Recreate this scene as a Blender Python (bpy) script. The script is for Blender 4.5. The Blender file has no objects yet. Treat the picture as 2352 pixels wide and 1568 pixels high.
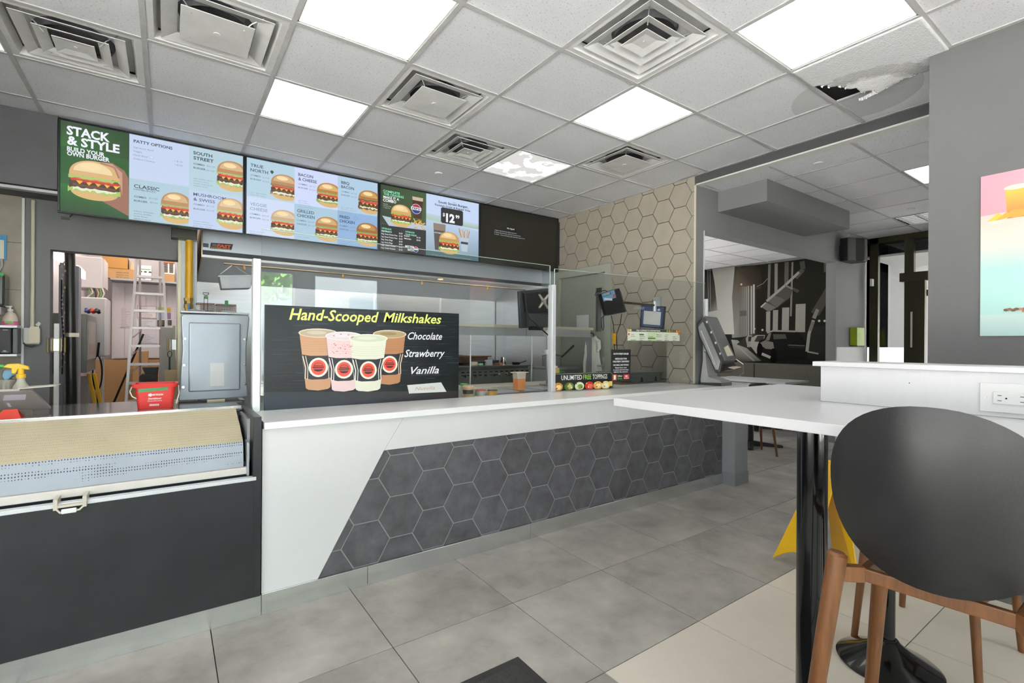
# Burger counter interior. Metres; x runs along the counter, y towards the kitchen, z up.
import bpy, bmesh, math, random
from mathutils import Vector, Matrix
random.seed(7)
S = bpy.context.scene
COL = S.collection
PI = math.pi

# ------------------------------------------------------------------ camera, world, exposure
cam_d = bpy.data.cameras.new('camera'); cam = bpy.data.objects.new('camera', cam_d); COL.objects.link(cam)
cam_d.lens = 17.086; cam_d.sensor_width = 36; cam_d.shift_y = 5.55 / 2352; cam_d.clip_start = 0.05
cam.location = (0, 0, 1.2625)
_f = Vector((math.sin(.6169), math.cos(.6169), 0)); _r = Vector((math.cos(.6169), -math.sin(.6169), 0)); _u = Vector((0, 0, 1))
_r2 = _r * math.cos(.0064) + _u * math.sin(.0064); _u2 = _u * math.cos(.0064) - _r * math.sin(.0064)
cam.matrix_world = Matrix(((_r2.x, _u2.x, -_f.x, 0), (_r2.y, _u2.y, -_f.y, 0), (_r2.z, _u2.z, -_f.z, 1.2625), (0, 0, 0, 1)))
S.camera = cam
W = bpy.data.worlds.new('sky'); S.world = W; W.use_nodes = True
bg = W.node_tree.nodes['Background']; bg.inputs[0].default_value = (.96, .965, 1, 1); bg.inputs[1].default_value = 4.5
sun_d = bpy.data.lights.new('sun', 'SUN'); sun_d.energy = 150; sun_d.angle = .01; sun_d.color = (1, .975, .99)
sun = bpy.data.objects.new('sun', sun_d); COL.objects.link(sun); sun.rotation_euler = (math.radians(-42), math.radians(8), 0)
S.view_settings.view_transform = 'Standard'; S.view_settings.look = 'None'
S.view_settings.gamma = 1; S.view_settings.use_curve_mapping = False
S.view_settings.exposure = 0.12
PANEL = 3.0                       # emission of the ceiling light panels

# ------------------------------------------------------------------ colour and materials
def lin(h):
    h = h.lstrip('#'); o = []
    for i in (0, 2, 4):
        v = int(h[i:i + 2], 16) / 255
        o.append(v / 12.92 if v <= .04045 else ((v + .055) / 1.055) ** 2.4)
    return (*o, 1)
MATS = {}
def M(name, col='808080', rough=.5, metal=0, var=0, vs=4, bump=0, bs=60, coat=0, emit=0, orand=0, stretch=None, spec=.5):
    if name in MATS: return MATS[name]
    m = bpy.data.materials.new(name); m.use_nodes = True; nt = m.node_tree; N = nt.nodes; L = nt.links
    b = N['Principled BSDF']; c = lin(col)
    b.inputs['Base Color'].default_value = c; b.inputs['Roughness'].default_value = rough
    b.inputs['Metallic'].default_value = metal; b.inputs['Coat Weight'].default_value = coat
    b.inputs['Specular IOR Level'].default_value = spec
    if emit:
        b.inputs['Emission Color'].default_value = c; b.inputs['Emission Strength'].default_value = emit
    if var or bump or orand:
        tc = N.new('ShaderNodeTexCoord'); mp = N.new('ShaderNodeMapping'); L.new(tc.outputs['Object'], mp.inputs[0])
        if stretch: mp.inputs['Scale'].default_value = stretch
        oi = N.new('ShaderNodeObjectInfo')
        if orand:
            vm = N.new('ShaderNodeVectorMath'); vm.operation = 'ADD'
            sc = N.new('ShaderNodeVectorMath'); sc.operation = 'SCALE'; sc.inputs['Scale'].default_value = 31
            cb = N.new('ShaderNodeCombineXYZ')
            for i in range(3): L.new(oi.outputs['Random'], cb.inputs[i])
            L.new(cb.outputs[0], sc.inputs[0]); L.new(mp.outputs[0], vm.inputs[0]); L.new(sc.outputs[0], vm.inputs[1]); vec = vm.outputs[0]
        else: vec = mp.outputs[0]
        if var or orand:
            n1 = N.new('ShaderNodeTexNoise'); n1.inputs['Scale'].default_value = vs; n1.inputs['Detail'].default_value = 8; n1.inputs['Roughness'].default_value = .62
            L.new(vec, n1.inputs['Vector'])
            mr = N.new('ShaderNodeMapRange'); mr.inputs['From Min'].default_value = .3; mr.inputs['From Max'].default_value = .7
            mr.inputs['To Min'].default_value = 1 - var; mr.inputs['To Max'].default_value = 1 + var
            L.new(n1.outputs[0], mr.inputs[0]); fac = mr.outputs[0]
            if orand:
                m2 = N.new('ShaderNodeMapRange'); m2.inputs['To Min'].default_value = 1 - orand; m2.inputs['To Max'].default_value = 1 + orand
                L.new(oi.outputs['Random'], m2.inputs[0]); mm = N.new('ShaderNodeMath'); mm.operation = 'MULTIPLY'
                L.new(fac, mm.inputs[0]); L.new(m2.outputs[0], mm.inputs[1]); fac = mm.outputs[0]
            vs_ = N.new('ShaderNodeVectorMath'); vs_.operation = 'SCALE'; vs_.inputs[0].default_value = c[:3]
            L.new(fac, vs_.inputs['Scale']); L.new(vs_.outputs[0], b.inputs['Base Color'])
        if bump:
            n2 = N.new('ShaderNodeTexNoise'); n2.inputs['Scale'].default_value = bs; n2.inputs['Detail'].default_value = 4
            L.new(vec, n2.inputs['Vector']); bp = N.new('ShaderNodeBump'); bp.inputs['Strength'].default_value = bump; bp.inputs['Distance'].default_value = .004
            L.new(n2.outputs[0], bp.inputs['Height']); L.new(bp.outputs[0], b.inputs['Normal'])
    MATS[name] = m; return m
def glass_mat(name, tint, refl=1.5, base=0.0):
    m = bpy.data.materials.new(name); m.use_nodes = True; nt = m.node_tree; N = nt.nodes; L = nt.links; N.clear()
    o = N.new('ShaderNodeOutputMaterial'); t = N.new('ShaderNodeBsdfTransparent'); t.inputs[0].default_value = (*tint, 1)
    g = N.new('ShaderNodeBsdfGlossy'); g.inputs['Roughness'].default_value = 0.0; g.inputs['Color'].default_value = (.95, 1, .97, 1)
    f = N.new('ShaderNodeFresnel'); gm = N.new('ShaderNodeNewGeometry'); io = N.new('ShaderNodeMapRange'); io.inputs['To Min'].default_value = refl; io.inputs['To Max'].default_value = 1 / refl
    L.new(gm.outputs['Backfacing'], io.inputs[0]); L.new(io.outputs[0], f.inputs[0]); x = N.new('ShaderNodeMixShader')
    a = N.new('ShaderNodeMath'); a.operation = 'ADD'; a.inputs[1].default_value = base; L.new(f.outputs[0], a.inputs[0])
    L.new(a.outputs[0], x.inputs[0]); L.new(t.outputs[0], x.inputs[1]); L.new(g.outputs[0], x.inputs[2]); L.new(x.outputs[0], o.inputs[0])
    MATS[name] = m; return m
def print_mat(name, emit=0, rough=.5, coat=0, bump=0):
    """flat print: colour from the mesh's own colour attribute"""
    m = bpy.data.materials.new(name); m.use_nodes = True; nt = m.node_tree; N = nt.nodes; L = nt.links
    b = N['Principled BSDF']; a = N.new('ShaderNodeVertexColor'); a.layer_name = 'ink'
    b.inputs['Roughness'].default_value = rough; b.inputs['Coat Weight'].default_value = coat
    if emit:
        L.new(a.outputs[0], b.inputs['Emission Color']); b.inputs['Emission Strength'].default_value = emit
        b.inputs['Base Color'].default_value = (.01, .01, .01, 1)
    else: L.new(a.outputs[0], b.inputs['Base Color'])
    MATS[name] = m; return m

# ------------------------------------------------------------------ objects
def link(o, parent=None):
    COL.objects.link(o)
    if parent is not None: o.parent = parent
    return o
def wloc(o):
    v = Vector((0, 0, 0))
    while o is not None: v += o.location; o = o.parent
    return v
def tag(o, label=None, cat=None, group=None, kind=None):
    if label: o['label'] = label
    if cat: o['category'] = cat
    if group: o['group'] = group
    if kind: o['kind'] = kind
    return o
def thing(name, loc, label, cat, group=None):
    o = bpy.data.objects.new(name, None); o.empty_display_size = .05; COL.objects.link(o); o.location = loc
    return tag(o, label, cat, group)
class MB:
    """collects solids in world coordinates and links them as one mesh object"""
    def __init__(s): s.v = []; s.f = []; s.m = []; s.cur = 0
    def add(s, vs, fs):
        n = len(s.v); s.v += [tuple(v) for v in vs]; s.f += [tuple(i + n for i in f) for f in fs]; s.m += [s.cur] * len(fs); return s
    def mat(s, i): s.cur = i; return s
    def box(s, x0, x1, y0, y1, z0, z1):
        if x0 > x1: x0, x1 = x1, x0
        if y0 > y1: y0, y1 = y1, y0
        if z0 > z1: z0, z1 = z1, z0
        return s.add([(x0, y0, z0), (x1, y0, z0), (x1, y1, z0), (x0, y1, z0), (x0, y0, z1), (x1, y0, z1), (x1, y1, z1), (x0, y1, z1)],
                     [(3, 2, 1, 0), (4, 5, 6, 7), (0, 1, 5, 4), (1, 2, 6, 5), (2, 3, 7, 6), (3, 0, 4, 7)])
    def prism(s, poly, ax, a, b):
        """poly in the plane across axis ax; x:(y,z) y:(x,z) z:(x,y)"""
        n = len(poly)
        def P(p, t): return {'x': (t, p[0], p[1]), 'y': (p[0], t, p[1]), 'z': (p[0], p[1], t)}[ax]
        vs = [P(p, a) for p in poly] + [P(p, b) for p in poly]
        fs = [tuple(range(n)), tuple(range(2 * n - 1, n - 1, -1))] + [(i, i + n, (i + 1) % n + n, (i + 1) % n) for i in range(n)]
        return s.add(vs, fs)
    def cone(s, p0, p1, r0, r1=None, n=16, caps=True):
        r1 = r0 if r1 is None else r1; p0 = Vector(p0); p1 = Vector(p1); d = (p1 - p0).normalized()
        a = d.orthogonal().normalized(); b = d.cross(a); vs = []
        for p, r in ((p0, r0), (p1, r1)):
            for i in range(n): t = 2 * PI * i / n; vs.append(p + (a * math.cos(t) + b * math.sin(t)) * r)
        fs = [(i, (i + 1) % n, (i + 1) % n + n, i + n) for i in range(n)]
        if caps: fs += [tuple(range(n - 1, -1, -1)), tuple(range(n, 2 * n))]
        return s.add(vs, fs)
    def tube(s, pts, r, n=8, closed=False):
        pts = [Vector(p) for p in pts]; k = len(pts); vs = []; prev = None
        rr = r if isinstance(r, (list, tuple)) else [r] * k
        for i, p in enumerate(pts):
            if closed: d = pts[(i + 1) % k] - pts[i - 1]
            else: d = pts[min(i + 1, k - 1)] - pts[max(i - 1, 0)]
            d.normalize(); a = d.orthogonal().normalized() if prev is None else (prev - d * prev.dot(d)).normalized(); prev = a; b = d.cross(a)
            for j in range(n): t = 2 * PI * j / n; vs.append(p + (a * math.cos(t) + b * math.sin(t)) * rr[i])
        fs = []
        for i in range(k if closed else k - 1):
            i2 = (i + 1) % k
            for j in range(n): fs.append((i * n + j, i * n + (j + 1) % n, i2 * n + (j + 1) % n, i2 * n + j))
        if not closed: fs += [tuple(range(n - 1, -1, -1)), tuple(range((k - 1) * n, k * n))]
        return s.add(vs, fs)
    def lathe(s, c, prof, n=24, sx=1, sy=1):
        vs = []; k = len(prof)
        for r, z in prof:
            for j in range(n): t = 2 * PI * j / n; vs.append((c[0] + r * sx * math.cos(t), c[1] + r * sy * math.sin(t), c[2] + z))
        fs = []
        for i in range(k - 1):
            for j in range(n): fs.append((i * n + j, i * n + (j + 1) % n, (i + 1) * n + (j + 1) % n, (i + 1) * n + j))
        fs += [tuple(range(n - 1, -1, -1)), tuple(range((k - 1) * n, k * n))]
        return s.add(vs, fs)
    def xf(s, mat, start=0):
        s.v[start:] = [tuple(mat @ Vector(v)) for v in s.v[start:]]; return s
    def build(s, name, mats, parent=None, bevel=0, smooth=False, seg=2, kind=None, loc=None, local=False):
        L0 = wloc(parent) if parent is not None else Vector(loc or (0, 0, 0))
        if local: L0 = Vector((0, 0, 0))
        me = bpy.data.meshes.new(name); me.from_pydata([tuple(Vector(v) - L0) for v in s.v], [], s.f)
        if not isinstance(mats, (list, tuple)): mats = [mats]
        for m in mats: me.materials.append(m)
        me.polygons.foreach_set('material_index', s.m)
        bm = bmesh.new(); bm.from_mesh(me)
        if len(s.f) < 3000: bmesh.ops.recalc_face_normals(bm, faces=bm.faces)
        if bevel:
            es = [e for e in bm.edges if len(e.link_faces) == 2 and e.calc_face_angle(0) > .5]
            bmesh.ops.bevel(bm, geom=es, offset=bevel, segments=seg, affect='EDGES', profile=.5, clamp_overlap=True)
        if smooth:
            for f in bm.faces: f.smooth = True
            for e in bm.edges:
                if len(e.link_faces) == 2 and e.calc_face_angle(0) > .7: e.smooth = False
        bm.to_mesh(me); bm.free()
        o = bpy.data.objects.new(name, me); link(o, parent)
        if parent is None: o.location = L0
        if kind: o['kind'] = kind
        return o
def one(name, mats, label, cat, mb, loc=None, group=None, **k):
    if loc is None:
        xs = [v[0] for v in mb.v]; ys = [v[1] for v in mb.v]; zs = [v[2] for v in mb.v]
        loc = ((min(xs) + max(xs)) / 2, (min(ys) + max(ys)) / 2, min(zs))
    return tag(mb.build(name, mats, None, loc=loc, **k), label, cat, group)
def struct(name, mats, mb, **k): return mb.build(name, mats, None, kind='structure', **k)

# ------------------------------------------------------------------ flat print
_tc = {}
def glyphs(txt, bold=0.0, shear=0.0):
    k = (txt, bold, shear)
    if k in _tc: return _tc[k]
    cu = bpy.data.curves.new('t', 'FONT'); cu.body = txt; cu.size = 1; cu.offset = bold; cu.shear = shear; cu.resolution_u = 2; cu.fill_mode = 'FRONT'
    o = bpy.data.objects.new('t', cu); me = o.to_mesh()
    vs = [(v.co.x, v.co.y) for v in me.vertices]; fs = [tuple(p.vertices) for p in me.polygons]
    o.to_mesh_clear(); bpy.data.objects.remove(o); bpy.data.curves.remove(cu)
    _tc[k] = (vs, fs); return _tc[k]
class Art:
    """flat printed picture; fn(a, b, lift) gives the 3-D point, rd is the reading direction along a"""
    def __init__(s, fn, rd=1, step=.00012): s.fn = fn; s.rd = rd; s.v = []; s.f = []; s.c = []; s.k = 1; s.st = step
    def poly(s, pts, col, keep=False):
        n = len(s.v); s.v += [s.fn(p[0], p[1], s.k * s.st) for p in pts]; s.f.append(tuple(range(n, n + len(pts))))
        cs = [lin(x) for x in col] if isinstance(col, (list, tuple)) else [lin(col)] * len(pts)
        s.c.append(cs)
        if not keep: s.k += 1
        return s
    def rect(s, a0, b0, a1, b1, col): return s.poly([(a0, b0), (a1, b0), (a1, b1), (a0, b1)], col)
    def ell(s, a, b, ra, rb, col, n=20, t0=0, t1=2 * PI, clip=None):
        pts = [(a + ra * math.cos(t0 + (t1 - t0) * i / n), b + rb * math.sin(t0 + (t1 - t0) * i / n)) for i in range(n if t1 - t0 > 6.2 else n + 1)]
        if clip: pts = [(min(max(x, clip[0]), clip[1]), min(max(y, clip[2]), clip[3])) for x, y in pts]
        return s.poly(pts, col)
    def line(s, pts, w, col):
        for (a, b), (c, d) in zip(pts, pts[1:]):
            l = math.hypot(c - a, d - b) or 1; nx, ny = -(d - b) / l * w / 2, (c - a) / l * w / 2
            s.poly([(a + nx, b + ny), (c + nx, d + ny), (c - nx, d - ny), (a - nx, b - ny)], col, True)
        s.k += 1; return s
    def text(s, txt, a0, b, h, col, a1=None, bold=0.0, shear=0.0, slope=0.0, align='l'):
        """cap height h, baseline b, starting at a0 and stretched to end at a1"""
        vs, fs = glyphs(txt, bold, shear)
        if not fs: return s
        x0 = min(v[0] for v in vs); x1 = max(v[0] for v in vs); k = h / .7
        sx = k if a1 is None else abs(a1 - a0) / (x1 - x0)
        off = -x0 if a1 is not None or align == 'l' else (-(x0 + x1) / 2 if align == 'c' else -x1)
        n = len(s.v); c = lin(col)
        for x, y in vs:
            dx = (x + off) * sx
            s.v.append(s.fn(a0 + s.rd * dx, b + y * k + slope * dx, s.k * s.st + .0002))
        s.f += [tuple(i + n for i in f) for f in fs]; s.c += [[c] * len(f) for f in fs]
        return s
    def build(s, name, mat, parent=None, loc=None):
        L0 = wloc(parent) if parent is not None else Vector(loc or (0, 0, 0))
        me = bpy.data.meshes.new(name); me.from_pydata([tuple(Vector(v) - L0) for v in s.v], [], s.f); me.materials.append(mat)
        ca = me.color_attributes.new('ink', 'FLOAT_COLOR', 'CORNER')
        ca.data.foreach_set('color', [x for f in s.c for c in f for x in c])
        o = bpy.data.objects.new(name, me); link(o, parent)
        if parent is None: o.location = L0
        return o
def planeY(y): return lambda a, b, l: (a, y - l, b)        # faces -y
def planeX(x): return lambda a, b, l: (x - l, a, b)        # faces -x, a is y, text runs towards -y
def clip_poly(poly, region):
    """Sutherland-Hodgman: clip poly by a convex counter-clockwise region"""
    out = list(poly)
    for i in range(len(region)):
        (ax, ay), (bx, by) = region[i], region[(i + 1) % len(region)]; inp = out; out = []
        def side(p): return (bx - ax) * (p[1] - ay) - (by - ay) * (p[0] - ax)
        for j in range(len(inp)):
            p, q = inp[j - 1], inp[j]; sp, sq = side(p), side(q)
            if sp * sq < 0: t = sp / (sp - sq); out.append((p[0] + (q[0] - p[0]) * t, p[1] + (q[1] - p[1]) * t))
            if sq >= 0: out.append(q)
        if not out: return []
    return out
def area(p): return abs(sum(p[i - 1][0] * p[i][1] - p[i][0] * p[i - 1][1] for i in range(len(p)))) / 2

# common materials
paint = M('grey_wall_paint', '7b7b7c', .75, var=.03, vs=2, bump=.05, bs=300)
paint_dk = M('dark_grey_paint', '646466', .75, var=.08, vs=3)
white = M('white_laminate', 'dededf', .3, var=.012, vs=3)
quartz = M('white_quartz', 'f2f2f3', .2, var=.015, vs=40)
wtable = M('white_table_laminate', 'c8c8ca', .35, var=.015, vs=6, stretch=(1, 12, 1))
ctile = M('ceiling_tile', 'edeef3', .9, var=.03, vs=3, bump=.5, bs=180, orand=.025)
def pits(m):                                                 # fine dark pits of mineral-fibre tiles
    nt = m.node_tree; N = nt.nodes; L = nt.links; b = N['Principled BSDF']; src = b.inputs['Base Color'].links[0].from_socket
    tc = N.new('ShaderNodeTexCoord'); n = N.new('ShaderNodeTexNoise'); n.inputs['Scale'].default_value = 95; n.inputs['Detail'].default_value = 1; L.new(tc.outputs['Object'], n.inputs['Vector'])
    r = N.new('ShaderNodeMapRange'); r.inputs['From Min'].default_value = .29; r.inputs['From Max'].default_value = .37; r.inputs['To Min'].default_value = .72; L.new(n.outputs[0], r.inputs[0])
    s = N.new('ShaderNodeVectorMath'); s.operation = 'SCALE'; L.new(src, s.inputs[0]); L.new(r.outputs[0], s.inputs['Scale']); L.new(s.outputs[0], b.inputs['Base Color'])
pits(ctile)
grid_m = M('ceiling_grid_grey', 'bcbcbc', .6, var=.12, vs=9)
steel = M('brushed_steel', 'c2c6ca', .3, .65, var=.06, vs=3, stretch=(1, 1, 14))
steel_h = M('brushed_steel_long', 'd2d3d4', .24, .85, var=.08, vs=2.5, stretch=(1, 1, 10))
steel_d = M('dull_steel', 'a2a5a8', .4, .5, var=.12, vs=5)
black = M('black_plastic', '161616', .4)
blackm = M('black_metal_gloss', '0c0c0d', .16, .3, coat=.5)
alu = M('satin_aluminium', 'd8dadd', .35, .35)
chrome = M('chrome', 'd8d8d8', .12, 1)
cardboard = M('cardboard', 'a98558', .8, var=.06, vs=8)
off = M('off_white_plastic', 'd9d6cc', .5)
whitep = M('white_plastic', 'e4e4e2', .4)
dark = M('shadow_black', '0a0a0a', .9)
glassM = glass_mat('clear_glass', (.985, .993, .99), 1.45, .0)
glassW = glass_mat('window_glass', (.95, .97, .97), 1.45)
inkM = print_mat('printed_ink', 0, .45)
inkG = print_mat('glossy_print', 0, .3, 0)
inkW = print_mat('matt_wall_print', 0, .9)
inkW.node_tree.nodes['Principled BSDF'].inputs['Specular IOR Level'].default_value = .1
inkG.node_tree.nodes['Principled BSDF'].inputs['Specular IOR Level'].default_value = .3
inkE = print_mat('screen_light', .92)

# ================================================================== FLOOR
FG = .6096; FX = 1.3805; FY = 1.925
fl_grey = M('grey_porcelain_tile', 'a09c96', .42, var=.3, vs=3.6, bump=.04, bs=90, orand=.06)
fl_beige = M('beige_porcelain_tile', 'ddd3c7', .4, var=.035, vs=5, orand=.015)
grout = M('dark_grout', '3b3936', .9)
mb = MB(); mb.box(-2.2, 10.5, -3.0, 8.5, -.1, -.005)
floor = struct('floor', grout, mb)
def tile_proto(name, mat, hx, hy, t, bev=0):
    m = MB(); m.box(-hx, hx, -hy, hy, -t, 0); o = m.build(name, mat, floor, bevel=bev, seg=1, local=True); return o
pg = tile_proto('floor_tile', fl_grey, FG / 2 - .002, FG / 2 - .002, .0048, 0)
pb = tile_proto('floor_tile', fl_beige, FG / 2 - .002, FG / 2 - .002, .0048, 0)
used = set()
def put(proto, x, y, z, parent):
    if proto.name not in used: used.add(proto.name); o = proto; o.parent = parent
    else: o = proto.copy(); link(o, parent)
    o.location = (x, y, z); return o
for i in range(-5, 12):
    for j in range(-7, 9):
        x = FX + FG * (i + .5); y = FY + FG * (j + .5)
        if j > 0 and (x < 4.3 or x > 8.9): continue
        if x < 3.3 and j > 0: continue
        if x > 3.7 and y < .6: continue
        put(pb if (i >= 0 and j <= -2) else pg, x, y, 0, floor)

# ================================================================== WALLS
hexw = M('beige_concrete_tile', 'a39b8e', .7, var=.07, vs=6, bump=.05, bs=200, orand=.035)
hexd = M('charcoal_linen_tile', '58585c', .5, var=.34, vs=11, bump=.15, bs=160, orand=.13)
groutw = M('brown_joint', '3a332a', .9)
groutd = M('pale_joint', '9a9a9c', .8)
# end wall with the door opening (y 3.80-4.72, z<2.15)
mb = MB(); mb.box(4.036, 4.15, 2.84, 3.80, 0, 2.85).box(4.036, 4.15, 4.72, 6.3, 0, 2.85).box(4.036, 4.15, 3.80, 4.72, 2.15, 2.85)
wall_end = struct('wall_end', groutw, mb)
HS = .129; HH = .2225; HP = .1937
def hexes(parent, name, mats, place, a0, b0, arange, brange, regions, depth, gap):
    """flat-topped hexagons on a plane; place(poly) returns an MB prism"""
    k = 0
    for ci in range(*arange):
        ca = a0 + HP * ci
        for ri in range(*brange):
            cb = b0 + HH * (ri + (.5 if ci % 2 else 0))
            s = HS - gap; h = HH / 2 - gap * .866
            full = [(ca + s, cb), (ca + s / 2, cb + h), (ca - s / 2, cb + h), (ca - s, cb), (ca - s / 2, cb - h), (ca + s / 2, cb - h)]
            ps = [p for p in (clip_poly(full, r) for r in regions) if len(p) > 2 and area(p) > 1e-4]
            if not ps: continue
            m = MB()
            for p in ps: place(m, p)
            m.build(name, mats, parent); k += 1
    return k
# hexagonal tiles of the end wall: right of the door, and above it
hexes(wall_end, 'hex_tile', hexw, lambda m, p: m.prism(p, 'x', 4.030, 4.038), 3.28, 1.257 - HH / 2, (-4, 8), (-3, 9),
      [[(2.735, .80), (3.775, .80), (3.775, 2.85), (2.735, 2.85)], [(3.775, 2.175), (4.68, 2.175), (4.68, 2.85), (3.775, 2.85)]], 0, .0040)
mb = MB(); mb.box(4.026, 4.04, 2.722, 2.736, .9, 2.76)
mb.build('tile_edge_trim', M('cream_trim', 'd6cfbd', .5), wall_end)
# wall with the wide opening, speaker and lime dispenser (y = 2.72)
mb = MB(); mb.box(4.0385, 4.168, 2.722, 2.84, 0, 2.80).box(4.168, 7.09, 2.722, 2.84, 2.352, 2.80).box(7.09, 8.02, 2.722, 2.84, 0, 2.80)
wopen = struct('wall_dining', paint, mb)
mb = MB(); mb.box(7.095, 8.0, 2.708, 2.722, 0, 1.247)
mb.build('wainscot_panel', M('pale_wainscot', 'cfcfd0', .5, var=.02), wopen)
mb = MB(); mb.box(4.158, 4.17, 2.718, 2.845, .9, 2.352)
mb.build('corner_bead', whitep, wopen)
# right wall (x = 3.38) and the block behind it
mb = MB(); mb.box(3.38, 8.02, -2.9, .850, 0, 2.85)
wall_right = struct('wall_right', M('shaded_grey_paint', '646465', .7, var=.03, vs=2, bump=.05, bs=300), mb)  # same grey wall paint; its darker colour stands in for less light here
# dark bulkhead between the two ceilings
mb = MB(); mb.box(4.036, 4.10, .85, 2.75, 2.772, 2.90)
bulk = struct('trim_1', M('bulkhead_charcoal', '4a4a4d', .8, var=.05), mb)
mb = MB(); mb.box(4.034, 4.13, .85, 2.722, 2.760, 2.772)
mb.build('edge_angle', whitep, bulk)
# boxed soffit hung on the dining wall
mb = MB(); mb.box(4.395, 6.19, 2.245, 2.722, 2.565, 2.765)
struct('trim_2', paint, mb)
# left: soffit over the screens, tiled wall, grey wall with the passage opening
mb = MB(); mb.box(-2.2, 4.04, 4.705, 5.0, 2.317, 2.86)
sof = struct('trim_3', paint_dk, mb)
mb = MB(); mb.box(-2.2, -.64, 4.66, 4.705, 2.33, 2.85)
mb.build('soffit_panel', M('smudged_charcoal', '5e5e60', .8, var=.12, vs=2.5), sof)
mb = MB(); mb.box(-2.2, -.60, 4.66, 4.72, 2.300, 2.318)
mb.build('soffit_edge_trim', M('pale_grey_trim', 'b9b9bb', .5), sof)
mb = MB(); mb.box(-.86, -.742, 5.0, 5.12, 0, 2.32).box(-.742, .078, 5.0, 5.12, 1.952, 2.32).box(-.742, -.722, 4.995, 5.12, 0, 1.952)
wk = struct('wall_back_left', paint, mb)
mb = MB(); mb.box(-2.2, -.866, 5.004, 5.12, 0, 2.32)
wt = struct('wall_tiled_left', groutw, mb)
tw = M('tan_stone_tile', '9c9484', .6, var=.14, vs=7, orand=.05)
for r in range(5):
    m = MB(); m.box(-1.75, -.875, 4.99, 5.006, .6 + r * .345, .942 + r * .345); m.build('wall_tile', tw, wt)
    m = MB(); m.box(-2.2, -1.753, 4.99, 5.006, .6 + r * .345, .942 + r * .345); m.build('wall_tile', tw, wt)
mb = MB(); mb.box(-.874, -.860, 4.985, 5.01, .3, 2.31)
mb.build('tile_edge_strip', whitep, wt)
# shell behind the camera and to the left
mb = MB(); mb.box(-2.3, -2.2, -3.0, -2.6, 0, 2.95).box(-2.3, -2.2, 1.4, 8.5, 0, 2.95).box(-2.3, -2.2, -2.6, 1.4, 0, .4).box(-2.3, -2.2, -2.6, 1.4, 2.45, 2.95).box(-2.3, -2.2, -.65, -.5, .4, 2.45)
struct('wall_left', paint, mb)
mb = MB()
for a, b, c, d in ((-2.2, -1.9, 0, 2.85), (-1.9, 3.38, 2.45, 2.85), (-1.9, 3.38, 0, .35), (.35, .52, .35, 2.45), (1.75, 2.0, .35, 2.45), (3.2, 3.38, .35, 2.45)): mb.box(a, b, -3.0, -2.88, c, d)
wf = struct('wall_front', paint, mb)
k = 0
for a, b in ((-1.9, .35), (.52, 1.75), (2.0, 3.2)):
    mb = MB(); mb.box(a, a + .05, -2.96, -2.9, .35, 2.45).box(b - .05, b, -2.96, -2.9, .35, 2.45).box(a, b, -2.96, -2.9, 2.4, 2.45).box(a, b, -2.96, -2.9, .35, .4)
    k += 1; w_ = struct('window_%d' % k, M('dark_bronze', '26241f', .4, .4), mb)
    mb = MB(); mb.box(a + .05, b - .05, -2.934, -2.928, .4, 2.4); mb.build('pane', glassW, w_)
for c, d in ((-2.6, -.65), (-.5, 1.4)):
    mb = MB(); mb.box(-2.28, -2.22, c, c + .05, .4, 2.45).box(-2.28, -2.22, d - .05, d, .4, 2.45).box(-2.28, -2.22, c, d, 2.4, 2.45).box(-2.28, -2.22, c, d, .4, .45)
    k += 1; w_ = struct('window_%d' % k, MATS['dark_bronze'], mb)
    mb = MB(); mb.box(-2.253, -2.247, c + .05, d - .05, .45, 2.4); mb.build('pane', glassW, w_)
mb = MB(); mb.box(-1.86, .33, -2.87, -2.86, 1.9, 2.42)
one('roller_blind', M('dark_blind_fabric', '4a4a4c', .8), 'dark roller blind half lowered over the window behind the camera', 'blind', mb)

mb = MB(); mb.box(-2.5, 10.4, -3.2, 8.7, 3.0, 3.1).box(-2.5, 4.0, 8.5, 8.7, 0, 3.0).box(9.02, 9.1, 2.84, 8.5, 2.6, 3.0).box(-2.5, -2.2, -3.2, 8.7, 2.9, 3.0).box(-2.5, 10.4, -3.2, -3.0, 2.85, 3.0).box(8.02, 10.4, .70, .85, 2.5, 3.0).box(10.2, 10.4, .70, 2.9, 2.53, 3.0)
struct('sun_block_roof', paint_dk, mb)  # added out of view to keep sun from leaking in above the walls
# ================================================================== MAIN CEILING (0.61 m grid)
CG = .6096; CX = 1.1119; CY = 1.9828; CZ = 2.85
mb = MB(); mb.box(-2.2, 4.04, -3.0, 4.72, 2.93, 2.97).box(-2.2, 4.04, 4.72, 8.5, 2.93, 2.97)
ceiling = struct('ceiling', M('plenum_grey', '6c6c6c', .9), mb)
LIGHTS = {(-1, 0): 'ceiling light panel over the counter, nearest the camera of the left row',
          (-1, 2): 'ceiling light panel just above the second menu screen',
          (2, 0): 'ceiling light panel in the middle of the right row, right of the four-ring vent',
          (2, 2): 'blotchy ceiling light panel nearest the tiled end wall',
          (2, -2): 'ceiling light panel at the top right beside the torn ceiling tile',
          (-4, 2): 'ceiling light panel at the far left edge of the frame', (-1, -2): None, (2, -4): None, (-1, -5): None, (-4, 0): None, (-4, -3): None}
VENTS = {(-2, 1): ('plaque', 'square ceiling vent with a flat centre plate at the top left'),
         (-3, 2): ('cone', 'square ceiling vent with nested rings, leftmost of all'),
         (0, 1): ('plaque', 'square ceiling vent with a flat centre plate between two light panels'),
         (1, 2): ('cone', 'square ceiling vent with nested rings above the third menu screen'),
         (1, -1): ('cone', 'large square ceiling vent with nested rings at the top centre'),
         (3, 1): ('plaque', 'square ceiling vent with a flat centre plate near the tiled wall')}
def in_main(x0, x1, y0, y1): return x0 < 4.036 and y0 < 4.70 and not (x0 > 3.37 and y1 < .86)
tw_ = CG / 2 - .006
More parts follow.
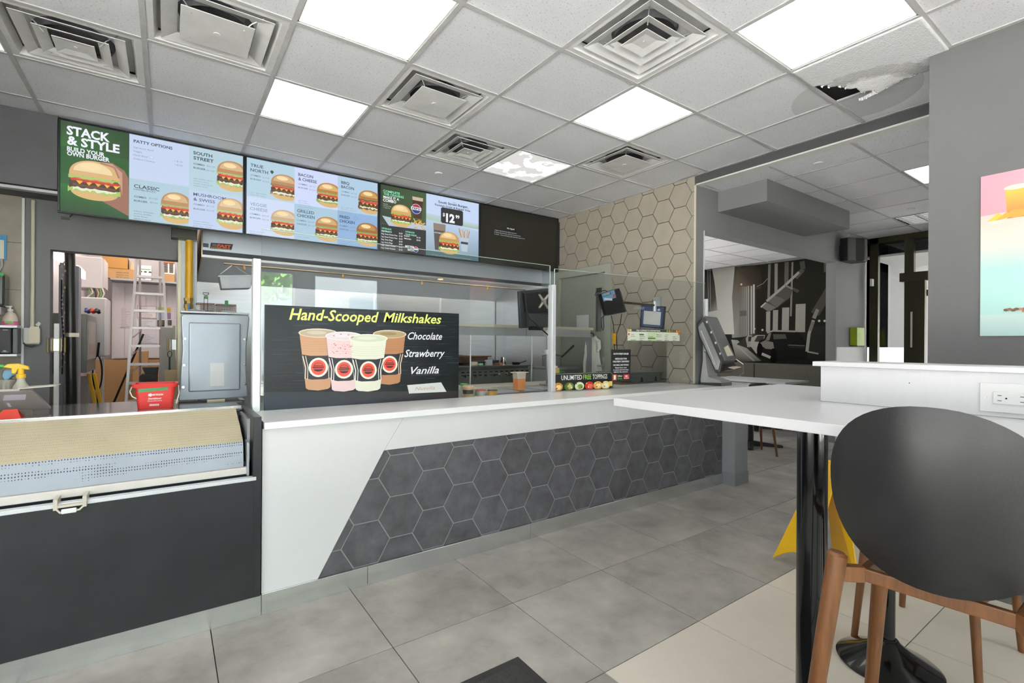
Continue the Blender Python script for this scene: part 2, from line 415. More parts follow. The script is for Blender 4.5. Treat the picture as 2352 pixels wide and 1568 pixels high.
m = MB(); m.box(-tw_, tw_, -tw_, tw_, 0, .014); cproto = m.build('ceiling_tile', ctile, ceiling, bevel=.002, seg=1, local=True)
for i in range(-6, 5):
    for j in range(-8, 5):
        if (i, j) in LIGHTS or (i, j) in VENTS or (i, j) == (3, -2): continue
        x0 = CX + CG * i; y0 = CY + CG * j; x1 = x0 + CG; y1 = y0 + CG
        if not in_main(x0, x1, y0, y1): continue
        if x1 <= 4.05 and y1 <= 4.71 and not (x1 > 3.38 and y0 < .85): put(cproto, (x0 + x1) / 2, (y0 + y1) / 2, CZ + .002, ceiling)
        else:
            xx = 3.378 if (y0 < .7 and x1 > 3.38) else min(x1, 4.034); yy = min(y1, 4.70)
            m = MB(); m.box(x0 + .006, xx, y0 + .006, yy - .004, CZ + .002, CZ + .016); m.build('ceiling_tile', ctile, ceiling)
mb = MB()
for i in range(-6, 6):
    x = CX + CG * i
    if x > 4.03: continue
    y0 = .855 if x > 3.38 else -2.88
    mb.box(x - .012, x + .012, y0, 4.70, CZ - .004, CZ + .0015)
for j in range(-8, 6):
    y = CY + CG * j
    if y > 4.7: continue
    x1 = 3.38 if y < .85 else 4.036
    mb.box(-2.2, x1, y - .012, y + .012, CZ - .0042, CZ + .0012)
mb.box(4.012, 4.036, .86, 2.9, CZ - .004, CZ).box(3.38, 4.036, .852, .874, CZ - .005, CZ + .001).box(3.356, 3.38, -2.88, .874, CZ - .005, CZ + .001)
mb.box(4.012, 4.03, 2.7, 4.7, CZ - .005, CZ).box(-2.2, 4.03, 4.684, 4.703, CZ - .005, CZ)
mb.build('ceiling_grid', grid_m, ceiling)
# water-damaged tile: soaked ring, white torn fibre and a hole at its far corner
SC = (3.60, 1.235)                                           # centre of the leak
def wet_mat():
    m = bpy.data.materials.new('water_stained_tile'); m.use_nodes = True; nt = m.node_tree; N = nt.nodes; L = nt.links; b = N['Principled BSDF']; b.inputs['Roughness'].default_value = .95
    tc = N.new('ShaderNodeTexCoord'); d = N.new('ShaderNodeVectorMath'); d.operation = 'DISTANCE'; d.inputs[1].default_value = (SC[0], SC[1], CZ); L.new(tc.outputs['Object'], d.inputs[0])
    nz = N.new('ShaderNodeTexNoise'); nz.inputs['Scale'].default_value = 22; nz.inputs['Detail'].default_value = 6; L.new(tc.outputs['Object'], nz.inputs[0])
    ma = N.new('ShaderNodeMath'); ma.operation = 'MULTIPLY_ADD'; ma.inputs[1].default_value = .09; L.new(nz.outputs[0], ma.inputs[0]); L.new(d.outputs['Value'], ma.inputs[2])
    r = N.new('ShaderNodeValToRGB'); e = r.color_ramp.elements; e[0].position = .30; e[0].color = (.93, .93, .94, 1); e[1].position = .34; e[1].color = (.50, .50, .51, 1)
    x = e.new(.415); x.color = (.62, .62, .63, 1); x = e.new(.43); x.color = (.84, .85, .88, 1); L.new(ma.outputs[0], r.inputs[0]); L.new(r.outputs[0], b.inputs['Base Color'])
    n2 = N.new('ShaderNodeTexNoise'); n2.inputs['Scale'].default_value = 110; L.new(tc.outputs['Object'], n2.inputs[0]); bp = N.new('ShaderNodeBump'); bp.inputs['Strength'].default_value = .8; bp.inputs['Distance'].default_value = .006; L.new(n2.outputs[0], bp.inputs['Height']); L.new(bp.outputs[0], b.inputs['Normal'])
    return m
x0, y0, x1, y1 = CX + 3 * CG + .006, CY - 2 * CG + .006, CX + 4 * CG - .006, CY - CG - .006
R = random.Random(3); NX = NY = 44
def torn_edge(x):                                            # the sheet is gone above this y
    if x < 3.20: return 9
    f = (x - 3.20) / (x1 - 3.20); return y1 - .235 * f ** .75 + .012 * math.sin(x * 75) + .008 * math.sin(x * 140)
def sag(x, y):
    d = math.hypot(x - SC[0], y - SC[1]); s_ = max(0, 1 - d / .36); return -.055 * s_ ** 1.6 * (1 if x < x1 else .8)
vs = []; top = []
for i in range(NX + 1):
    for j in range(NY + 1):
        x = x0 + (x1 - x0) * i / NX; y = y0 + (y1 - y0) * j / NY; te = torn_edge(x)
        yy_ = min(y, te) if te < 9 else y
        vs.append((x - (.02 * max(0, 1 - abs(y - 1.02) / .2) if i == NX else 0), yy_, CZ + .003 + sag(x, yy_) + (R.uniform(-.002, .002) if sag(x, yy_) < -.004 else 0)))
fs = []
for i in range(NX):
    for j in range(NY):
        a = i * (NY + 1) + j; q = (a, a + NY + 1, a + NY + 2, a + 1)
        if abs(vs[q[0]][1] - vs[q[3]][1]) < 1e-5 and abs(vs[q[1]][1] - vs[q[2]][1]) < 1e-5: continue
        fs.append(q)
m = MB(); m.add(vs, fs)
torn = m.build('ceiling_tile', wet_mat(), ceiling, smooth=True); torn['label'] = 'water-stained sagging tile with a torn hole'
md = torn.modifiers.new('thickness', 'SOLIDIFY'); md.thickness = .012; md.offset = 1
m = MB()
for q in range(70):
    x = 3.22 + (x1 - 3.22) * q / 69 + R.uniform(-.003, .003); y = torn_edge(min(x, x1 - .001)) - .004; z = CZ + sag(x, y); l = R.uniform(.003, .014) * (2 if q % 17 == 3 else 1); w_ = R.uniform(.004, .010)
    m.add([(x - w_, y, z + .010), (x + w_, y, z + .010), (x + w_ * .6, y + R.uniform(0, .015), z - l), (x - w_ * .5, y + .012, z - l * .7), (x, y + .014, z + .008)], [(0, 1, 2, 3), (1, 4, 2), (4, 0, 3), (2, 4, 3), (0, 4, 1)])
for q in range(40):
    y = .90 + q * .0085 + R.uniform(-.003, .003); x = x1 - .02 * max(0, 1 - abs(y - 1.02) / .2) - .003; z = CZ + sag(x, y); l = R.uniform(.002, .012); w_ = R.uniform(.004, .009)
    m.add([(x, y - w_, z + .010), (x, y + w_, z + .010), (x + R.uniform(0, .010), y + w_ * .6, z - l), (x + .008, y - w_ * .5, z - l * .7), (x - .012, y, z + .008)], [(0, 1, 2, 3), (1, 4, 2), (4, 0, 3), (2, 4, 3), (0, 4, 1)])
fr = m.build('torn_fringe', M('torn_fibre', 'f2f2f3', .95, bump=.6, bs=200), torn); fr['kind'] = 'stuff'
# the same leak marks the neighbouring tiles
for rg in ([(CX + 3 * CG + .02, CY - CG + .015), (CX + 4 * CG - .02, CY - CG + .015), (CX + 4 * CG - .02, CY - .02), (CX + 3 * CG + .02, CY - .02)], [(CX + 4 * CG + .016, .90), (4.01, .90), (4.01, CY - CG - .016), (CX + 4 * CG + .016, CY - CG - .016)]):
    p = clip_poly([(3.56 + .37 * math.cos(PI * 2 * k / 48), 1.27 + .34 * math.sin(PI * 2 * k / 48)) for k in range(48)], rg)
    m = MB(); m.prism(p, 'z', CZ + .0012, CZ + .0018); m.build('water_stain', M('water_mark', 'd2d3d6', .95, bump=.4, bs=180), ceiling)

# ------------------------------------------------------------------ light panels
lp = bpy.data.materials.new('light_diffuser'); lp.use_nodes = True; b = lp.node_tree.nodes['Principled BSDF']
b.inputs['Base Color'].default_value = (.8, .8, .8, 1); b.inputs['Emission Color'].default_value = (1, .985, .96, 1); b.inputs['Emission Strength'].default_value = PANEL
lens = bpy.data.materials.new('blotchy_diffuser'); lens.use_nodes = True; nt = lens.node_tree; b = nt.nodes['Principled BSDF']
nz = nt.nodes.new('ShaderNodeTexNoise'); nz.inputs['Scale'].default_value = 6; tc = nt.nodes.new('ShaderNodeTexCoord'); nt.links.new(tc.outputs['Object'], nz.inputs[0])
cr = nt.nodes.new('ShaderNodeMapRange'); cr.inputs['From Min'].default_value = .5; cr.inputs['From Max'].default_value = .53; cr.inputs['To Min'].default_value = .66; cr.inputs['To Max'].default_value = 3.2; b.inputs['Base Color'].default_value = (.05, .05, .05, 1)
nt.links.new(nz.outputs[0], cr.inputs[0]); nt.links.new(cr.outputs[0], b.inputs['Emission Strength']); b.inputs['Emission Color'].default_value = (1, .985, .96, 1)
def light_panel(x, y, z, hx, hy, label, mat, group=None):
    t = thing('ceiling_light', (x, y, z), label, 'light', group)
    f = MB()
    for a, b_, c, d in ((-hx, hx, -hy, -hy + .012), (-hx, hx, hy - .012, hy), (-hx, -hx + .012, -hy, hy), (hx - .012, hx, -hy, hy)): f.box(x + a, x + b_, y + c, y + d, z, z + .03)
    f.box(x - hx, x + hx, y - hy, y + hy, z + .03, z + .06)
    f.build('housing', whitep, t)
    d_ = MB(); d_.box(x - hx + .012, x + hx - .012, y - hy + .012, y + hy - .012, z + .004, z + .012); d_.build('diffuser', mat, t)
    return t
for (i, j), lb in LIGHTS.items():
    hid = lb is None
    light_panel(CX + CG * (i + .5), CY + CG * (j + .5), CZ + .001, .296, .296, lb or 'square ceiling light panel out of the frame', lens if (i, j) == (2, 2) else lp, 'ceiling lights behind the camera' if hid else None)

# ------------------------------------------------------------------ air vents
ventm = M('dusty_white_vent', 'e2e2e2', .5, var=.1, vs=7); duct = M('duct_dark', '505053', .8, var=.3, vs=12)
def ring(m, cx, cy, h0, z0, h1, z1, t=.004):
    """square frustum skin from half-width h0 at z0 to h1 at z1"""
    A = [(-1, -1), (1, -1), (1, 1), (-1, 1)]; vs = []
    for h, z in ((h0, z0), (h1, z1), (h1, z1 + t), (h0, z0 + t)): vs += [(cx + a * h, cy + b * h, z) for a, b in A]
    fs = []
    for k in range(4):
        for q in range(4): fs.append((k * 4 + q, k * 4 + (q + 1) % 4, ((k + 1) % 4) * 4 + (q + 1) % 4, ((k + 1) % 4) * 4 + q))
    m.add(vs, fs)
def vent(x, y, kind, label):
    t = thing('ceiling_vent', (x, y, CZ), label, 'vent')
    m = MB(); ring(m, x, y, .298, CZ, .262, CZ - .002); ring(m, x, y, .262, CZ - .002, .245, CZ + .035); m.build('frame', ventm, t, bevel=0)
    m = MB(); m.box(x - .25, x + .25, y - .25, y + .25, CZ + .052, CZ + .056)
    m.build('backing', ventm, t)
    m = MB(); m.cone((x, y, CZ + .0515), (x, y, CZ + .02), .17, .155, 24, False); m.cone((x, y, CZ + .0515), (x, y, CZ + .048), .165, n=24); m.build('duct', duct, t)
    if kind == 'cone':
        for h, z in ((.222, -.004), (.150, -.010)):
            m = MB(); ring(m, x, y, h, CZ + z, h - .050, CZ + z + .020); m.build('cone', ventm, t)
        m = MB(); ring(m, x, y, .085, CZ - .014, .045, CZ - .003); m.box(x - .046, x + .046, y - .046, y + .046, CZ - .003, CZ + .001); m.cone((x, y, CZ - .003), (x, y, CZ - .006), .007, n=10)
        m.build('centre_cone', ventm, t)
    else:
        m = MB(); ring(m, x, y, .232, CZ - .004, .165, CZ + .016); m.build('cone', ventm, t)
        m = MB(); m.box(x - .155, x + .155, y - .155, y + .155, CZ - .018, CZ - .014); m.cone((x, y, CZ - .018), (x, y, CZ - .022), .016, n=14)
        m.build('centre_plate', ventm, t, bevel=.0015, seg=1)
    for a, b in ((1, 1), (-1, 1), (1, -1), (-1, -1)):
        m = MB(); m.tube([(x + a * .11, y + b * .11, CZ - .018), (x + a * .14, y + b * .14, CZ + .01), (x + a * .19, y + b * .19, CZ + .03)], .003, 6)
        m.build('hanger_clip', steel, t)
for (i, j), (kd, lb) in VENTS.items(): vent(CX + CG * (i + .5), CY + CG * (j + .5), kd, lb)
def disc(x, y, z, lb, r=.035):
    m = MB(); m.cone((x, y, z - .008), (x, y, z + .004), r, n=24); one('sprinkler_cover', whitep, lb, 'sprinkler cover', m, smooth=True)
disc(CX + CG * 1.55, CY + CG * 3.48, CZ, 'round white sprinkler cover on the ceiling above the menu screens')

# ================================================================== SECOND CEILING (dining side)
Z2 = 2.762; G2 = .5955; X2 = 4.52; Y2 = 2.08
mb = MB(); mb.box(4.10, 10.2, .85, 2.90, 2.83, 2.87).box(4.15, 9.02, 2.9, 7.6, 2.83, 2.87)
ceil2 = struct('ceiling', M('plenum_grey', '6c6c6c', .9), mb)
m = MB(); h = G2 / 2 - .005; m.box(-h, h, -h, h, 0, .012); c2p = m.build('ceiling_tile', ctile, ceil2, bevel=.0015, seg=1, local=True)
for i in range(-1, 7):
    for j in range(-2, 8):
        x0 = X2 + G2 * i; y0 = Y2 + G2 * j; x1 = x0 + G2; y1 = y0 + G2
        if (i, j) in ((1, -2), (4, -1), (4, 2), (1, 4), (3, 4)): continue
        a = max(x0 + .005, 4.10 if j < 2 else 4.16); b_ = min(x1 - .005, 8.02 if y0 < 2.7 else 8.915); c = max(y0 + .005, .86); d = min(y1 - .005, 9)
        if b_ - a < .05 or d - c < .05: continue
        if b_ - a > G2 - .012 and d - c > G2 - .012: put(c2p, (x0 + x1) / 2, (y0 + y1) / 2, Z2 + .002, ceil2)
        else: m = MB(); m.box(a, b_, c, d, Z2 + .002, Z2 + .014); m.build('ceiling_tile', ctile, ceil2)
mb = MB()
for i in range(-1, 8):
    x = X2 + G2 * i
    if x < 4.2: continue
    mb.box(x - .009, x + .009, .86, 7.5 if x < 8.9 else 2.7, Z2 - .002, Z2 + .0015)
for j in range(-2, 9):
    y = Y2 + G2 * j
    mb.box(4.10, 8.9 if y > 2.8 else 8.02, y - .009, y + .009, Z2 - .0022, Z2 + .0012)
mb.build('ceiling_grid', M('ceiling_grid_pale', 'bdbdbd', .6), ceil2)
light_panel(X2 + 1.5 * G2, Y2 - 1.5 * G2, Z2, .285, .285, 'ceiling light panel in the dining area beside the right wall', lp)
light_panel(X2 + 3.5 * G2, Y2 + 4.5 * G2, Z2 - .001, .285, .285, 'ceiling light panel in the mural room hidden above the opening', lp)
light_panel(X2 + 4.5 * G2, Y2 + 2.5 * G2, Z2 - .001, .285, .285, 'added unseen light panel in the mural room near the dining wall', lp)  # added to brighten the mural room, not in view
light_panel(X2 + 1.5 * G2, Y2 + 4.5 * G2, Z2 - .001, .285, .285, 'added unseen light panel in the mural room behind the tiled wall', lp)  # second added panel, unseen, lifts the mural room further
disc(4.354, 1.805, Z2, 'round white sprinkler cover in the dining ceiling near the dark bulkhead')
disc(6.596, 1.809, Z2, 'small round sprinkler cover in the dining ceiling beside the far vent')
# parabolic louvre light far back by the entrance
t = thing('louvre_light', (7.2, 1.78, Z2), 'silver louvred ceiling light near the entrance door', 'light')
m = MB()
for q in range(6): m.box(6.92 + q * .1, 6.93 + q * .1, 1.48, 2.08, Z2 - .004, Z2 + .03)
for q in range(4): m.box(6.92, 7.43, 1.5 + q * .18, 1.51 + q * .18, Z2 - .003, Z2 + .03)
m.build('louvre', chrome, t)
m = MB(); m.box(6.91, 7.49, 1.49, 2.07, Z2 + .032, Z2 + .036); m.build('housing', M('lit_reflector', 'e8e8e8', .3, emit=.8), t)

# ================================================================== WHITE SERVICE COUNTER
CT = .893                                                    # height of the counter top
cnt = thing('service_counter', (2.25, 2.7, 0), 'long white service counter faced with charcoal hexagonal tiles', 'counter')
mb = MB(); mb.box(.372, 4.145, 2.5148, 2.535, .099, .686).box(.372, 4.145, 2.522, 2.535, .001, .86).box(.372, 4.149, 2.69, 2.705, .09, .86).box(.372, .39, 2.535, 2.70, .09, .86).box(4.12, 4.140, 2.535, 2.70, .09, .86)
mb.build('carcass', groutd, cnt)
mb = MB(); mb.prism([(.362, .096), (.612, .096), (.945, .688), (1.0575, .8605), (.362, .8605)], 'y', 2.508, 2.52).build('front_panel', white, cnt, bevel=.001, seg=1)
mb = MB(); mb.prism([(.947, .6895), (2.7475, .6895), (2.7475, .861), (1.06, .861)], 'y', 2.508, 2.52).build('front_panel', white, cnt, bevel=.001, seg=1)
mb = MB(); mb.prism([(2.75, .6895), (4.149, .6895), (4.149, .861), (2.75, .861)], 'y', 2.508, 2.52).build('front_panel', white, cnt, bevel=.001, seg=1)
hexes(cnt, 'hex_tile', hexd, lambda m, p: m.prism(p, 'y', 2.513, 2.521), 1.048, .434 - HH / 2, (-3, 17), (-2, 4), [[(.615, .098), (4.148, .098), (4.148, .688), (.948, .688)]], 0, .0030)
for a, b in ((.362, .858), (.8605, 1.93), (1.9325, 3.0), (3.0025, 4.145)):
    mb = MB(); mb.box(a, b, 2.500, 2.52, 0, .096); mb.build('kick_plate', steel_h, cnt, bevel=.001, seg=1)
mb = MB(); mb.prism([(.366, 2.475), (4.53, 2.475), (4.68, 2.60), (4.68, 2.90), (4.172, 2.90), (4.172, 2.718), (4.024, 2.718), (4.024, 2.93), (.366, 2.93)], 'z', CT - .032, CT)
one('countertop', quartz, 'long white quartz countertop with a polished surface', 'countertop', mb, bevel=.002)
# grey post with a skirting under the counter end
gp = M('grey_post_paint', '8d9092', .5, var=.04)
mb = MB(); mb.box(4.152, 4.365, 2.392, 2.70, 0, .861)
pt = one('support_post', gp, 'square grey post holding up the far end of the white counter', 'post', mb, bevel=.003)
mb = MB(); mb.box(4.146, 4.371, 2.386, 2.706, 0, .11); mb.build('skirting', M('steel_grey_skirting', '85898b', .4, .3), pt)

# ================================================================== LEFT: DARK REFRIGERATED DISPLAY COUNTER
dk = M('charcoal_laminate', '26272a', .38, var=.1, vs=3)
drk = M('scuffed_charcoal_laminate', '242528', .45, var=.3, vs=4)
fr = thing('refrigerated_display', (-.5, 2.8, 0), 'dark refrigerated display counter covered with a beige cloth', 'display counter')
mb = MB(); mb.box(.323, .356, 2.49, 3.16, .096, .92); mb.build('side_panel', dk, fr, bevel=.001, seg=1)
mb = MB(); mb.box(-2.1, .323, 2.492, 2.51, .096, .632); mb.build('front_panel', drk, fr)
mb = MB(); mb.box(-2.1, .335, 2.484, 2.52, .632, .648); mb.build('front_ledge', alu, fr, bevel=.002)
mb = MB(); mb.box(-2.1, .322, 2.52, 2.60, .60, .612).box(-2.1, .322, 2.60, 2.61, .612, .70); mb.build('well', M('blue_grey_liner', '4e5a68', .4, .3), fr)
mb = MB(); mb.box(.310, .322, 2.60, 2.92, .62, .90).box(.302, .311, 2.53, 2.62, .648, .80); mb.build('side_liner', steel_d, fr)
mb = MB(); mb.box(-2.1, .36, 2.500, 2.515, 0, .094); mb.build('kick_plate', steel_h, fr, bevel=.001, seg=1)
mb = MB(); mb.box(-2.1, .31, 2.90, 3.16, .05, .905); mb.build('carcass', dk, fr)
# rear rail and glossy shelf behind it
mb = MB(); mb.box(-2.1, .318, 2.885, 2.915, .915, .932); mb.build('rear_rail', chrome, fr, bevel=.002)
mb = MB(); mb.box(-2.1, .05, 2.915, 3.55, .905, .918).box(.05, .356, 2.915, 3.462, .905, .918); mb.build('rear_shelf', M('polished_grey_shelf', '8e8a86', .08, .5, var=.1, vs=2), fr)
mb = MB(); mb.box(-2.1, .09, 3.16, 3.55, 0, .905); mb.build('rear_cabinet', dk, fr)
# perforated cloth cover: slopes from the rail to a fold, then hangs to the weighted bar
def cloth(name, prof, mat, x0=-1.9, x1=.291, nx=60):
    vs = []; fs = []; R = random.Random(5)
    for i in range(nx + 1):
        x = x0 + (x1 - x0) * i / nx
        for k, (y, z) in enumerate(prof):
            w_ = .004 * math.sin(x * 7 + k) + .003 * math.sin(x * 19 + 2 * k)
            e = math.sin(PI * k / (len(prof) - 1)); vs.append((x, y + w_ * e * .6, z + w_ * e))
    n = len(prof)
    for i in range(nx):
        for k in range(n - 1): fs.append((i * n + k, (i + 1) * n + k, (i + 1) * n + k + 1, i * n + k + 1))
    m = MB(); m.add(vs, fs); return m.build(name, mat, fr, smooth=True)
def perf(name, c1, c2, sc, thr):
    m = bpy.data.materials.new(name); m.use_nodes = True; nt = m.node_tree; N = nt.nodes; L = nt.links; b = N['Principled BSDF']; b.inputs['Roughness'].default_value = .75
    tc = N.new('ShaderNodeTexCoord'); mp = N.new('ShaderNodeMapping'); mp.inputs['Scale'].default_value = (1, 1, .8); L.new(tc.outputs['Object'], mp.inputs[0])
    v = N.new('ShaderNodeTexVoronoi'); v.inputs['Scale'].default_value = sc; v.inputs['Randomness'].default_value = .12; L.new(mp.outputs[0], v.inputs[0])
    r = N.new('ShaderNodeMapRange'); r.inputs['From Min'].default_value = thr; r.inputs['From Max'].default_value = thr + .08; L.new(v.outputs[0], r.inputs[0])
    nz = N.new('ShaderNodeTexNoise'); nz.inputs['Scale'].default_value = 5; nz.inputs['Detail'].default_value = 6; L.new(tc.outputs['Object'], nz.inputs[0])
    n2 = N.new('ShaderNodeMapRange'); n2.inputs['To Min'].default_value = .78; n2.inputs['To Max'].default_value = 1.15; L.new(nz.outputs[0], n2.inputs[0])
    mx = N.new('ShaderNodeMix'); mx.data_type = 'RGBA'; mx.inputs[6].default_value = lin(c2); mx.inputs[7].default_value = lin(c1); L.new(r.outputs[0], mx.inputs[0])
    sc_ = N.new('ShaderNodeVectorMath'); sc_.operation = 'SCALE'; L.new(mx.outputs[2], sc_.inputs[0]); L.new(n2.outputs[0], sc_.inputs['Scale']); L.new(sc_.outputs[0], b.inputs['Base Color'])
    return m
cl = cloth('cloth_cover', [(2.905, .925)] + [(2.905 - .33 * t / 8, .925 - .125 * t / 8 + .006 * math.sin(PI * t / 8)) for t in range(1, 9)], perf('beige_perforated_cloth', 'bfb498', '857b62', 150, .18))
cl['label'] = 'beige upper face of the perforated cloth cover'
cl = cloth('cloth_flap', [(2.575, .80), (2.568, .77), (2.563, .74), (2.560, .71), (2.560, .685)], perf('silver_perforated_cloth', 'a3abb5', '3f4650', 110, .22))
cl['label'] = 'silver dotted flap hanging at the front'
mb = MB(); mb.box(-1.9, .305, 2.545, 2.572, .652, .684); mb.build('cover_bar', M('dirty_cream_bar', 'd5d0c8', .45, var=.05), fr, bevel=.003)
m = MB()
hb = M('cream_clip', 'c9c2b2', .4, .2)
for x in (-.345, -.262): m.box(x, x + .012, 2.468, 2.55, .628, .668)
m.box(-.345, -.25, 2.470, 2.482, .635, .645)
m.tube([(-.34, 2.476, .635), (-.325, 2.468, .617), (-.27, 2.468, .62), (-.252, 2.476, .638)], .004, 6).build('cover_handle', hb, fr)
m = MB(); m.box(-.322, -.278, 2.462, 2.47, .612, .630); m.build('handle_pull', whitep, fr, bevel=.003)

# ================================================================== GLASS SCREENS ON THE COUNTER
def post(t, x, z1, d=.045, y=2.9):
    m = MB(); m.box(x - .019, x + .019, y - .026, y + .026, CT, z1)
    m.build('post', alu, t, bevel=.004)
g1 = thing('glass_screen', (1.4, 2.9, CT), 'tall glass sneeze screen between two white posts above the milkshake sign', 'glass screen')
post(g1, .385, 1.705)
m = MB(); m.box(.408, 2.412, 2.897, 2.903, CT + .001, 1.868); m.build('glass_pane', glassM, g1)
eg = M('glass_edge_green', 'b5cabd', .2, spec=.8)
m = MB(); m.box(.408, 2.412, 2.896, 2.904, 1.868, 1.8705).box(2.411, 2.4135, 2.896, 2.904, 1.722, 1.868); m.build('pane_edge', eg, g1)
g2 = thing('glass_screen', (3.4, 2.9, CT), 'right-hand glass sneeze screen reaching the tiled end wall', 'glass screen')
post(g2, 2.436, 1.722)
m = MB(); m.box(4.148, 4.168, 2.672, 2.714, CT, 1.70); m.build('post', alu, g2, bevel=.004)
m = MB(); m.prism([(2.458, 2.895), (4.146, 2.693), (4.147, 2.699), (2.459, 2.901)], 'z', CT + .001, 1.848); m.build('glass_pane', glassM, g2)
m = MB(); m.prism([(2.458, 2.894), (4.146, 2.692), (4.147, 2.700), (2.459, 2.902)], 'z', 1.848, 1.8505); m.build('pane_edge', eg, g2)
m = MB(); m.prism([(2.456, 2.894), (2.4585, 2.894), (2.4585, 2.902), (2.456, 2.902)], 'z', 1.722, 1.848); m.build('pane_edge', eg, g2)
m = MB(); m.box(3.46, 4.215, 3.03, 3.036, CT, 1.288)
t = one('low_glass_guard', glassM, 'low clear glass guard below the toppings list', 'glass guard', m, loc=(3.83, 3.033, CT))
m = MB(); m.box(4.215, 4.2185, 3.029, 3.037, CT, 1.288).box(3.46, 4.2185, 3.029, 3.037, 1.288, 1.2905); m.build('pane_edge', M('glass_edge_teal', '6f958a', .2), t)

# ================================================================== MENU SCREENS
def tv(x0, x1, z0, z1, label):
    t = thing('menu_screen', ((x0 + x1) / 2, 4.67, z0), label, 'menu screen')
    m = MB(); b = .012
    m.box(x0, x1, 4.642, 4.66, z0, z0 + b).box(x0, x1, 4.642, 4.66, z1 - b, z1).box(x0, x0 + b, 4.642, 4.66, z0 + b, z1 - b).box(x1 - b, x1, 4.642, 4.66, z0 + b, z1 - b)
    m.build('bezel', M('tv_bezel_black', '1b2026', .3), t, bevel=.002, seg=1)
    m = MB(); m.box(x0 + .01, x1 - .01, 4.656, 4.704, z0 + .01, z1 - .01); m.build('screen_body', black, t)
    return t, Art(planeY(4.656)), x0 + b, x1 - b, z0 + b, z1 - b
def burger(A, a, b, w, h, clip=None, pal=('c98a45', 'e9c07a'), green='8fb35a', seed=0, chips=True):
    """a flat drawn burger centred at a, bottom at b"""
    R = random.Random(seed); C = clip or (a - w, a + w, b - h, b + 2 * h)
    def cl(p): return [(min(max(x, C[0]), C[1]), min(max(y, C[2]), C[3])) for x, y in p]
    def band(z0, z1, col, wob, ww, n=18):
        up = [(a - ww / 2 + ww * i / n, b + h * z1 + R.uniform(-wob, wob) * h) for i in range(n + 1)]
        dn = [(a + ww / 2 - ww * i / n, b + h * z0 + R.uniform(-wob, wob) * h) for i in range(n + 1)]
        A.poly(cl(up + dn), col)
    A.poly(cl([(a + w * .44 * math.cos(t), b + h * .2 + h * .2 * math.sin(t)) for t in [PI + PI * i / 14 for i in range(15)]]), 'd9b274')
    band(.17, .30, green, .035, w * .98); band(.22, .34, 'e3e8c8', .03, w * .8)
    band(.28, .45, '4a2c20', .025, w * .93); band(.31, .37, '6b4432', .02, w * .8)
    for i in range(5): A.poly(cl([(a - w * .35 + i * w * .17, b + h * .46), (a - w * .2 + i * w * .17, b + h * .46), (a - w * .28 + i * w * .17, b + h * .36)]), 'f0b63c', True)
    A.k += 1
    band(.44, .52, 'c93a2a', .015, w * .88); band(.49, .54, 'e2654a', .012, w * .7)
    band(.52, .60, green, .03, w * .96)
    n = 20
    A.poly(cl([(a + w * .47 * math.cos(t), b + h * .58 + h * .42 * math.sin(t) ** .8) for t in [PI * i / n for i in range(n + 1)]]), pal[0])
    A.poly(cl([(a - w * .03 + w * .36 * math.cos(t), b + h * .70 + h * .26 * math.sin(t)) for t in [PI * i / n for i in range(n + 1)]]), pal[1])
    A.poly(cl([(a - w * .08 + w * .2 * math.cos(t), b + h * .84 + h * .08 * math.sin(t)) for t in [2 * PI * i / 14 for i in range(14)]]), 'f6dca6')
INK = '24303c'; SOFT = '7d8b9a'; LB = 'bcd3de'; LV = 'd7def6'; MB_ = 'a9c6dc'
# --- screen 1
t, A, a0, a1, b0, b1 = tv(-.636, .523, 2.168, 2.838, 'leftmost menu screen with a green build-your-own-burger picture')
A.rect(a0, b0, a1, b1, 'c4d2ee')
xa = -.241; xb = .134
A.rect(a0, b0, xa, b1, '1f5a24'); A.poly([(a0, b0), (xa, b0), (xa, b0 + .25), (a0, b0 + .2)], ['0f3a14', '16481c', '267a2a', '1d6a22']); A.poly([(a0, b1 - .18), (xa, b1 - .2), (xa, b1), (a0, b1)], ['2c6a2a', '1c4a20', '274a2a', '3a4a34'])
def TX(A, p, q, s, h, col, **k):            # text from point p to the abscissa of q
    A.text(s, p[0], p[1], h, col, a1=q[0], **k)
TX(A, (-0.592, 2.735), (-0.354, 2.733), 'STACK', .060, 'f0f2ff', bold=.035)
TX(A, (-0.589, 2.665), (-0.298, 2.666), '& STYLE', .060, 'f0f2ff', bold=.035)
TX(A, (-0.589, 2.618), (-0.383, 2.627), 'BUILD YOUR', .030, 'f0f2ff', bold=.03)
TX(A, (-0.589, 2.586), (-0.355, 2.595), 'OWN BURGER', .030, 'f0f2ff', bold=.03)
# hand behind the burger
A.poly([(-0.414, 2.574), (-0.339, 2.583), (-0.268, 2.54), (-0.245, 2.487), (-0.242, 2.204), (-0.344, 2.262), (-0.407, 2.296), (-0.293, 2.361), (-0.307, 2.491)], '9a6a55')
A.poly([(-0.414, 2.574), (-0.339, 2.576), (-0.281, 2.521), (-0.28, 2.347), (-0.3, 2.484), (-0.37, 2.543)], 'c79a84')
burger(A, -.437, 2.288, .30, .285, (a0, xa, b0, b1), ('d9b07a', 'efd7a6'), 'a9c468', 3)
A.line([(-0.408, 2.567), (-0.326, 2.552), (-0.3, 2.476)], .010, 'a9765f')
TX(A, (-0.215, 2.767), (0.025, 2.772), 'PATTY OPTIONS', .0215, INK, bold=.02)
for i, s in enumerate(('Signature Beef', 'Veggie', 'Halal Beef', 'Grilled Chicken')):
    p = (-0.217, 2.725); A.text(s, p[0], p[1] - i * .0285, .012, SOFT, a1=p[0] + len(s) * .0088)
A.ell(-0.107, 2.678, .014, .011, '8f9cb0'); A.ell(-0.107, 2.678, .0125, .0095, 'd4dcf2')
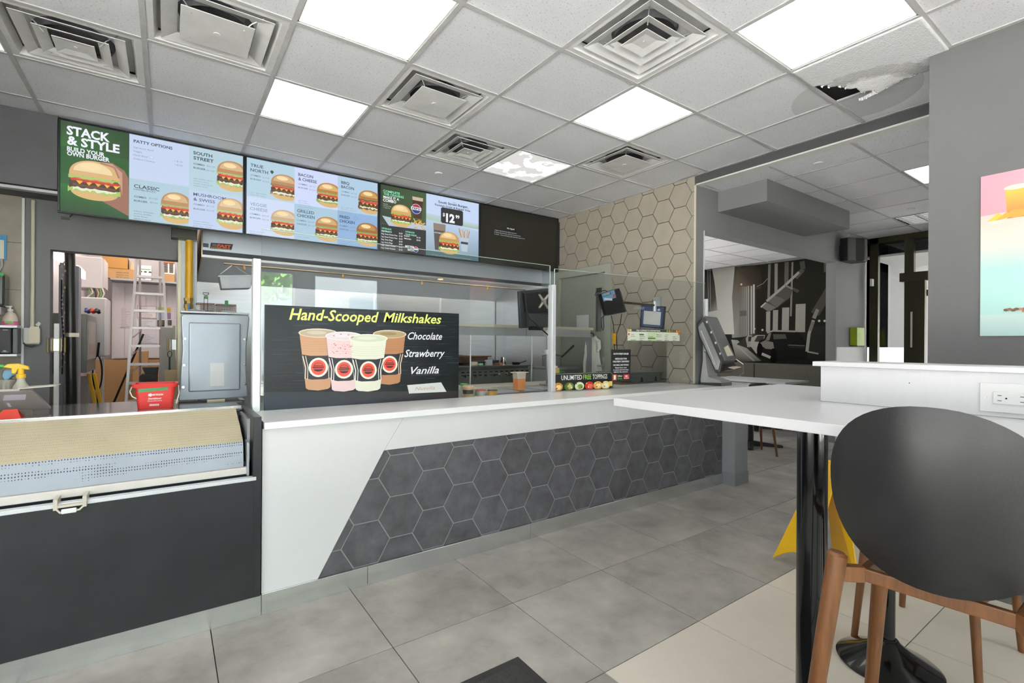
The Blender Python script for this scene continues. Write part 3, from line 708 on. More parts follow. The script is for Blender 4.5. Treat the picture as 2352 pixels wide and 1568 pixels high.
A.text('+ $1.00', 0.039, 2.677, .012, SOFT); A.text('+ $3.00', 0.039, 2.649, .012, SOFT)
A.rect(xb, b0, a1, b1, 'b4cfdb'); A.poly([(xa, b0), (xb, b0), (xb, 2.497), (xa, 2.492)], 'aecbd8'); A.rect(xb, b0, a1, 2.48, 'bfcfea')
TX(A, (-0.212, 2.426), (-0.056, 2.435), 'CLASSIC', .026, INK, bold=.012)
TX(A, (-0.212, 2.408), (-0.078, 2.412), 'HAMBURGER', .013, '56697a')
for s, y_, pr in (('COMBO', 905, '$14.29'), ('BURGER', 943, '$9.29')):
    pass
TX(A, (-0.211, 2.353), (-0.136, 2.358), 'COMBO', .0135, '4c5d6e', bold=.02); TX(A, (-0.121, 2.357), (-0.068, 2.362), '$14.29', .012, SOFT)
TX(A, (-0.211, 2.322), (-0.129, 2.326), 'BURGER', .0135, '4c5d6e', bold=.02); TX(A, (-0.113, 2.325), (-0.067, 2.328), '$9.29', .012, SOFT)
for i, s in enumerate(('lettuce, tomatoes,', 'onions, pickles,', 'South Street', 'signature sauce')):
    p = (-0.211, 2.246); A.text(s, p[0], p[1] - i * .019, .0105, '5d7080', a1=p[0] + len(s) * .0068)
burger(A, .055, 2.191, .215, .245, (xa, xb, b0, b1), ('b88a5c', 'd6b183'), '9ab86c', 4)
TX(A, (0.162, 2.764), (0.291, 2.762), 'SOUTH', .025, INK, bold=.02); TX(A, (0.163, 2.724), (0.301, 2.724), 'STREET', .025, INK, bold=.02)
TX(A, (0.163, 2.683), (0.238, 2.685), 'COMBO', .0135, '4c5d6e', bold=.02); TX(A, (0.255, 2.684), (0.309, 2.69), '$15.29', .012, SOFT)
TX(A, (0.163, 2.651), (0.246, 2.651), 'BURGER', .0135, '4c5d6e', bold=.02); TX(A, (0.253, 2.649), (0.307, 2.653), '$10.29', .012, SOFT)
for i, s in enumerate(('aged cheddar, lettuce,', 'tomatoes, onions,', 'pickles, South Street', 'signature sauce')):
    p = (0.164, 2.568); A.text(s, p[0], p[1] - i * .019, .0095, '7f93a6', a1=p[0] + len(s) * .0062)
burger(A, .435, 2.515, .235, .25, (xb, a1, b0, b1), ('b98a58', 'd8b488'), 'a3bf74', 5)
TX(A, (0.164, 2.434), (0.389, 2.439), 'MUSHROOM', .024, '4b5a6c', bold=.01); TX(A, (0.164, 2.394), (0.312, 2.398), '& SWISS', .024, '4b5a6c', bold=.01)
TX(A, (0.165, 2.359), (0.24, 2.361), 'COMBO', .0125, '6f7f90', bold=.02); TX(A, (0.255, 2.36), (0.307, 2.361), '$15.79', .011, SOFT)
TX(A, (0.165, 2.323), (0.246, 2.326), 'BURGER', .0125, '6f7f90', bold=.02); TX(A, (0.254, 2.325), (0.307, 2.327), '$10.79', .011, SOFT)
for i, s in enumerate(('sauteed mushrooms,', 'tomatoes, swiss cheese', 'garlic mayo, lettuce')):
    p = (0.164, 2.226); A.text(s, p[0], p[1] - i * .018, .0095, '7f93a6', a1=p[0] + len(s) * .0062)
burger(A, .43, 2.199, .22, .258, (xb, a1, b0, b1), ('c9a67a', 'dfc59c'), 'b3c98a', 6)
A.build('screen_picture', inkE, t)
# --- screen 2
t, A, a0, a1, b0, b1 = tv(.527, 1.685, 2.168, 2.838, 'second menu screen from the left, six burgers in blue panels')
c1 = .916; c2 = 1.292; mid = 2.501
A.rect(a0, mid, c1, b1, 'b3cfe0'); A.rect(a0, b0, c1, mid, 'ccd9f2'); A.rect(c1, mid, c2, b1, 'cdd8f8'); A.rect(c1, b0, c2, mid, 'a9c8dc'); A.rect(c2, mid, a1, b1, 'b0cce2'); A.rect(c2, b0, a1, mid, '8fb2d8')
def item(A, n1, n2, p, q, pc, pb, dsc, col=INK, h=.026, kind='BURGER', names=None):
    A.text(n1, p[0], p[1], h, col, a1=p[0] + q[0], bold=.015); A.text(n2, p[0], p[1] - .040, h, col, a1=p[0] + q[1], bold=.015)
    y = p[1] - .078
    A.text('COMBO', p[0], y, .013, '5a6c80', a1=p[0] + .078, bold=.01); A.text(pc, p[0] + .094, y - .002, .012, SOFT, a1=p[0] + .145)
    A.text(kind, p[0], y - .032, .013, '5a6c80', a1=p[0] + .082, bold=.01); A.text(pb, p[0] + .094, y - .034, .012, SOFT, a1=p[0] + .145)
    for i, s in enumerate(dsc): A.text(s, p[0], y - .145 - i * .018, .009, '8496aa', a1=p[0] + len(s) * .0063)
item(A, 'TRUE', 'NORTH', (0.568, 2.755), (.098, .135), '$17.29', '$12.29', ('bacon, aged cheddar,', 'maple mayo, lettuce'), '3c5260')
A.ell(0.734, 2.742, .014, .014, '2f4a44', n=7); A.rect(0.732, 2.722, 0.737, 2.743, '2f4a44')
item(A, 'VEGGIE', 'CHEESE', (0.566, 2.426), (.128, .135), '$15.29', '$10.29', ('lettuce, tomatoes,', 'signature sauce'), '90a2b8')
item(A, 'BACON', '& CHEESE', (0.948, 2.754), (.125, .158), '$17.29', '$12.29', ('aged cheddar,', 'bacon, lettuce,', 'tomatoes, onions,', 'pickles, South Street', 'signature sauce'), '2b3d56')
item(A, 'GRILLED', 'CHICKEN', (0.939, 2.428), (.145, .15), '$16.99', '$11.99', ('lettuce, tomatoes,',), '33495c', kind='SANDEE')
item(A, 'BBQ', 'BACON', (1.324, 2.757), (.075, .12), '$17.29', '$12.29', ('bacon, aged cheddar,', 'BBQ sauce, crispy onions', 'South Street', 'signature sauce'), '2b3d56')
item(A, 'FRIED', 'CHICKEN', (1.311, 2.434), (.095, .14), '$15.99', '$10.99', ('two fried chicken', 'tenders, lettuce,', 'tomatoes, onions'), '1e3350', kind='SANDEE')
A.ell(1.461, 2.451, .015, .015, '44607c'); A.ell(1.461, 2.451, .0135, .0135, '93b5da')
for (bx, bz, cl_, pal, gr) in ((.836, 2.513, (a0, c1), ('b78a5e', 'd3ae80'), '8c7a5a'), (.838, 2.202, (a0, c1), ('c9a882', 'dcc5a4'), 'a9c39a'), (1.216, 2.513, (c1, c2), ('b8813f', 'd9ae70'), '8fb060'),
                               (1.205, 2.198, (c1, c2), ('b27f48', 'd3a870'), '8fb060'), (1.595, 2.514, (c2, a1), ('a8763c', 'cf9f5c'), '6e5a3a'), (1.577, 2.197, (c2, a1), ('9a6a34', 'c08c4a'), '7fae4a')):
    burger(A, bx, bz, .235, .225, (cl_[0], cl_[1], b0, b1), pal, gr, int(bx * 100))
A.build('screen_picture', inkE, t)
# --- screen 3
t, A, a0, a1, b0, b1 = tv(1.689, 2.845, 2.168, 2.838, 'third menu screen with the twelve dollar combo offer')
c = 2.194
A.rect(a0, b0, c, b1, '3d4f33'); A.poly([(a0, 2.45), (c, 2.42), (c, b1), (a0, b1)], ['2c3a28', '4a5c38', '46603a', '31442c'])
A.rect(a0, b0, c, 2.435, '2a2a2c'); A.poly([(a0 + .02, 2.52), (a0 + .09, 2.43), (c, 2.44), (c, 2.49)], 'b9c4d2')
A.rect(c, b0, a1, b1, 'c6d8f4'); A.poly([(c, 2.55), (a1, 2.54), (a1, 2.60), (c, 2.62)], ['a9c8a8', '9fb89a', 'c2d4e8', 'b8ccd8']); A.poly([(c, b0), (a1, b0), (a1, 2.52), (c, 2.56)], ['8fa6b0', '7d93a0', 'b4cbe4', 'b9cfe6']); A.rect(c, b0, a1, b0 + .06, '4d6f74')
TX(A, (1.731, 2.756), (1.904, 2.766), 'COMPLETE', .022, '8fe0b8', bold=.03); TX(A, (1.732, 2.727), (1.945, 2.737), 'THE CRAVING', .022, '8fe0b8', bold=.03)
TX(A, (1.732, 2.696), (1.897, 2.707), 'MAKE IT A', .024, 'f2f5f2', bold=.03); TX(A, (1.729, 2.663), (1.866, 2.673), 'COMBO', .028, 'f2f5f2', bold=.03)
for i, s in enumerate(('Includes', 'fountain drink', '+ reg. fries')): A.text(s, a0 + .032, 2.635 - i * .018, .010, 'dfe6df', a1=a0 + .032 + len(s) * .0058)
burger(A, 1.92, 2.435, .225, .225, (a0, c, b0, b1), ('d6a765', 'ecd09a'), '9abf4e', 9)
for i in range(26):
    R_ = random.Random(i); x_ = a0 + .345 + R_.random() * .12; z_ = 2.435 + R_.random() * .10 * (1 - abs(x_ - a0 - .40) * 6); A.line([(x_, z_), (x_ + R_.uniform(-.03, .03), z_ + R_.uniform(.01, .035))], .009, random.Random(i * 3).choice(('d9a844', 'c08a2c', 'e8c266')))
A.poly([(a0 + .335, 2.755), (a0 + .455, 2.755), (a0 + .44, 2.55), (a0 + .35, 2.55)], '4a2818'); A.poly([(a0 + .335, 2.765), (a0 + .455, 2.765), (a0 + .452, 2.73), (a0 + .338, 2.73)], 'c9b8a4')
q = (2.08, 2.643)
A.ell(*q, .052, .052, 'e8ecf4'); A.ell(*q, .048, .048, 'b5303c', t0=.15, t1=PI - .15, n=16); A.ell(*q, .048, .048, '2a3f86', t0=PI + .15, t1=2 * PI - .15, n=16); A.rect(q[0] - .056, q[1] - .012, q[0] + .056, q[1] + .018, 'f2f4fa'); A.text('PEPSI', q[0] - .045, q[1] - .006, .018, '141a2e', a1=q[0] + .045, bold=.03)
TX(A, (1.715, 2.387), (1.815, 2.391), 'UPGRADE', .0155, '8fe0b8', bold=.03); TX(A, (1.715, 2.361), (1.82, 2.366), 'YOUR SIDE', .0155, '8fe0b8', bold=.03)
TX(A, (1.963, 2.387), (2.062, 2.386), 'UPGRADE', .0155, '8fe0b8', bold=.03); TX(A, (1.96, 2.36), (2.089, 2.366), 'YOUR DRINK', .0155, '8fe0b8', bold=.03)
for i, (s, p_) in enumerate((('Lrg. Fries', '$2.00'), ('Reg. Sweet Potato Fries', '$1.00'), ('Lrg. Sweet Potato Fries', '$4.00'), ('Reg. Onion Rings', '$2.00'), ('Lrg. Onion Rings', '$4.00'), ('Reg. Classic Poutine', '$3.00'), ('Lrg. Classic Poutine', '$5.00'))):
    z_ = 2.362 - i * .0275; A.text(s, a0 + .012, z_, .0135, 'e9e9ea', a1=a0 + .012 + len(s) * .0072, bold=.02); A.text(p_, a0 + .195, z_, .0135, 'e9e9ea', a1=a0 + .232, bold=.02)
A.text('Bottled', a0 + .25, 2.345, .0135, 'e9e9ea', bold=.02); A.text('$1.00', a0 + .385, 2.345, .0135, 'e9e9ea', bold=.02); A.text('Milkshake', a0 + .25, 2.318, .0135, 'e9e9ea', bold=.02); A.text('$3.00', a0 + .385, 2.318, .0135, 'e9e9ea', bold=.02)
A.text('BETTER', a0 + .262, 2.232, .024, 'eeeef2', a1=a0 + .36, bold=.03); A.text('WITH', a0 + .285, 2.202, .024, 'eeeef2', a1=a0 + .355, bold=.03); A.ell(a0 + .378, 2.226, .028, .03, 'e8ecf4'); A.ell(a0 + .378, 2.226, .025, .027, 'b5303c', t0=.2, t1=PI - .2); A.ell(a0 + .378, 2.226, .025, .027, '2a3f86', t0=PI + .2, t1=2 * PI - .2)
A.text('GET A', c + .33, 2.775, .011, '4a5866', align='c')
TX(A, (2.33, 2.75), (2.694, 2.769), 'South Street Burger,', .025, '18202c', bold=.02); TX(A, (2.291, 2.716), (2.722, 2.723), 'Fountain Drink & Regular Fries', .020, '18202c', bold=.02)
A.text('FOR', c + .32, 2.672, .010, '4a5866', align='c')
x_, y_, X_, Y_ = (2.362, 2.544, 2.63, 2.711)
A.rect(x_ + .01, y_, X_ - .01, Y_, '2c2c2e'); A.rect(x_, y_ + .01, X_, Y_ - .01, '2c2c2e')
A.text('$', x_ + .022, y_ + .075, .034, 'f4f6fa', bold=.03); A.text('12', x_ + .06, y_ + .022, .085, 'f4f6fa', a1=x_ + .165, bold=.05); A.text('99', x_ + .175, y_ + .075, .034, 'f4f6fa', bold=.04)
A.poly([(c + .08, 2.52), (c + .225, 2.52), (c + .205, 2.25), (c + .10, 2.25)], '5a524e'); A.poly([(c + .08, 2.53), (c + .225, 2.53), (c + .218, 2.46), (c + .087, 2.46)], '8f8072'); A.text('SOUTH STREET BURGER', c + .09, 2.425, .012, 'dfe3ea', a1=c + .215, bold=.03)
for i in range(14): A.line([(c + .425 + (i % 7) * .011, 2.40), (c + .385 + (i % 7) * .022, 2.49 + (i * 7 % 5) * .006)], .009, ('c9a06a', 'b08650', 'dcc092')[i % 3])
A.poly([(c + .40, 2.42), (c + .51, 2.42), (c + .49, 2.27), (c + .42, 2.27)], 'b9c6d4'); A.rect(c + .41, 2.35, c + .50, 2.375, '3a4048')
burger(A, c + .268, 2.219, .255, .24, (c, a1, b0, b1), ('c99a5c', 'e6c68c'), '9abf5e', 12)
A.text('the combo price does not include tax and bottled drinks', c + .06, b0 + .012, .006, 'c8d8dc', a1=a1 - .1)
A.build('screen_picture', inkE, t)
# --- screen 4, switched off
t, A, a0, a1, b0, b1 = tv(2.849, 4.0, 2.168, 2.838, 'dark fourth menu screen showing only a no-signal message')
A2 = MB(); A2.box(a0, a1, 4.653, 4.657, b0, b1); A2.build('dark_screen', M('dark_screen_glass', '2b2a24', .3, spec=.4), t)
A = Art(planeY(4.6525)); A.k = 1
A.text('No Signal', 3.219, 2.601, .016, 'dfe4ea', a1=(3.322, 2.604)[0], bold=.01)
for i, s in enumerate(('1. Please check the input cable connection', '2. Please check the power status of connected device', '3. Press    key on remote, and check the input device')):
    A.text(s, (3.043, 2.559)[0], (3.043, 2.559)[1] - i * .023, .0105, 'cfd6de', a1=(3.358, 2.566)[0] + i * .06)
A.build('screen_text', inkE, t)
m = MB(); m.box(4.0, 4.03, 4.66, 4.70, 2.26, 2.80); one('screen_end_bracket', M('bracket_black', '23241f', .5), 'dark bracket closing the gap between the last screen and the tiled wall', 'bracket', m)
m = MB(); m.box(-.62, -.575, 4.66, 4.68, 2.13, 2.148).tube([(-.575, 4.67, 2.15), (-.56, 4.67, 2.168)], .004, 6); one('cable_end', black, 'small black plug dangling under the left corner of the menu screens', 'plug', m)

# ================================================================== SIGNS ON THE GLASS
t = thing('milkshake_sign', (1.0, 2.885, CT), 'large dark milkshake sign with four cups leaning on the glass', 'sign')
m = MB(); m.box(.424, 1.606, 2.886, 2.893, CT + .004, 1.4645); m.build('board', M('sign_board', '1a1d20', .3), t)
A = Art(planeY(2.886)); a0, a1, b0, b1 = .424, 1.606, CT + .004, 1.4645
A.rect(a0, b0, a1, b1, '161b1e'); R = random.Random(11)
for i in range(520):
    x_ = R.uniform(a0, a1 - .05); z_ = R.uniform(b0 + .10, b1 - .004); l = R.uniform(.02, .22); s = R.uniform(.0008, .0022)
    A.poly([(x_, z_), (min(x_ + l, a1), z_ + R.uniform(-.002, .002)), (min(x_ + l, a1), z_ + s), (x_ + .01, z_ + s)], R.choice(('101314', '0b0d0e', '2c3438', '465056', '15191b', '1e2427')), True)
A.k += 1; A.poly([(a0, b0), (a1, b0), (a1, b0 + .045), (a0, b0 + .10)], ['2c3844', '262224', '3a3230', '2a3238'])
TX(A, (0.545, 1.389), (1.05, 1.392), 'Hand-Scooped', .062, 'cfd672', bold=.018, shear=.25)
TX(A, (1.079, 1.393), (1.474, 1.395), 'Milkshakes', .058, 'cfd672', bold=.018, shear=.25)
TX(A, (1.239, 1.287), (1.48, 1.287), 'Chocolate', .046, 'e3e3e6', bold=.012, shear=.35)
TX(A, (1.217, 1.176), (1.501, 1.172), 'Strawberry', .046, 'e3e3e6', bold=.012, shear=.35)
TX(A, (1.262, 1.067), (1.458, 1.061), 'Vanilla', .046, 'e3e3e6', bold=.012, shear=.35)
A.poly([(1.237, 0.998), (1.475, 1.006), (1.515, 0.942), (1.25, 0.944)], 'c9cdc9'); A.text('Nutella', 1.289, 0.962, .022, 'b9917e', a1=(1.43, 0.959)[0], shear=.3)
def cup(x, top, bot, wt_, wb, body, foam, zl=None):
    h = top - bot
    A.poly([(x - wt_ * .93, top - .01), (x - wb, bot + .012), (x - wb * .8, bot + .003), (x, bot - .004), (x + wb * .8, bot + .003), (x + wb, bot + .012), (x + wt_ * .93, top - .01)], body)
    def wz(z): return wb + (wt_ * .93 - wb) * (z - bot) / h
    for k in range(5): z = top - .045 - k * .013; A.line([(x - wz(z), z), (x - wz(z) * .5, z - .006), (x + wz(z) * .5, z - .006), (x + wz(z), z)], .0013, foam[1])
    z0, z1 = bot + h * .19, bot + h * .60
    A.poly([(x - wz(z0), z0 + .008), (x - wz(z0) * .5, z0 - .002), (x + wz(z0) * .5, z0 - .002), (x + wz(z0), z0 + .008), (x + wz(z1), z1 + .008), (x + wz(z1) * .5, z1), (x - wz(z1) * .5, z1), (x - wz(z1), z1 + .008)], '23262b')
    zc = (z0 + z1) / 2; rr = (z1 - z0) / 2
    for sg in (-1, 1): A.line([(x + sg * wz(z1) * .97, z1), (x + sg * wz(zc) * .86, zc), (x + sg * wz(z0) * .97, z0 + .004)], .006, foam[0])
    for sg in (-1, 1): A.line([(x + sg * wz(z1) * .80, z1), (x + sg * wz(zc) * .70, zc), (x + sg * wz(z0) * .80, z0)], .004, foam[0])
    A.ell(x, zc, rr * .80, rr * .83, 'e9ded0'); A.ell(x, zc, rr * .62, rr * .66, 'dd4f41')
    A.ell(x, zc + rr * .12, rr * .40, rr * .30, '2a1a18', t0=0, t1=PI); A.ell(x, zc + rr * .16, rr * .34, rr * .22, 'c24a3c', t0=.1, t1=PI - .1)
    A.rect(x - rr * .48, zc - rr * .03, x + rr * .48, zc + rr * .07, '2a1a18'); A.rect(x - rr * .40, zc - rr * .13, x + rr * .40, zc - rr * .08, '2a1a18'); A.ell(x, zc - rr * .17, rr * .38, rr * .18, '2a1a18', t0=PI, t1=2 * PI)
    A.ell(x, top, wt_, .026, foam[0]); A.ell(x, top - .001, wt_ * .93, .021, foam[2]); A.ell(x - .01, top + .002, wt_ * .5, .010, foam[3])
cup(.70, 1.317, .995, .108, .066, 'b98e6c', ('cfc2b0', 'a5795a', 'a89a84', 'b9ad98'))
cup(1.120, 1.318, 1.010, .108, .068, 'ad7a55', ('d0bfa6', '966444', 'a8946f', '8f7a58'))
cup(.842, 1.302, .982, .108, .068, 'd9bfbf', ('e4d6d6', 'c4a4a4', 'd2c6ca', 'dccfd2'))
cup(.985, 1.290, .975, .119, .074, 'd7d8c6', ('dcdfd0', 'b9bca6', 'c4cab4', 'd0d5c0'))
for i in range(40): A.ell(.842 + R.uniform(-.07, .05), 1.262 - abs(R.gauss(0, .05)), R.uniform(.001, .005), R.uniform(.001, .003), 'c4606a', n=6)
for i in range(5): A.ell(.842 + R.uniform(-.07, .05), 1.302 + R.uniform(-.012, .012), .006, .002, '8a3040', n=6)
A.build('printed_face', inkG, t)

def gy(x): return 2.889 - .1197 * (x - 2.458)                # just in front of the angled glass pane
def planeP(k):                                               # sign face following that pane; k = size factor of the drawing
    return lambda a, b, l: (a * k, gy(a * k) - l, 1.2625 * (1 - k) + b * k)
def board(t, pts, k, mat):
    vs = []
    for dy in (0, .004): vs += [(x * k, gy(x * k) + dy, 1.2625 * (1 - k) + z * k) for x, z in pts]
    n = len(pts); m = MB(); m.add(vs, [tuple(range(n)), tuple(range(2 * n - 1, n - 1, -1))] + [(i, i + n, (i + 1) % n + n, (i + 1) % n) for i in range(n)])
    return m.build('board', mat, t)
t = thing('toppings_sign', (2.73, 2.847, CT), 'dark rounded sign offering unlimited free toppings', 'sign')
a0, a1, b0, b1 = 2.468, 3.066, CT + .002, 1.034; rr = .022
out = [(a0, b0), (a1, b0)] + [(a1 - rr + rr * math.cos(x), b1 - rr + rr * math.sin(x)) for x in [PI / 2 * i / 5 for i in range(6)]] + [(a0 + rr - rr * math.sin(x), b1 - rr + rr * math.cos(x)) for x in [PI / 2 * i / 5 for i in range(6)]]
board(t, out, .990, M('sign_board', '1a1d20', .3))
A = Art(planeP(.990)); A.poly(out, '2a2d2b')
ins = [(a0 + .008 + (x - a0) * (1 - .016 / (a1 - a0)), b0 + (z - b0) * .955) for x, z in out]; A.line(ins[1:] + [ins[0]], .0022, 'b9bfb4')
TX(A, (2.545, .978), (2.745, 0), 'UNLIMITED', .038, 'f2f2ee', bold=.006); TX(A, (2.758, .978), (2.838, 0), 'FREE', .038, '9bcf5c', bold=.006); TX(A, (2.852, .978), (3.005, 0), 'TOPPINGS', .038, 'f2f2ee', bold=.006)
for i, (x, c_, d_) in enumerate(((2.515, 'c9853a', 'f0d8a0'), (2.62, '4f7a34', 'c9b080'), (2.72, 'd7dcc0', '7ea04e'), (2.82, 'c9332c', 'e8705a'), (2.905, 'e0a94e', 'f2e0b4'), (2.985, 'e6d49a', 'f6efd0'))):
    A.ell(x, .925, .046, .034, c_, n=14, clip=(a0 + .01, a1 - .012, b0, 9)); A.ell(x + .006, .922, .026, .020, d_, n=12, clip=(a0 + .01, a1 - .012, b0, 9))
    for k in range(4): A.ell(x - .03 + k * .018, .945 - (k % 2) * .03, .007, .005, ('f6f0d0', '7a2c20', '5e8a3a', 'f4c84c')[(k + i) % 4], n=8)
A.rect(3.02, b0 + .02, a1 - .012, .955, 'e6c25e')
A.build('printed_face', inkG, t)

t = thing('driver_notice', (3.10, 2.79, .95), 'small black notice for delivery drivers hung on the glass', 'notice')
board(t, [(3.1, .94), (3.315, .94), (3.315, 1.22), (3.1, 1.22)], .973, M('notice_card', '262728', .4))
A = Art(planeP(.973)); A.rect(3.100, .940, 3.315, 1.220, '29292b')
for s, z, w_, h in (('SOUTH STREET BURGER', 1.176, .17, .014), ('MESSAGE FOR', 1.134, .132, .013), ('DELIVERY DRIVERS!', 1.110, .18, .013), ('NO BAG, NO FOOD!', 1.080, .17, .013), ('Please bring a bag', 1.058, .13, .010), ('to ensure the food stays', 1.040, .17, .010), ('fresh for the customer.', 1.022, .16, .010)):
    A.text(s, 3.2075 - w_ / 2, z, h, 'f0f0f0', a1=3.2075 + w_ / 2, bold=.03)
A.rect(3.118, .955, 3.160, 1.006, 'd9532c'); A.rect(3.128, .962, 3.150, .985, 'f2e6dc'); A.ell(3.139, .99, .012, .010, 'f2e6dc')
A.text('Uber', 3.170, .985, .014, 'f4f4f4', a1=3.225, bold=.02); A.text('Eats', 3.170, .963, .014, '4fbf4a', a1=3.222, bold=.02)
A.rect(3.236, .962, 3.300, 1.003, 'd9302c'); A.ell(3.268, .988, .016, .006, 'f4f4f4'); A.text('DOORDASH', 3.242, .968, .007, 'f4f4f4', a1=3.294, bold=.03)
A.build('printed_face', inkM, t)

t = thing('toppings_list', (3.47, 2.737, 1.295), 'long narrow strip listing free toppings, stuck on the glass', 'notice')
board(t, [(3.34, 1.296), (3.982, 1.296), (3.982, 1.403), (3.34, 1.403)], .956, whitep)
A = Art(planeP(.956)); A.rect(3.34, 1.296, 3.982, 1.403, 'e4ead8'); A.rect(3.34, 1.380, 3.982, 1.403, '3c4a40'); A.rect(3.575, 1.30, 3.69, 1.376, 'cfe0b4')
A.text('FREE TOPPINGS TO CHOOSE FROM:', 3.44, 1.386, .011, 'f4f6f0', a1=3.73, bold=.03)
for k, (x, c_) in enumerate(((3.352, 'e8b83c'), (3.372, 'f0d8a0'), (3.82, '8fae3c'), (3.85, 'd9a23c'), (3.88, '6d9a34'), (3.91, 'c9502c'), (3.94, 'e8c23c'), (3.96, 'd9702c'), (3.972, 'e8a23c'))): A.ell(x, 1.392, .012, .010, c_, n=9)
A.ell(3.970, 1.372, .012, .018, 'd9702c', n=9); A.ell(3.350, 1.356, .009, .012, 'c9602c', n=9); A.ell(3.350, 1.325, .009, .012, 'e8dca0', n=9)
R = random.Random(4)
for col_ in range(6):
    for row in range(4):
        x = 3.375 + col_ * .103; z = 1.352 - row * .0165; w_ = R.uniform(.03, .065)
        if (col_, row) in ((1, 0), (2, 2)): A.rect(x - .004, z - .003, x + (.05 if col_ == 1 else .085), z + .009, '3f8a3c')
        if R.random() < .85: A.text(R.choice(('Ketchup', 'Onions', 'Pickles', 'Relish', 'Lettuce', 'Mustard', 'Banana Peppers', 'Jalapenos', 'Mayo', 'Tomatoes', 'Hot Sauce', 'BBQ Sauce')), x, z, .0065, '3f4a40', a1=x + w_, bold=.02)
A.line([(3.34, 1.298), (3.982, 1.298)], .003, '3c6a44')
A.build('printed_face', inkM, t)

# ================================================================== KITCHEN SHELL
mb = MB(); mb.box(.22, 4.036, 6.12, 6.22, 0, 2.85)
kb = struct('wall_kitchen_back', steel_d, mb)
k = 0
for a, b in ((.235, 1.20), (1.204, 2.16), (2.164, 3.10), (3.104, 4.03)):
    mb = MB(); mb.box(a, b, 6.112, 6.12, .3, 1.90); mb.build('steel_panel', steel, kb, bevel=.001, seg=1)
for x in (1.202, 2.162, 3.102):
    mb = MB(); mb.box(x - .014, x + .014, 6.104, 6.113, .3, 1.95); mb.build('seam_strip', alu, kb)
mb = MB(); mb.box(4.028, 4.036, 4.76, 6.10, .3, 2.3); mb.build('steel_cladding', steel, wall_end)
mb = MB(); mb.box(.076, .20, 4.96, 6.2, 0, 2.316)
kc = struct('wall_kitchen_side', M('pale_steel_cladding', 'b9bfc2', .4, .4, var=.06), mb)
mb = MB(); mb.box(.070, .092, 4.945, 4.962, 0, 2.316); mb.build('corner_angle', M('brass_grey_angle', 'a8a48c', .35, .6), kc)
mb = MB(); mb.box(.186, .204, 4.945, 4.962, 0, 2.316); mb.build('corner_angle', steel_d, kc)
mb = MB(); mb.box(-2.2, 4.036, 4.72, 8.0, 2.86, 2.9)
struct('ceiling_kitchen', paint, mb)
mb = MB(); mb.box(.02, .20, 4.86, 4.955, 2.115, 2.20)
one('junction_trunk', M('dark_steel_box', '45463f', .35, .6), 'dark steel box where the yellow gas pipe enters below the menu screens', 'steel box', mb, bevel=.003)

# yellow gas pipe
t = thing('gas_pipe', (.146, 4.90, .7), 'thick yellow gas pipe with a brass valve and blue lever', 'pipe')
yel = M('yellow_pipe_paint', 'd9a514', .3, var=.12, vs=9)
m = MB(); m.cone((.146, 4.90, 1.62), (.146, 4.90, 2.115), .027, n=20).build('pipe', yel, t, smooth=True)
m = MB(); m.cone((.140, 4.90, .7), (.140, 4.90, 1.545), .024, n=20).build('pipe', yel, t, smooth=True)
brass = M('weathered_brass', '9c7f45', .45, .6, var=.2, vs=20)
m = MB(); m.cone((.143, 4.90, 1.545), (.143, 4.90, 1.575), .034, n=6).cone((.143, 4.90, 1.575), (.143, 4.90, 1.605), .030, n=16).cone((.143, 4.90, 1.605), (.143, 4.90, 1.630), .034, n=6).cone((.143, 4.87, 1.59), (.143, 4.845, 1.59), .012, n=10)
m.build('valve', brass, t)
m = MB(); m.box(.135, .151, 4.838, 4.846, 1.50, 1.572); m.build('lever', M('blue_lever', '1f6fb0', .4), t, bevel=.003)

# ------------------------------------------------------------------ exhaust hood
t = thing('exhaust_hood', (2.1, 5.5, 1.83), 'long stainless exhaust hood running behind the menu screens', 'exhaust hood')
hs = M('hood_steel', 'c4ccd6', .3, .3, var=.05, vs=2)
m = MB(); m.box(.243, 4.03, 5.0, 5.02, 2.062, 2.32); m.build('front_face', hs, t)
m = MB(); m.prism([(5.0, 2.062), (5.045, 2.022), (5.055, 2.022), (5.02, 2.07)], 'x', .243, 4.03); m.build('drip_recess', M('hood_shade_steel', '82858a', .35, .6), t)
m = MB(); m.box(.240, 4.03, 4.992, 5.05, 1.998, 2.022); m.build('lower_lip', M('hood_lip', 'd9dadb', .3, .5), t, bevel=.002)
m = MB(); m.prism([(5.0, 2.32), (5.0, 1.998), (5.98, 1.86), (6.11, 1.86), (6.11, 2.32)], 'x', .236, .246); m.build('end_panel', M('end_panel_steel', 'b9a684', .3, .6), t)
m = MB(); m.prism([(5.50, 2.30), (6.10, 1.90), (6.11, 1.91), (5.52, 2.31)], 'x', .25, 4.03); m.build('sloped_back', hs, t)
m = MB(); m.box(.25, 4.03, 5.02, 6.11, 2.31, 2.32); m.build('top_panel', steel_d, t)
for q in range(11):
    m = MB(); m.prism([(5.45, 2.29), (5.66, 2.17), (5.68, 2.185), (5.47, 2.305)], 'x', .25 + q * .345, .25 + q * .345 + .33); m.build('baffle_filter', steel_d, t)
m = MB(); m.cone((2.55, 5.02, 2.0), (2.55, 5.02, 1.995), .03, n=16).build('warm_lamp', M('warm_lamp_glow', 'ffb060', .4, emit=3), t)
A = Art(planeY(4.999)); A.poly([(.307, 2.132), (.476, 2.139), (.463, 2.085), (.299, 2.081)], '1c1712')
A.text('FAST', .352, 2.100, .026, 'e05a2c', a1=.463, bold=.05, shear=.15); A.text('KITCHEN HOOD', .308, 2.086, .009, 'd9b050', a1=.455, bold=.02)
for i in range(4):
    for j in range(3): A.rect(.318 + i * .008, 2.103 + j * .008, .323 + i * .008, 2.108 + j * .008, '8a8a82')
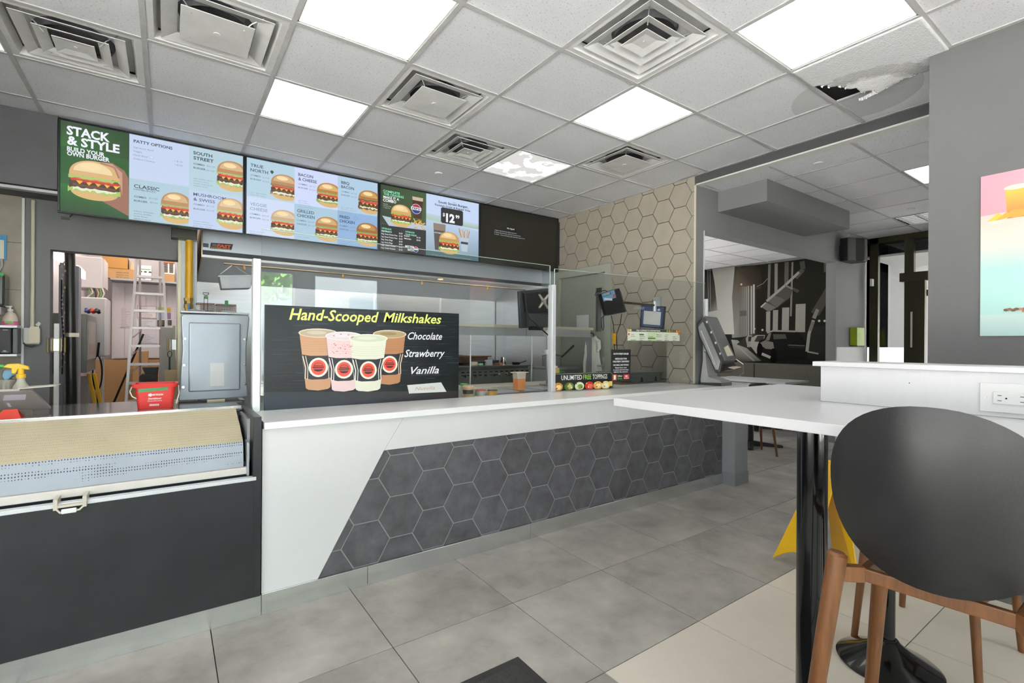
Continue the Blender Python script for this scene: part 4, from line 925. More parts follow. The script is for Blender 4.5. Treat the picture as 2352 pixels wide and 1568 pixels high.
A.rect(.249, 2.087, .289, 2.121, '23272e')
for i in range(4): A.line([(.254, 2.094 + i * .007), (.284, 2.095 + i * .007)], .0015, '6c7078')
A.build('badge', inkM, t)
# sprinkler pipe and nozzles below the hood
m = MB(); m.tube([(.42, 5.2, 1.985), (3.9, 5.2, 1.985)], .009, 8)
t2 = one('fire_pipe', M('tarnished_pipe', '7a6f5c', .5, .5), 'thin tarnished pipe with nozzles slung under the exhaust hood', 'pipe', m)
for x in (.585, 1.5, 2.4, 3.3):
    m = MB(); m.cone((x, 5.2, 1.98), (x, 5.2, 1.945), .010, .014, 10); m.build('nozzle', brass, t2)

# hanging steel pan
t = thing('hanging_pan', (.51, 5.2, 1.73), 'steel food pan hanging on wires under the hood', 'pan')
m = MB(); c0 = (.385, .640, 1.862, 1.885); vs = []
for (x0, x1, y0, y1, z) in ((.378, .646, 5.10, 5.28, 1.878), (.400, .632, 5.115, 5.265, 1.755), (.404, .628, 5.12, 5.26, 1.757), (.386, .638, 5.108, 5.272, 1.876)):
    tl = lambda x: (x - .51) * .10
    vs += [(x0, y0, z + tl(x0)), (x1, y0, z + tl(x1)), (x1, y1, z + tl(x1)), (x0, y1, z + tl(x0))]
fs = [(0, 1, 5, 4), (1, 2, 6, 5), (2, 3, 7, 6), (3, 0, 4, 7), (4, 5, 6, 7), (8, 9, 13, 12), (9, 10, 14, 13), (10, 11, 15, 14), (11, 8, 12, 15), (11, 10, 9, 8)] + [(k, (k + 1) % 4, 12 + (k + 1) % 4, 12 + k) for k in range(4)]
m.add(vs, fs).build('pan', steel_d, t, bevel=.004)
m = MB(); m.box(.370, .654, 5.092, 5.104, 1.862, 1.874); m.v = [(x, y, z + (x - .51) * .10) for x, y, z in m.v]; m.build('rim', steel_d, t)
for a, b in ((.385, 5.11), (.635, 5.11), (.385, 5.27), (.635, 5.27)):
    m = MB(); m.tube([(a, b, 1.875), (.493, 5.2, 1.982)], .0015, 5); m.build('wire', steel_d, t)

# ------------------------------------------------------------------ griddle along the back
t = thing('griddle', (3.2, 5.55, 0), 'long stainless griddle with a row of chrome knobs', 'griddle')
ss = M('griddle_steel', 'a3a399', .3, .7, var=.1, vs=5)
m = MB(); m.box(2.2, 4.02, 5.20, 6.08, .02, .96); m.build('body', ss, t)
m = MB(); m.box(2.2, 4.02, 5.17, 5.24, .945, .985); m.build('front_rail', M('greasy_rail', '6d7068', .3, .6), t, bevel=.006)
m = MB(); m.box(2.22, 4.0, 5.24, 6.0, .96, .975); m.build('plate', M('dark_griddle_plate', '2e3238', .3, .6, var=.2, vs=8), t)
m = MB(); m.box(2.2, 4.02, 6.0, 6.06, .96, 1.02).box(3.0, 3.9, 5.85, 6.0, 1.01, 1.025); m.build('splash_back', M('splash_dark', '3a3f44', .4, .5), t)
for q in range(13):
    x = 2.93 + q * .082
    for z in (.900, .862):
        m = MB(); m.box(x, x + .045, 5.197, 5.201, z, z + .013); m.build('vent_slot', dark, t)
for q, x in enumerate((2.985, 3.13, 3.28, 3.41, 3.505, 3.63, 3.75, 3.86)):
    m = MB()
    if q < 4: m.cone((x, 5.199, .862), (x, 5.192, .862), .016, n=14); m.build('knob_shaft', dark, t)
    else: m.cone((x, 5.20, .865), (x, 5.165, .865), .027, .021, n=18); m.build('knob', chrome, t, smooth=True)
# items on the griddle
m = MB(); m.prism([(3.165, 1.0), (3.54, 1.0), (3.56, 1.085), (3.15, 1.112)], 'y', 5.58, 5.84).box(3.10, 3.60, 5.55, 5.86, 1.085, 1.10)
one('rusty_tray', M('rusty_brown', '6e4a38', .5, .4, var=.3, vs=9), 'rust-brown roasting tray with a flared lip at the griddle back', 'tray', m, bevel=.004)
m = MB(); m.lathe((3.30, 5.385, .976), [(.07, 0), (.12, .06), (.116, .062), (.065, .01), (0, .006)][:4], 20)
one('dark_bowl', M('dark_bowl_metal', '2a333c', .3, .5), 'dark round bowl in front of the rust-brown tray', 'bowl', m, smooth=True)
for (x, c_, w_, nm) in ((3.115, 'd9ccb8', .08, 'cream cardboard scrap at the left of the griddle rail'), (3.22, '8fc9a4', .06, 'small mint green box on the griddle rail'), (3.33, 'b9c2c9', .09, 'tilted grey paper box on the griddle rail'), (3.47, '9a5a44', .06, 'small brown spice box on the griddle rail'), (3.53, 'd08a5c', .05, 'small orange spice box on the griddle rail')):
    m = MB(); m.box(x, x + w_, 5.25, 5.30, .986, 1.012 + (.04 if 'tilted' in nm else .02 if 'cream' in nm else 0)); one('small_box', M('box_' + c_, c_, .6), nm, 'box', m, bevel=.003)
m = MB(); m.lathe((4.02 - .19, 5.6, .976), [(.045, 0), (.045, .10), (.041, .10), (.041, .01)], 18)
one('steel_beaker', chrome, 'tall steel beaker standing at the right of the griddle', 'beaker', m, smooth=True)
m = MB(); m.lathe((3.90, 5.40, .976), [(.05, 0), (.06, .035), (.055, .035), (.047, .005)], 18).tube([(3.94, 5.36, 1.005), (3.99, 5.28, 1.035)], .006, 6)
one('small_pan', black, 'small black frying pan beside the steel beaker', 'pan', m, smooth=True)

# stove stand with the lidded pot, before the door
t = thing('work_stand', (3.72, 4.55, 0), 'small stainless work stand carrying the lidded pot', 'stand')
m = MB(); m.box(3.42, 3.98, 4.35, 4.75, .975, 1.0); m.build('stand_top', steel_d, t, bevel=.003)
for x, y in ((3.44, 4.37), (3.96, 4.37), (3.44, 4.73), (3.96, 4.73)):
    m = MB(); m.cone((x, y, 0), (x, y, .975), .016, n=10); m.build('leg', steel_d, t)
m = MB(); m.box(3.44, 3.96, 4.37, 4.73, .45, .47); m.build('lower_shelf', steel_d, t)
m = MB(); m.box(3.45, 3.62, 4.345, 4.351, .945, .965); m.build('label_strip', M('green_tape', '3fae4a', .6), t)
t.location = (3.745, 4.33, 0)
t = thing('cooking_pot', (3.78, 4.5, 1.0), 'polished lidded pot with a black handle in front of the door', 'pot')
m = MB(); m.lathe((3.78, 4.5, 1.0), [(.108, 0), (.116, .012), (.116, .118), (.122, .122)], 28).build('pot_body', M('pot_steel', 'd2d3d3', .22, .6), t, smooth=True)
m = MB(); m.lathe((3.78, 4.5, 1.122), [(.122, 0), (.122, .004), (.08, .018), (.02, .025)], 28).build('lid', M('lid_steel', 'a9abad', .25, .8), t, smooth=True)
m = MB(); m.lathe((3.78, 4.5, 1.147), [(.012, 0), (.010, .014), (.022, .022), (.020, .03), (.006, .034)], 14).build('lid_knob', black, t, smooth=True)
m = MB(); m.tube([(3.87, 4.44, 1.10), (3.90, 4.42, 1.13), (4.0, 4.35, 1.25)], [.009, .012, .014], 8).build('handle', black, t, smooth=True)
m = MB(); m.tube([(3.67, 4.46, 1.11), (3.635, 4.44, 1.105), (3.64, 4.42, 1.07), (3.67, 4.44, 1.06)], .007, 8).build('side_grip', chrome, t)

# ------------------------------------------------------------------ overshelf on posts
t = thing('overshelf', (2.6, 4.0, 0), 'stainless overshelf on posts crossing in front of the griddle', 'shelf')
def sh(x, z): return x * 3.9 / 4.2, 1.2625 + (z - 1.2625) * 3.9 / 4.2
m = MB(); m.box(1.2, 3.86, 3.88, 4.10, 1.420, 1.448); m.build('shelf_top', M('cream_steel_edge', 'cfc9b8', .4, .3), t, bevel=.002)
m = MB(); m.box(1.2, 3.82, 3.885, 3.90, 1.342, 1.420); m.build('shelf_apron', steel, t)
for x in (2.93, ):
    m = MB(); m.box(x - .001, x + .001, 3.883, 3.886, 1.342, 1.42); m.build('apron_seam', dark, t)
for x in (1.24, 3.80):
    m = MB(); m.box(x, x + .045, 3.89, 3.935, 0, 1.342); m.build('post', steel_d, t)
for x in (2.30, 3.02):
    m = MB(); m.cone((x, 3.91, .86), (x, 3.91, 1.342), .006, n=8); m.build('support_rod', alu, t)

# ------------------------------------------------------------------ prep line right behind the glass
t = thing('prep_table', (2.6, 3.3, 0), 'stainless prep table with topping wells behind the glass', 'prep table')
m = MB(); m.box(.62, 3.39, 3.0, 3.87, .84, .870); m.build('table_top', M('greasy_steel_top', 'a09c8c', .3, .6, var=.15, vs=4), t, bevel=.003)
m = MB(); m.box(.64, 3.38, 3.02, 3.86, .001, .84); m.build('cabinet', steel_d, t)
m = MB(); m.box(.62, 3.10, 3.53, 3.86, .870, .888); m.build('cutting_board', M('cream_board', 'd5d0c2', .5, var=.04), t, bevel=.003)
m = MB(); m.box(3.11, 3.40, 3.53, 3.86, .870, .888); m.build('cutting_board', M('cream_board', 'd5d0c2', .5), t, bevel=.003)
for x, w_ in ((2.03, .30), (2.36, .17), (2.56, .28), (2.86, .28), (3.16, .22)):
    m = MB(); m.box(x, x + w_, 3.16, 3.46, .872, .877).box(x + .01, x + w_ - .01, 3.17, 3.45, .877, .881); m.build('well_lid', steel, t, bevel=.002)
DELI = [(1.800, 3.09, .040, .085, 'e0b98c', 'tub of pale orange sauce with a black label behind the glass', '2a2622'), (1.865, 3.16, .042, .06, 'd9dcc0', 'pale yellow deli tub beside the sauce tub', 'd9dcc0'), (1.905, 3.08, .036, .05, 'cfc8c2', 'clear deli tub with a red lid', 'cc4a3c'),
        (2.005, 3.08, .038, .045, 'd9a24a', 'small deli tub with a dark lid and amber sauce', '2a2f30'), (1.83, 3.20, .03, .09, 'cfe0d0', 'clear tub with a green lid behind the pale tubs', '4fa860')]
for x, y, r, h, c_, lb, lid in DELI:
    t = thing('deli_tub', (x, y, .871), lb, 'tub'); mt = M('tub_' + c_, c_, .3, coat=.3)
    m = MB(); m.lathe((x, y, .871), [(r * .86, 0), (r * .92, .003), (r, h * .86)], 20).build('tub', mt, t, smooth=True)
    m = MB(); m.lathe((x, y, .871 + h * .86), [(r * 1.06, 0), (r * 1.06, h * .1), (r * .95, h * .14)], 20).build('lid', M('lid_' + (lid if 'label' not in lb else 'e8c8a0'), lid if 'label' not in lb else 'e8c8a0', .35), t, smooth=True)
    if 'label' in lb: m = MB(); m.cone((x, y, .871 + h * .3), (x, y, .871 + h * .65), r * .965, r * 1.0, 20, False); m.build('label_band', M('label_black', '25221e', .5), t)
t = thing('tall_tub', (2.37, 3.24, .882), 'tall clear tub of orange seasoning with a flat lid', 'tub')
m = MB(); m.prism([(2.335, .882), (2.405, .882), (2.412, .975), (2.330, .975)], 'y', 3.20, 3.27).build('tub', M('orange_powder', 'd98c54', .5), t, bevel=.004)
m = MB(); m.prism([(2.330, .975), (2.412, .975), (2.416, 1.022), (2.325, 1.022)], 'y', 3.20, 3.27).build('tub_top', M('cloudy_plastic', 'cdbfae', .3), t, bevel=.004)
m = MB(); m.box(2.312, 2.432, 3.19, 3.28, 1.022, 1.032).build('lid', off, t, bevel=.002)
t = thing('squeeze_bottle', (2.86, 3.36, .882), 'clear squeeze bottle of yellow sauce with a white nozzle', 'bottle')
m = MB(); m.box(2.825, 2.895, 3.33, 3.40, .882, 1.052).build('bottle_body', M('mustard_fill', 'd3b266', .3, coat=.3), t, bevel=.012, seg=3)
m = MB(); m.lathe((2.86, 3.365, 1.052), [(.03, 0), (.03, .012), (.010, .018), (.004, .045)], 14).build('nozzle', whitep, t, smooth=True)

# ------------------------------------------------------------------ POS monitor seen from behind, on the counter's far side
t = thing('order_monitor', (2.62, 3.4, .888), 'black order monitor seen from behind with a bare X-shaped mount', 'monitor')
m = MB(); m.prism([(2.480, 1.720), (2.835, 1.772), (2.835, 1.415), (2.500, 1.400)], 'y', 3.40, 3.43); m.build('casing', M('monitor_charcoal', '2c2f33', .4), t, bevel=.008)
m = MB(); m.prism([(2.515, 1.705), (2.83, 1.745), (2.83, 1.55), (2.54, 1.535)], 'y', 3.365, 3.40); m.build('rear_hump', black, t, bevel=.008)
m = MB(); m.box(2.57, 2.80, 3.372, 3.40, 1.42, 1.53); m.build('rear_plate', M('charcoal_plate', '35383a', .5), t, bevel=.004)
m = MB(); m.box(2.60, 2.74, 3.38, 3.42, 1.385, 1.415); m.build('stand_foot', black, t, bevel=.004)
m = MB(); cx_, cz_ = 2.72, 1.640
for sx_, sz_ in ((1, 1), (-1, 1), (1, -1), (-1, -1)): m.tube([(cx_, 3.355, cz_), (cx_ + sx_ * .052, 3.355, cz_ + sz_ * .06)], [.016, .010], 8)
m.cone((cx_, 3.362, cz_), (cx_, 3.335, cz_), .022, .018, 16); m.build('mount_cross', M('bare_cast_metal', 'aaa69a', .4, .6), t)
m = MB(); m.tube([(2.55, 3.37, 1.54), (2.56, 3.34, 1.48), (2.64, 3.33, 1.42), (2.76, 3.35, 1.35), (2.80, 3.36, 1.33), (2.83, 3.38, 1.30)], .006, 8); m.build('cable', black, t)
m = MB(); m.cone((2.855, 3.46, .888), (2.855, 3.46, 1.75), .014, n=12).box(2.80, 2.91, 3.41, 3.51, .888, .896); m.build('pole', steel_d, t)
m = MB(); m.box(2.82, 2.87, 3.44, 3.48, 1.34, 1.39); m.box(2.83, 2.86, 3.445, 3.475, 1.17, 1.21); m.build('pole_clamp', off, t, bevel=.003)

# tablet hanging tilted on a wall arm
t = thing('wall_tablet', (3.37, 3.1, 1.5), 'tilted black tablet box with a blue sticker, hung from the wall arm', 'tablet')
P = [(3.176, 1.722), (3.42, 1.787), (3.508, 1.567), (3.258, 1.524)]
m = MB(); m.prism(P, 'y', 3.10, 3.15); m.build('casing', M('glossy_black_case', '1a1718', .2, coat=.5), t, bevel=.008)
m = MB(); m.prism([(3.42, 1.787), (3.452, 1.752), (3.525, 1.575), (3.508, 1.567)], 'y', 3.11, 3.17); m.build('side_rail', M('charcoal_plate', '35383a', .5), t, bevel=.003)
A = Art(planeY(3.0995)); A.poly([(3.180, 1.716), (3.345, 1.765), (3.372, 1.695), (3.208, 1.650)], '5b8fb0'); A.poly([(3.186, 1.712), (3.30, 1.745), (3.308, 1.722), (3.196, 1.690)], '2c3a48'); A.poly([(3.325, 1.722), (3.350, 1.728), (3.358, 1.70), (3.334, 1.694)], 'c9402c')
A.text('ORDERS', 3.192, 1.696, .016, 'b9c9d6', a1=3.29, slope=.27, bold=.02); A.rect(3.215, 1.664, 3.32, 1.684, 'c9d2d6'); A.build('sticker', inkM, t)
m = MB(); m.tube([(3.52, 3.14, 1.66), (3.62, 3.14, 1.66)], .012, 8); m.tube([(3.60, 3.14, 1.66), (4.02, 3.16, 1.66)], .011, 8); m.build('arm', M('arm_dark_steel', '57534c', .35, .7), t)
m = MB(); m.cone((4.0, 3.16, 1.60), (4.0, 3.16, 1.70), .02, n=12).box(4.012, 4.029, 3.10, 3.19, 1.56, 1.74); m.build('wall_bracket', steel, t)
for pts, nm in (([(3.20, 3.12, 1.72), (3.12, 3.12, 1.70), (3.13, 3.12, 1.73), (3.25, 3.12, 1.755), (3.28, 3.12, 1.745)], 'cable'), ([(3.25, 3.12, 1.53), (3.20, 3.12, 1.50), (3.21, 3.12, 1.41), (3.225, 3.12, 1.39), (3.235, 3.12, 1.42), (3.225, 3.12, 1.52)], 'cable'),
                ([(3.33, 3.12, 1.53), (3.36, 3.12, 1.44), (3.37, 3.12, 1.36), (3.39, 3.12, 1.0), (3.38, 3.12, .94)], 'cable'), ([(3.47, 3.12, 1.55), (3.45, 3.12, 1.45), (3.40, 3.12, 1.36), (3.41, 3.12, 1.2), (3.40, 3.12, .94)], 'cable')):
    m = MB(); m.tube(pts, .004, 6); m.build(nm, black, t, smooth=True)
m = MB(); m.prism([(3.362, 1.368), (3.395, 1.365), (3.385, 1.265), (3.368, 1.27)], 'y', 3.115, 3.14).build('yellow_cable_wrap', M('yellow_tag', 'd9a32c', .5), t, bevel=.002)

# grey cutlery tray with cut-outs, on a brown board
t = thing('cutlery_bin', (3.88, 3.14, .9), 'grey-green divided cutlery bin behind the low glass guard', 'bin')
m = MB(); gz = M('grey_green_plastic', '8b9488', .45)
m.prism([(3.47, .985), (4.36, .985), (4.33, .915), (4.28, .905), (3.60, .905), (3.53, .925)], 'y', 3.10, 3.40); m.build('bin_body', gz, t, bevel=.006)
m = MB(); m.box(3.44, 4.39, 3.08, 3.42, .984, 1.0); m.build('rim', gz, t, bevel=.006)
for x in (3.72, 3.93, 4.10):
    m = MB(); m.prism([(x, .905), (x + .035, .905), (x + .020, .95), (x + .010, .95)], 'y', 3.096, 3.101); m.build('slot', dark, t)
m = MB(); m.box(3.40, 3.62, 3.06, 3.30, .893, .904); one('brown_board', M('brown_wood_board', '8f6c48', .5), 'small brown board sticking out under the cutlery bin', 'board', m)
m = MB(); m.box(3.40, 4.02, 3.0, 3.6, .001, .893); t = one('side_shelf', white, 'white side shelf carrying the cutlery bin beside the tiled wall', 'shelf', m)

# ------------------------------------------------------------------ door in the end wall
fr_m = M('door_frame_grey', 'a3a79b', .5); dl = M('door_leaf_grey_green', '9a9f93', .5, var=.03)
mb = MB(); mb.box(4.018, 4.12, 3.775, 3.865, 0, 2.17).box(4.018, 4.12, 4.655, 4.745, 0, 2.17).box(4.018, 4.12, 3.865, 4.655, 2.085, 2.17)
dr = struct('door_1', fr_m, mb)
def leaf():
    m = MB(); x0, x1 = 4.058, 4.098
    m.box(x0, x1, 3.87, 3.945, .01, 2.08).box(x0, x1, 4.055, 4.65, .01, 2.08).box(x0, x1, 3.945, 4.055, .01, 1.41).box(x0, x1, 3.945, 4.055, 1.915, 2.08); return m
leaf().build('door_leaf', dl, dr)
m = MB(); m.box(4.052, 4.06, 3.935, 3.945, 1.40, 1.925).box(4.052, 4.06, 4.055, 4.065, 1.40, 1.925).box(4.052, 4.06, 3.945, 4.055, 1.40, 1.41).box(4.052, 4.06, 3.945, 4.055, 1.915, 1.925); m.build('window_bead', fr_m, dr)
m = MB(); m.box(4.076, 4.082, 3.945, 4.055, 1.41, 1.915); m.build('wired_pane', M('wired_dark_glass', '3d4340', .15, coat=.5), dr)
m = MB(); m.cone((4.058, 3.905, 1.02), (4.02, 3.905, 1.02), .012, n=10).tube([(4.022, 3.905, 1.02), (4.02, 4.0, 1.02)], .009, 8).box(4.05, 4.058, 3.88, 3.93, .95, 1.12); m.build('door_handle', steel, dr)
m = MB(); m.box(4.05, 4.058, 3.89, 3.96, 1.25, 1.33); m.build('closer_plate', dl, dr)
t = thing('door_notice', (4.05, 4.26, 1.46), 'white notice sheet taped on the grey door', 'notice')
m = MB(); m.box(4.054, 4.0565, 4.158, 4.362, 1.462, 1.612).build('sheet', whitep, t)
A = Art(planeX(4.054)); A.rect(4.160, 1.464, 4.360, 1.610, 'd2d6d4')
for i, w_ in enumerate((.10, 0, 0, .05, .14, .15, .12)):
    if w_: A.text(('Please keep this door closed', '', '', 'Thank you', 'No entry without staff', 'Deliveries at the rear door', 'Call before entering')[i], 4.33 if i else 4.31, 1.585 - i * .018, .007, '6c7478', a1=4.33 - w_)
A.build('printed_face', inkM, t)
# white apron hanging on the door-side hook
t = thing('apron', (3.90, 3.96, .9), 'white apron gathered on a hook in front of the grey door', 'apron')
cloth_w = M('white_apron_cloth', 'efefe8', .85, bump=.3, bs=30)
def drape(cx, cz, w0, w1, h, ph, y0, nx=26, nz=14):
    vs = []; fs = []
    for k in range(nz + 1):
        v = k / nz; w_ = w0 + (w1 - w0) * v ** .7
        for i in range(nx + 1):
            u = i / nx - .5; f = .020 * math.sin(u * 22 + ph + v * 1.2) * (.5 + v) + .012 * math.sin(u * 47 + v * 3)
            vs.append((cx + u * w_ + .006 * math.sin(v * 9 + ph), y0 + f, cz - h * v - .02 * math.cos(u * PI) * (1 - v)))
    for k in range(nz):
        for i in range(nx): a = k * (nx + 1) + i; fs.append((a, a + 1, a + nx + 2, a + nx + 1))
    m = MB(); m.add(vs, fs); return m
drape(3.93, 1.36, .09, .30, .52, 0, 3.97).build('apron_skirt', cloth_w, t, smooth=True)
drape(3.86, 1.30, .10, .17, .26, 2, 3.945).build('apron_bib', cloth_w, t, smooth=True)
m = MB(); m.tube([(3.93, 3.93, 1.33), (3.99, 3.925, 1.30), (4.0, 3.925, 1.22), (3.97, 3.925, 1.18)], [.02, .025, .02, .012], 8); m.build('knot', cloth_w, t, smooth=True)
m = MB(); m.tube([(3.90, 4.0, 1.40), (3.93, 3.955, 1.385), (3.93, 3.945, 1.35)], .006, 6); m.build('hook', black, t)
m = MB(); m.tube([(3.92, 3.94, 1.05), (3.86, 3.93, 1.06), (3.80, 3.94, 1.055)], .003, 5); m.build('apron_string', cloth_w, t)

# framed notice, right part of the tiled wall
t = thing('framed_notice', (4.02, 3.2, 1.42), 'tilted dark frame with a blue and white notice on the tiled wall', 'framed notice')
Q = [(3.342, 1.678), (3.045, 1.642), (3.065, 1.421), (3.359, 1.449)]
m = MB(); m.prism(Q, 'x', 4.012, 4.029); m.build('frame', M('frame_black', '2a2c33', .3), t, bevel=.003)
cq = (sum(q[0] for q in Q) / 4, sum(q[1] for q in Q) / 4)
def inq(f): return [(cq[0] + (q[0] - cq[0]) * f, cq[1] + (q[1] - cq[1]) * f) for q in Q]
def bil(u, v):
    a, b, c_, d = Q; return tuple((1 - v) * ((1 - u) * d[i] + u * c_[i]) + v * ((1 - u) * a[i] + u * b[i]) for i in (0, 1))
A = Art(planeX(4.012)); A.poly(inq(.90), '41527c'); A.poly([bil(.14, .14), bil(.86, .14), bil(.86, .74), bil(.14, .74)], 'd9ddd8')
p = bil(.14, .86); A.text('KITCHEN NOTICE', p[0], p[1], .010, 'c9cfe0', a1=bil(.55, .86)[0], slope=.1, bold=.02); p = bil(.14, .80); A.text('PLEASE READ THIS', p[0], p[1], .010, 'c9cfe0', a1=bil(.58, .86)[0], slope=.1, bold=.02)
for i, v in enumerate((.66, .61, .56, .51)): p = bil(.22, v); A.text(('All staff wash hands before work', 'and clean the counter after', 'each order is handed over', 'to the customer. Thanks.')[i], p[0], p[1], .005, '7c828c', a1=bil(.78, v)[0], slope=.1)
A.ell(*bil(.76, .83), .018, .011, 'c9cfe0', n=8); A.poly([bil(.16, .06), bil(.84, .06), bil(.84, .09), bil(.16, .09)], '7c86ac')
A.build('printed_face', inkM, t)

# added light strips, hidden by the front lip, to brighten the cooking line
for q, x in enumerate((.9, 2.1, 3.3)):
    m = MB(); m.box(x - .5, x + .5, 5.06, 5.20, 2.285, 2.305)
    one('added_hood_light', M('added_hood_glow', 'fff4e4', .4, emit=14), ('left', 'middle', 'right')[q] + ' added fill light strip inside the exhaust hood', 'lamp', m)

# ================================================================== BACK PASSAGE BEHIND THE GREY WALL
mb = MB(); mb.box(-.95, -.80, 5.12, 8.0, 0, 2.86)
struct('wall_passage_left', M('passage_white_wall', 'cfc9c9', .5, var=.03), mb)
mb = MB(); mb.box(-.80, .22, 7.9, 8.0, 0, 2.86)
struct('wall_passage_back', M('passage_back_wall', 'c9c6c6', .4), mb)
mb = MB(); mb.box(.20, .24, 6.22, 7.9, 0, 2.86)
struct('wall_passage_right', M('passage_white_wall', 'cfc9c9', .5), mb)
# walk-in cooler wall of ribbed white panels
mb = MB(); mb.box(-.55, .20, 7.62, 7.88, 1.05, 1.98)
ck = tag(mb.build('cooler_wall', M('cooler_white', 'd0cccf', .35, var=.03), None, loc=(-.2, 7.7, 1.05)), 'white ribbed cooler wall behind the ladder', 'cooler')
for q in range(7):
    m = MB(); m.box(-.53 + q * .105, -.53 + q * .105 + .098, 7.61, 7.622, 1.06, 1.93); m.build('rib_panel', M('cooler_white', 'd0cccf', .35), ck)
mb = MB(); mb.box(-.70, .19, 7.60, 7.64, 0, 1.04)
one('plywood_panel', M('plywood', 'b48f62', .7, var=.08, vs=3, stretch=(1, 1, .3)), 'tall plywood panel below the cooler wall', 'panel', mb)
mb = MB(); mb.box(-.55, .20, 7.35, 7.88, 1.985, 2.005)
one('storage_shelf', steel_d, 'high storage shelf above the cooler wall', 'shelf', mb)
def carton(x0, x1, y0, y1, z0, z1, label, tp='cardboard', txt=None, flap=False, col='b98a52'):
    t = thing('cardboard_box', ((x0 + x1) / 2, (y0 + y1) / 2, z0), label, 'box')
    m = MB(); m.box(x0, x1, y0, y1, z0, z1).build('box_body', M(tp, col, .8), t, bevel=.003, seg=1)
    m = MB(); m.box(x0 - .001, x1 + .001, y0 - .001, y1 + .001, (z1 - .012), z1 + .0015); m.build('lid_seam', M('kraft_tape', 'a57a44', .6), t)
    if txt:
        A = Art(planeY(y0 - .001))
        for i, s in enumerate(txt): A.text(s, x0 + (x1 - x0) * .30, z1 - .05 - i * .028, .014, '4c3a24', a1=x0 + (x1 - x0) * .75)
        A.build('printed_face', inkM, t)
b = (-0.574, 1.955); e = (-0.317, 2.123)
carton(b[0], e[0], 7.4, 7.7, 2.008, e[1], 'lower brown carton with printed lines on the storage shelf', txt=('PACKING CARTON', 'CONTENTS 12 PCS', 'NET WT.  4.5 KG', 'GROSS WT.  5.2 KG'))
b2 = (-0.624, 2.101); e2 = (-0.391, 2.262)
carton(b2[0], e2[0], 7.4, 7.7, e[1] + .004, e2[1], 'upper brown carton stacked on the printed carton', tp='cardboard_dark', col='a87c40', txt=None)
m = MB(); q0 = (-0.385, 2.11); q1 = (-0.317, 2.236)
m.prism([(q0[0] + .012, q0[1]), (q1[0], q0[1]), (q1[0] - .01, q1[1] - .04), (q0[0] + .02, q1[1])], 'y', 7.42, 7.7)
one('crumpled_bag', M('kraft_paper', 'b7a083', .8, bump=.5, bs=25), 'crumpled paper bag beside the upper carton', 'bag', m, bevel=.01)
m = MB(); q0 = (-0.05, 1.952); q1 = (0.051, 2.084); m.box(q0[0], q1[0] + .02, 7.4, 7.7, 2.007, max(q1[1], 2.10))
one('cardboard_box', cardboard, 'small brown carton to the right of the ladder top', 'box', m, bevel=.003)
t = thing('vent_crate', (0, 7.5, 2.1), 'white slatted crate standing on the small carton', 'crate')
q0 = (-0.05, 2.079); q1 = (0.05, 2.233)
m = MB(); m.box(q0[0], q1[0] + .02, 7.42, 7.7, max(q0[1], 2.105), q1[1]).build('crate_body', off, t)
for i in range(9):
    z = max(q0[1], 2.105) + .02 + i * (q1[1] - q0[1] - .03) / 9
    for a in (0, 1):
        m = MB(); x = q0[0] + .01 + a * .055; m.box(x, x + .04, 7.415, 7.421, z, z + .007); m.build('slot', dark, t)
m = MB(); m.box(q0[0], q1[0] + .02, 7.42, 7.7, q1[1] + .001, q1[1] + .09); one('cardboard_box', M('orange_carton', 'a5744a', .8), 'orange-brown carton on top of the slatted crate', 'box', m)
q0 = (-0.296, 1.947); q1 = (-0.164, 2.182)
t = thing('white_box', (q0[0] + .05, 7.5, 2.01), 'white printed box seen between the ladder rails', 'box')
m = MB(); m.box(q0[0], q1[0], 7.38, 7.7, 2.01, q1[1]).build('box_body', whitep, t)
A = Art(planeY(7.379)); A.rect(q0[0] + .01, q1[1] - .05, q1[0] - .01, q1[1] - .04, '4a8a3a')
for i in range(3): A.ell(q0[0] + .03 + i * .045, q1[1] - .075, .016, .010, '33363a', n=9)
A.ell(q0[0] + .06, q1[1] - .15, .022, .018, '8a94a4', n=10); A.build('printed_face', inkM, t)
# papers on the cooler wall
A0 = [((-0.309, 1.552), (-0.112, 1.71), 'e6dfe2', 'white safety sheet with a dark border on the cooler wall'), ((-0.311, 1.449), (-0.117, 1.528), 'd3d9dc', 'pale sheet below the safety sheet'), ((-0.1, 1.553), (-0.035, 1.629), 'a9c0dc', 'pale blue card on the cooler wall'),
      ((-0.101, 1.662), (-0.038, 1.7), 'a9c95c', 'lime green note above the pale blue card'), ((-0.006, 1.638), (0.034, 1.7), 'c9b020', 'mustard yellow note right of the ladder'), ((-0.003, 1.556), (0.035, 1.629), '8a6a94', 'purple card below the mustard note'),
      ((-0.104, 1.455), (-0.03, 1.536), '2a2a24', 'black flyer with lime lettering on the cooler wall'), ((0.003, 1.472), (0.044, 1.539), '3a403c', 'dark flyer at the right of the ladder'), ((-0.474, 1.435), (-0.361, 1.677), 'd3c9cd', 'large crumpled list in a plastic sleeve, left of the ladder'),
      ((-0.304, 1.24), (-0.105, 1.36), 'c9cdd6', 'grey notice sheet low on the cooler wall'), ((0.061, 1.548), (0.113, 1.693), 'dcd6da', 'white list at the right edge of the cooler wall')]
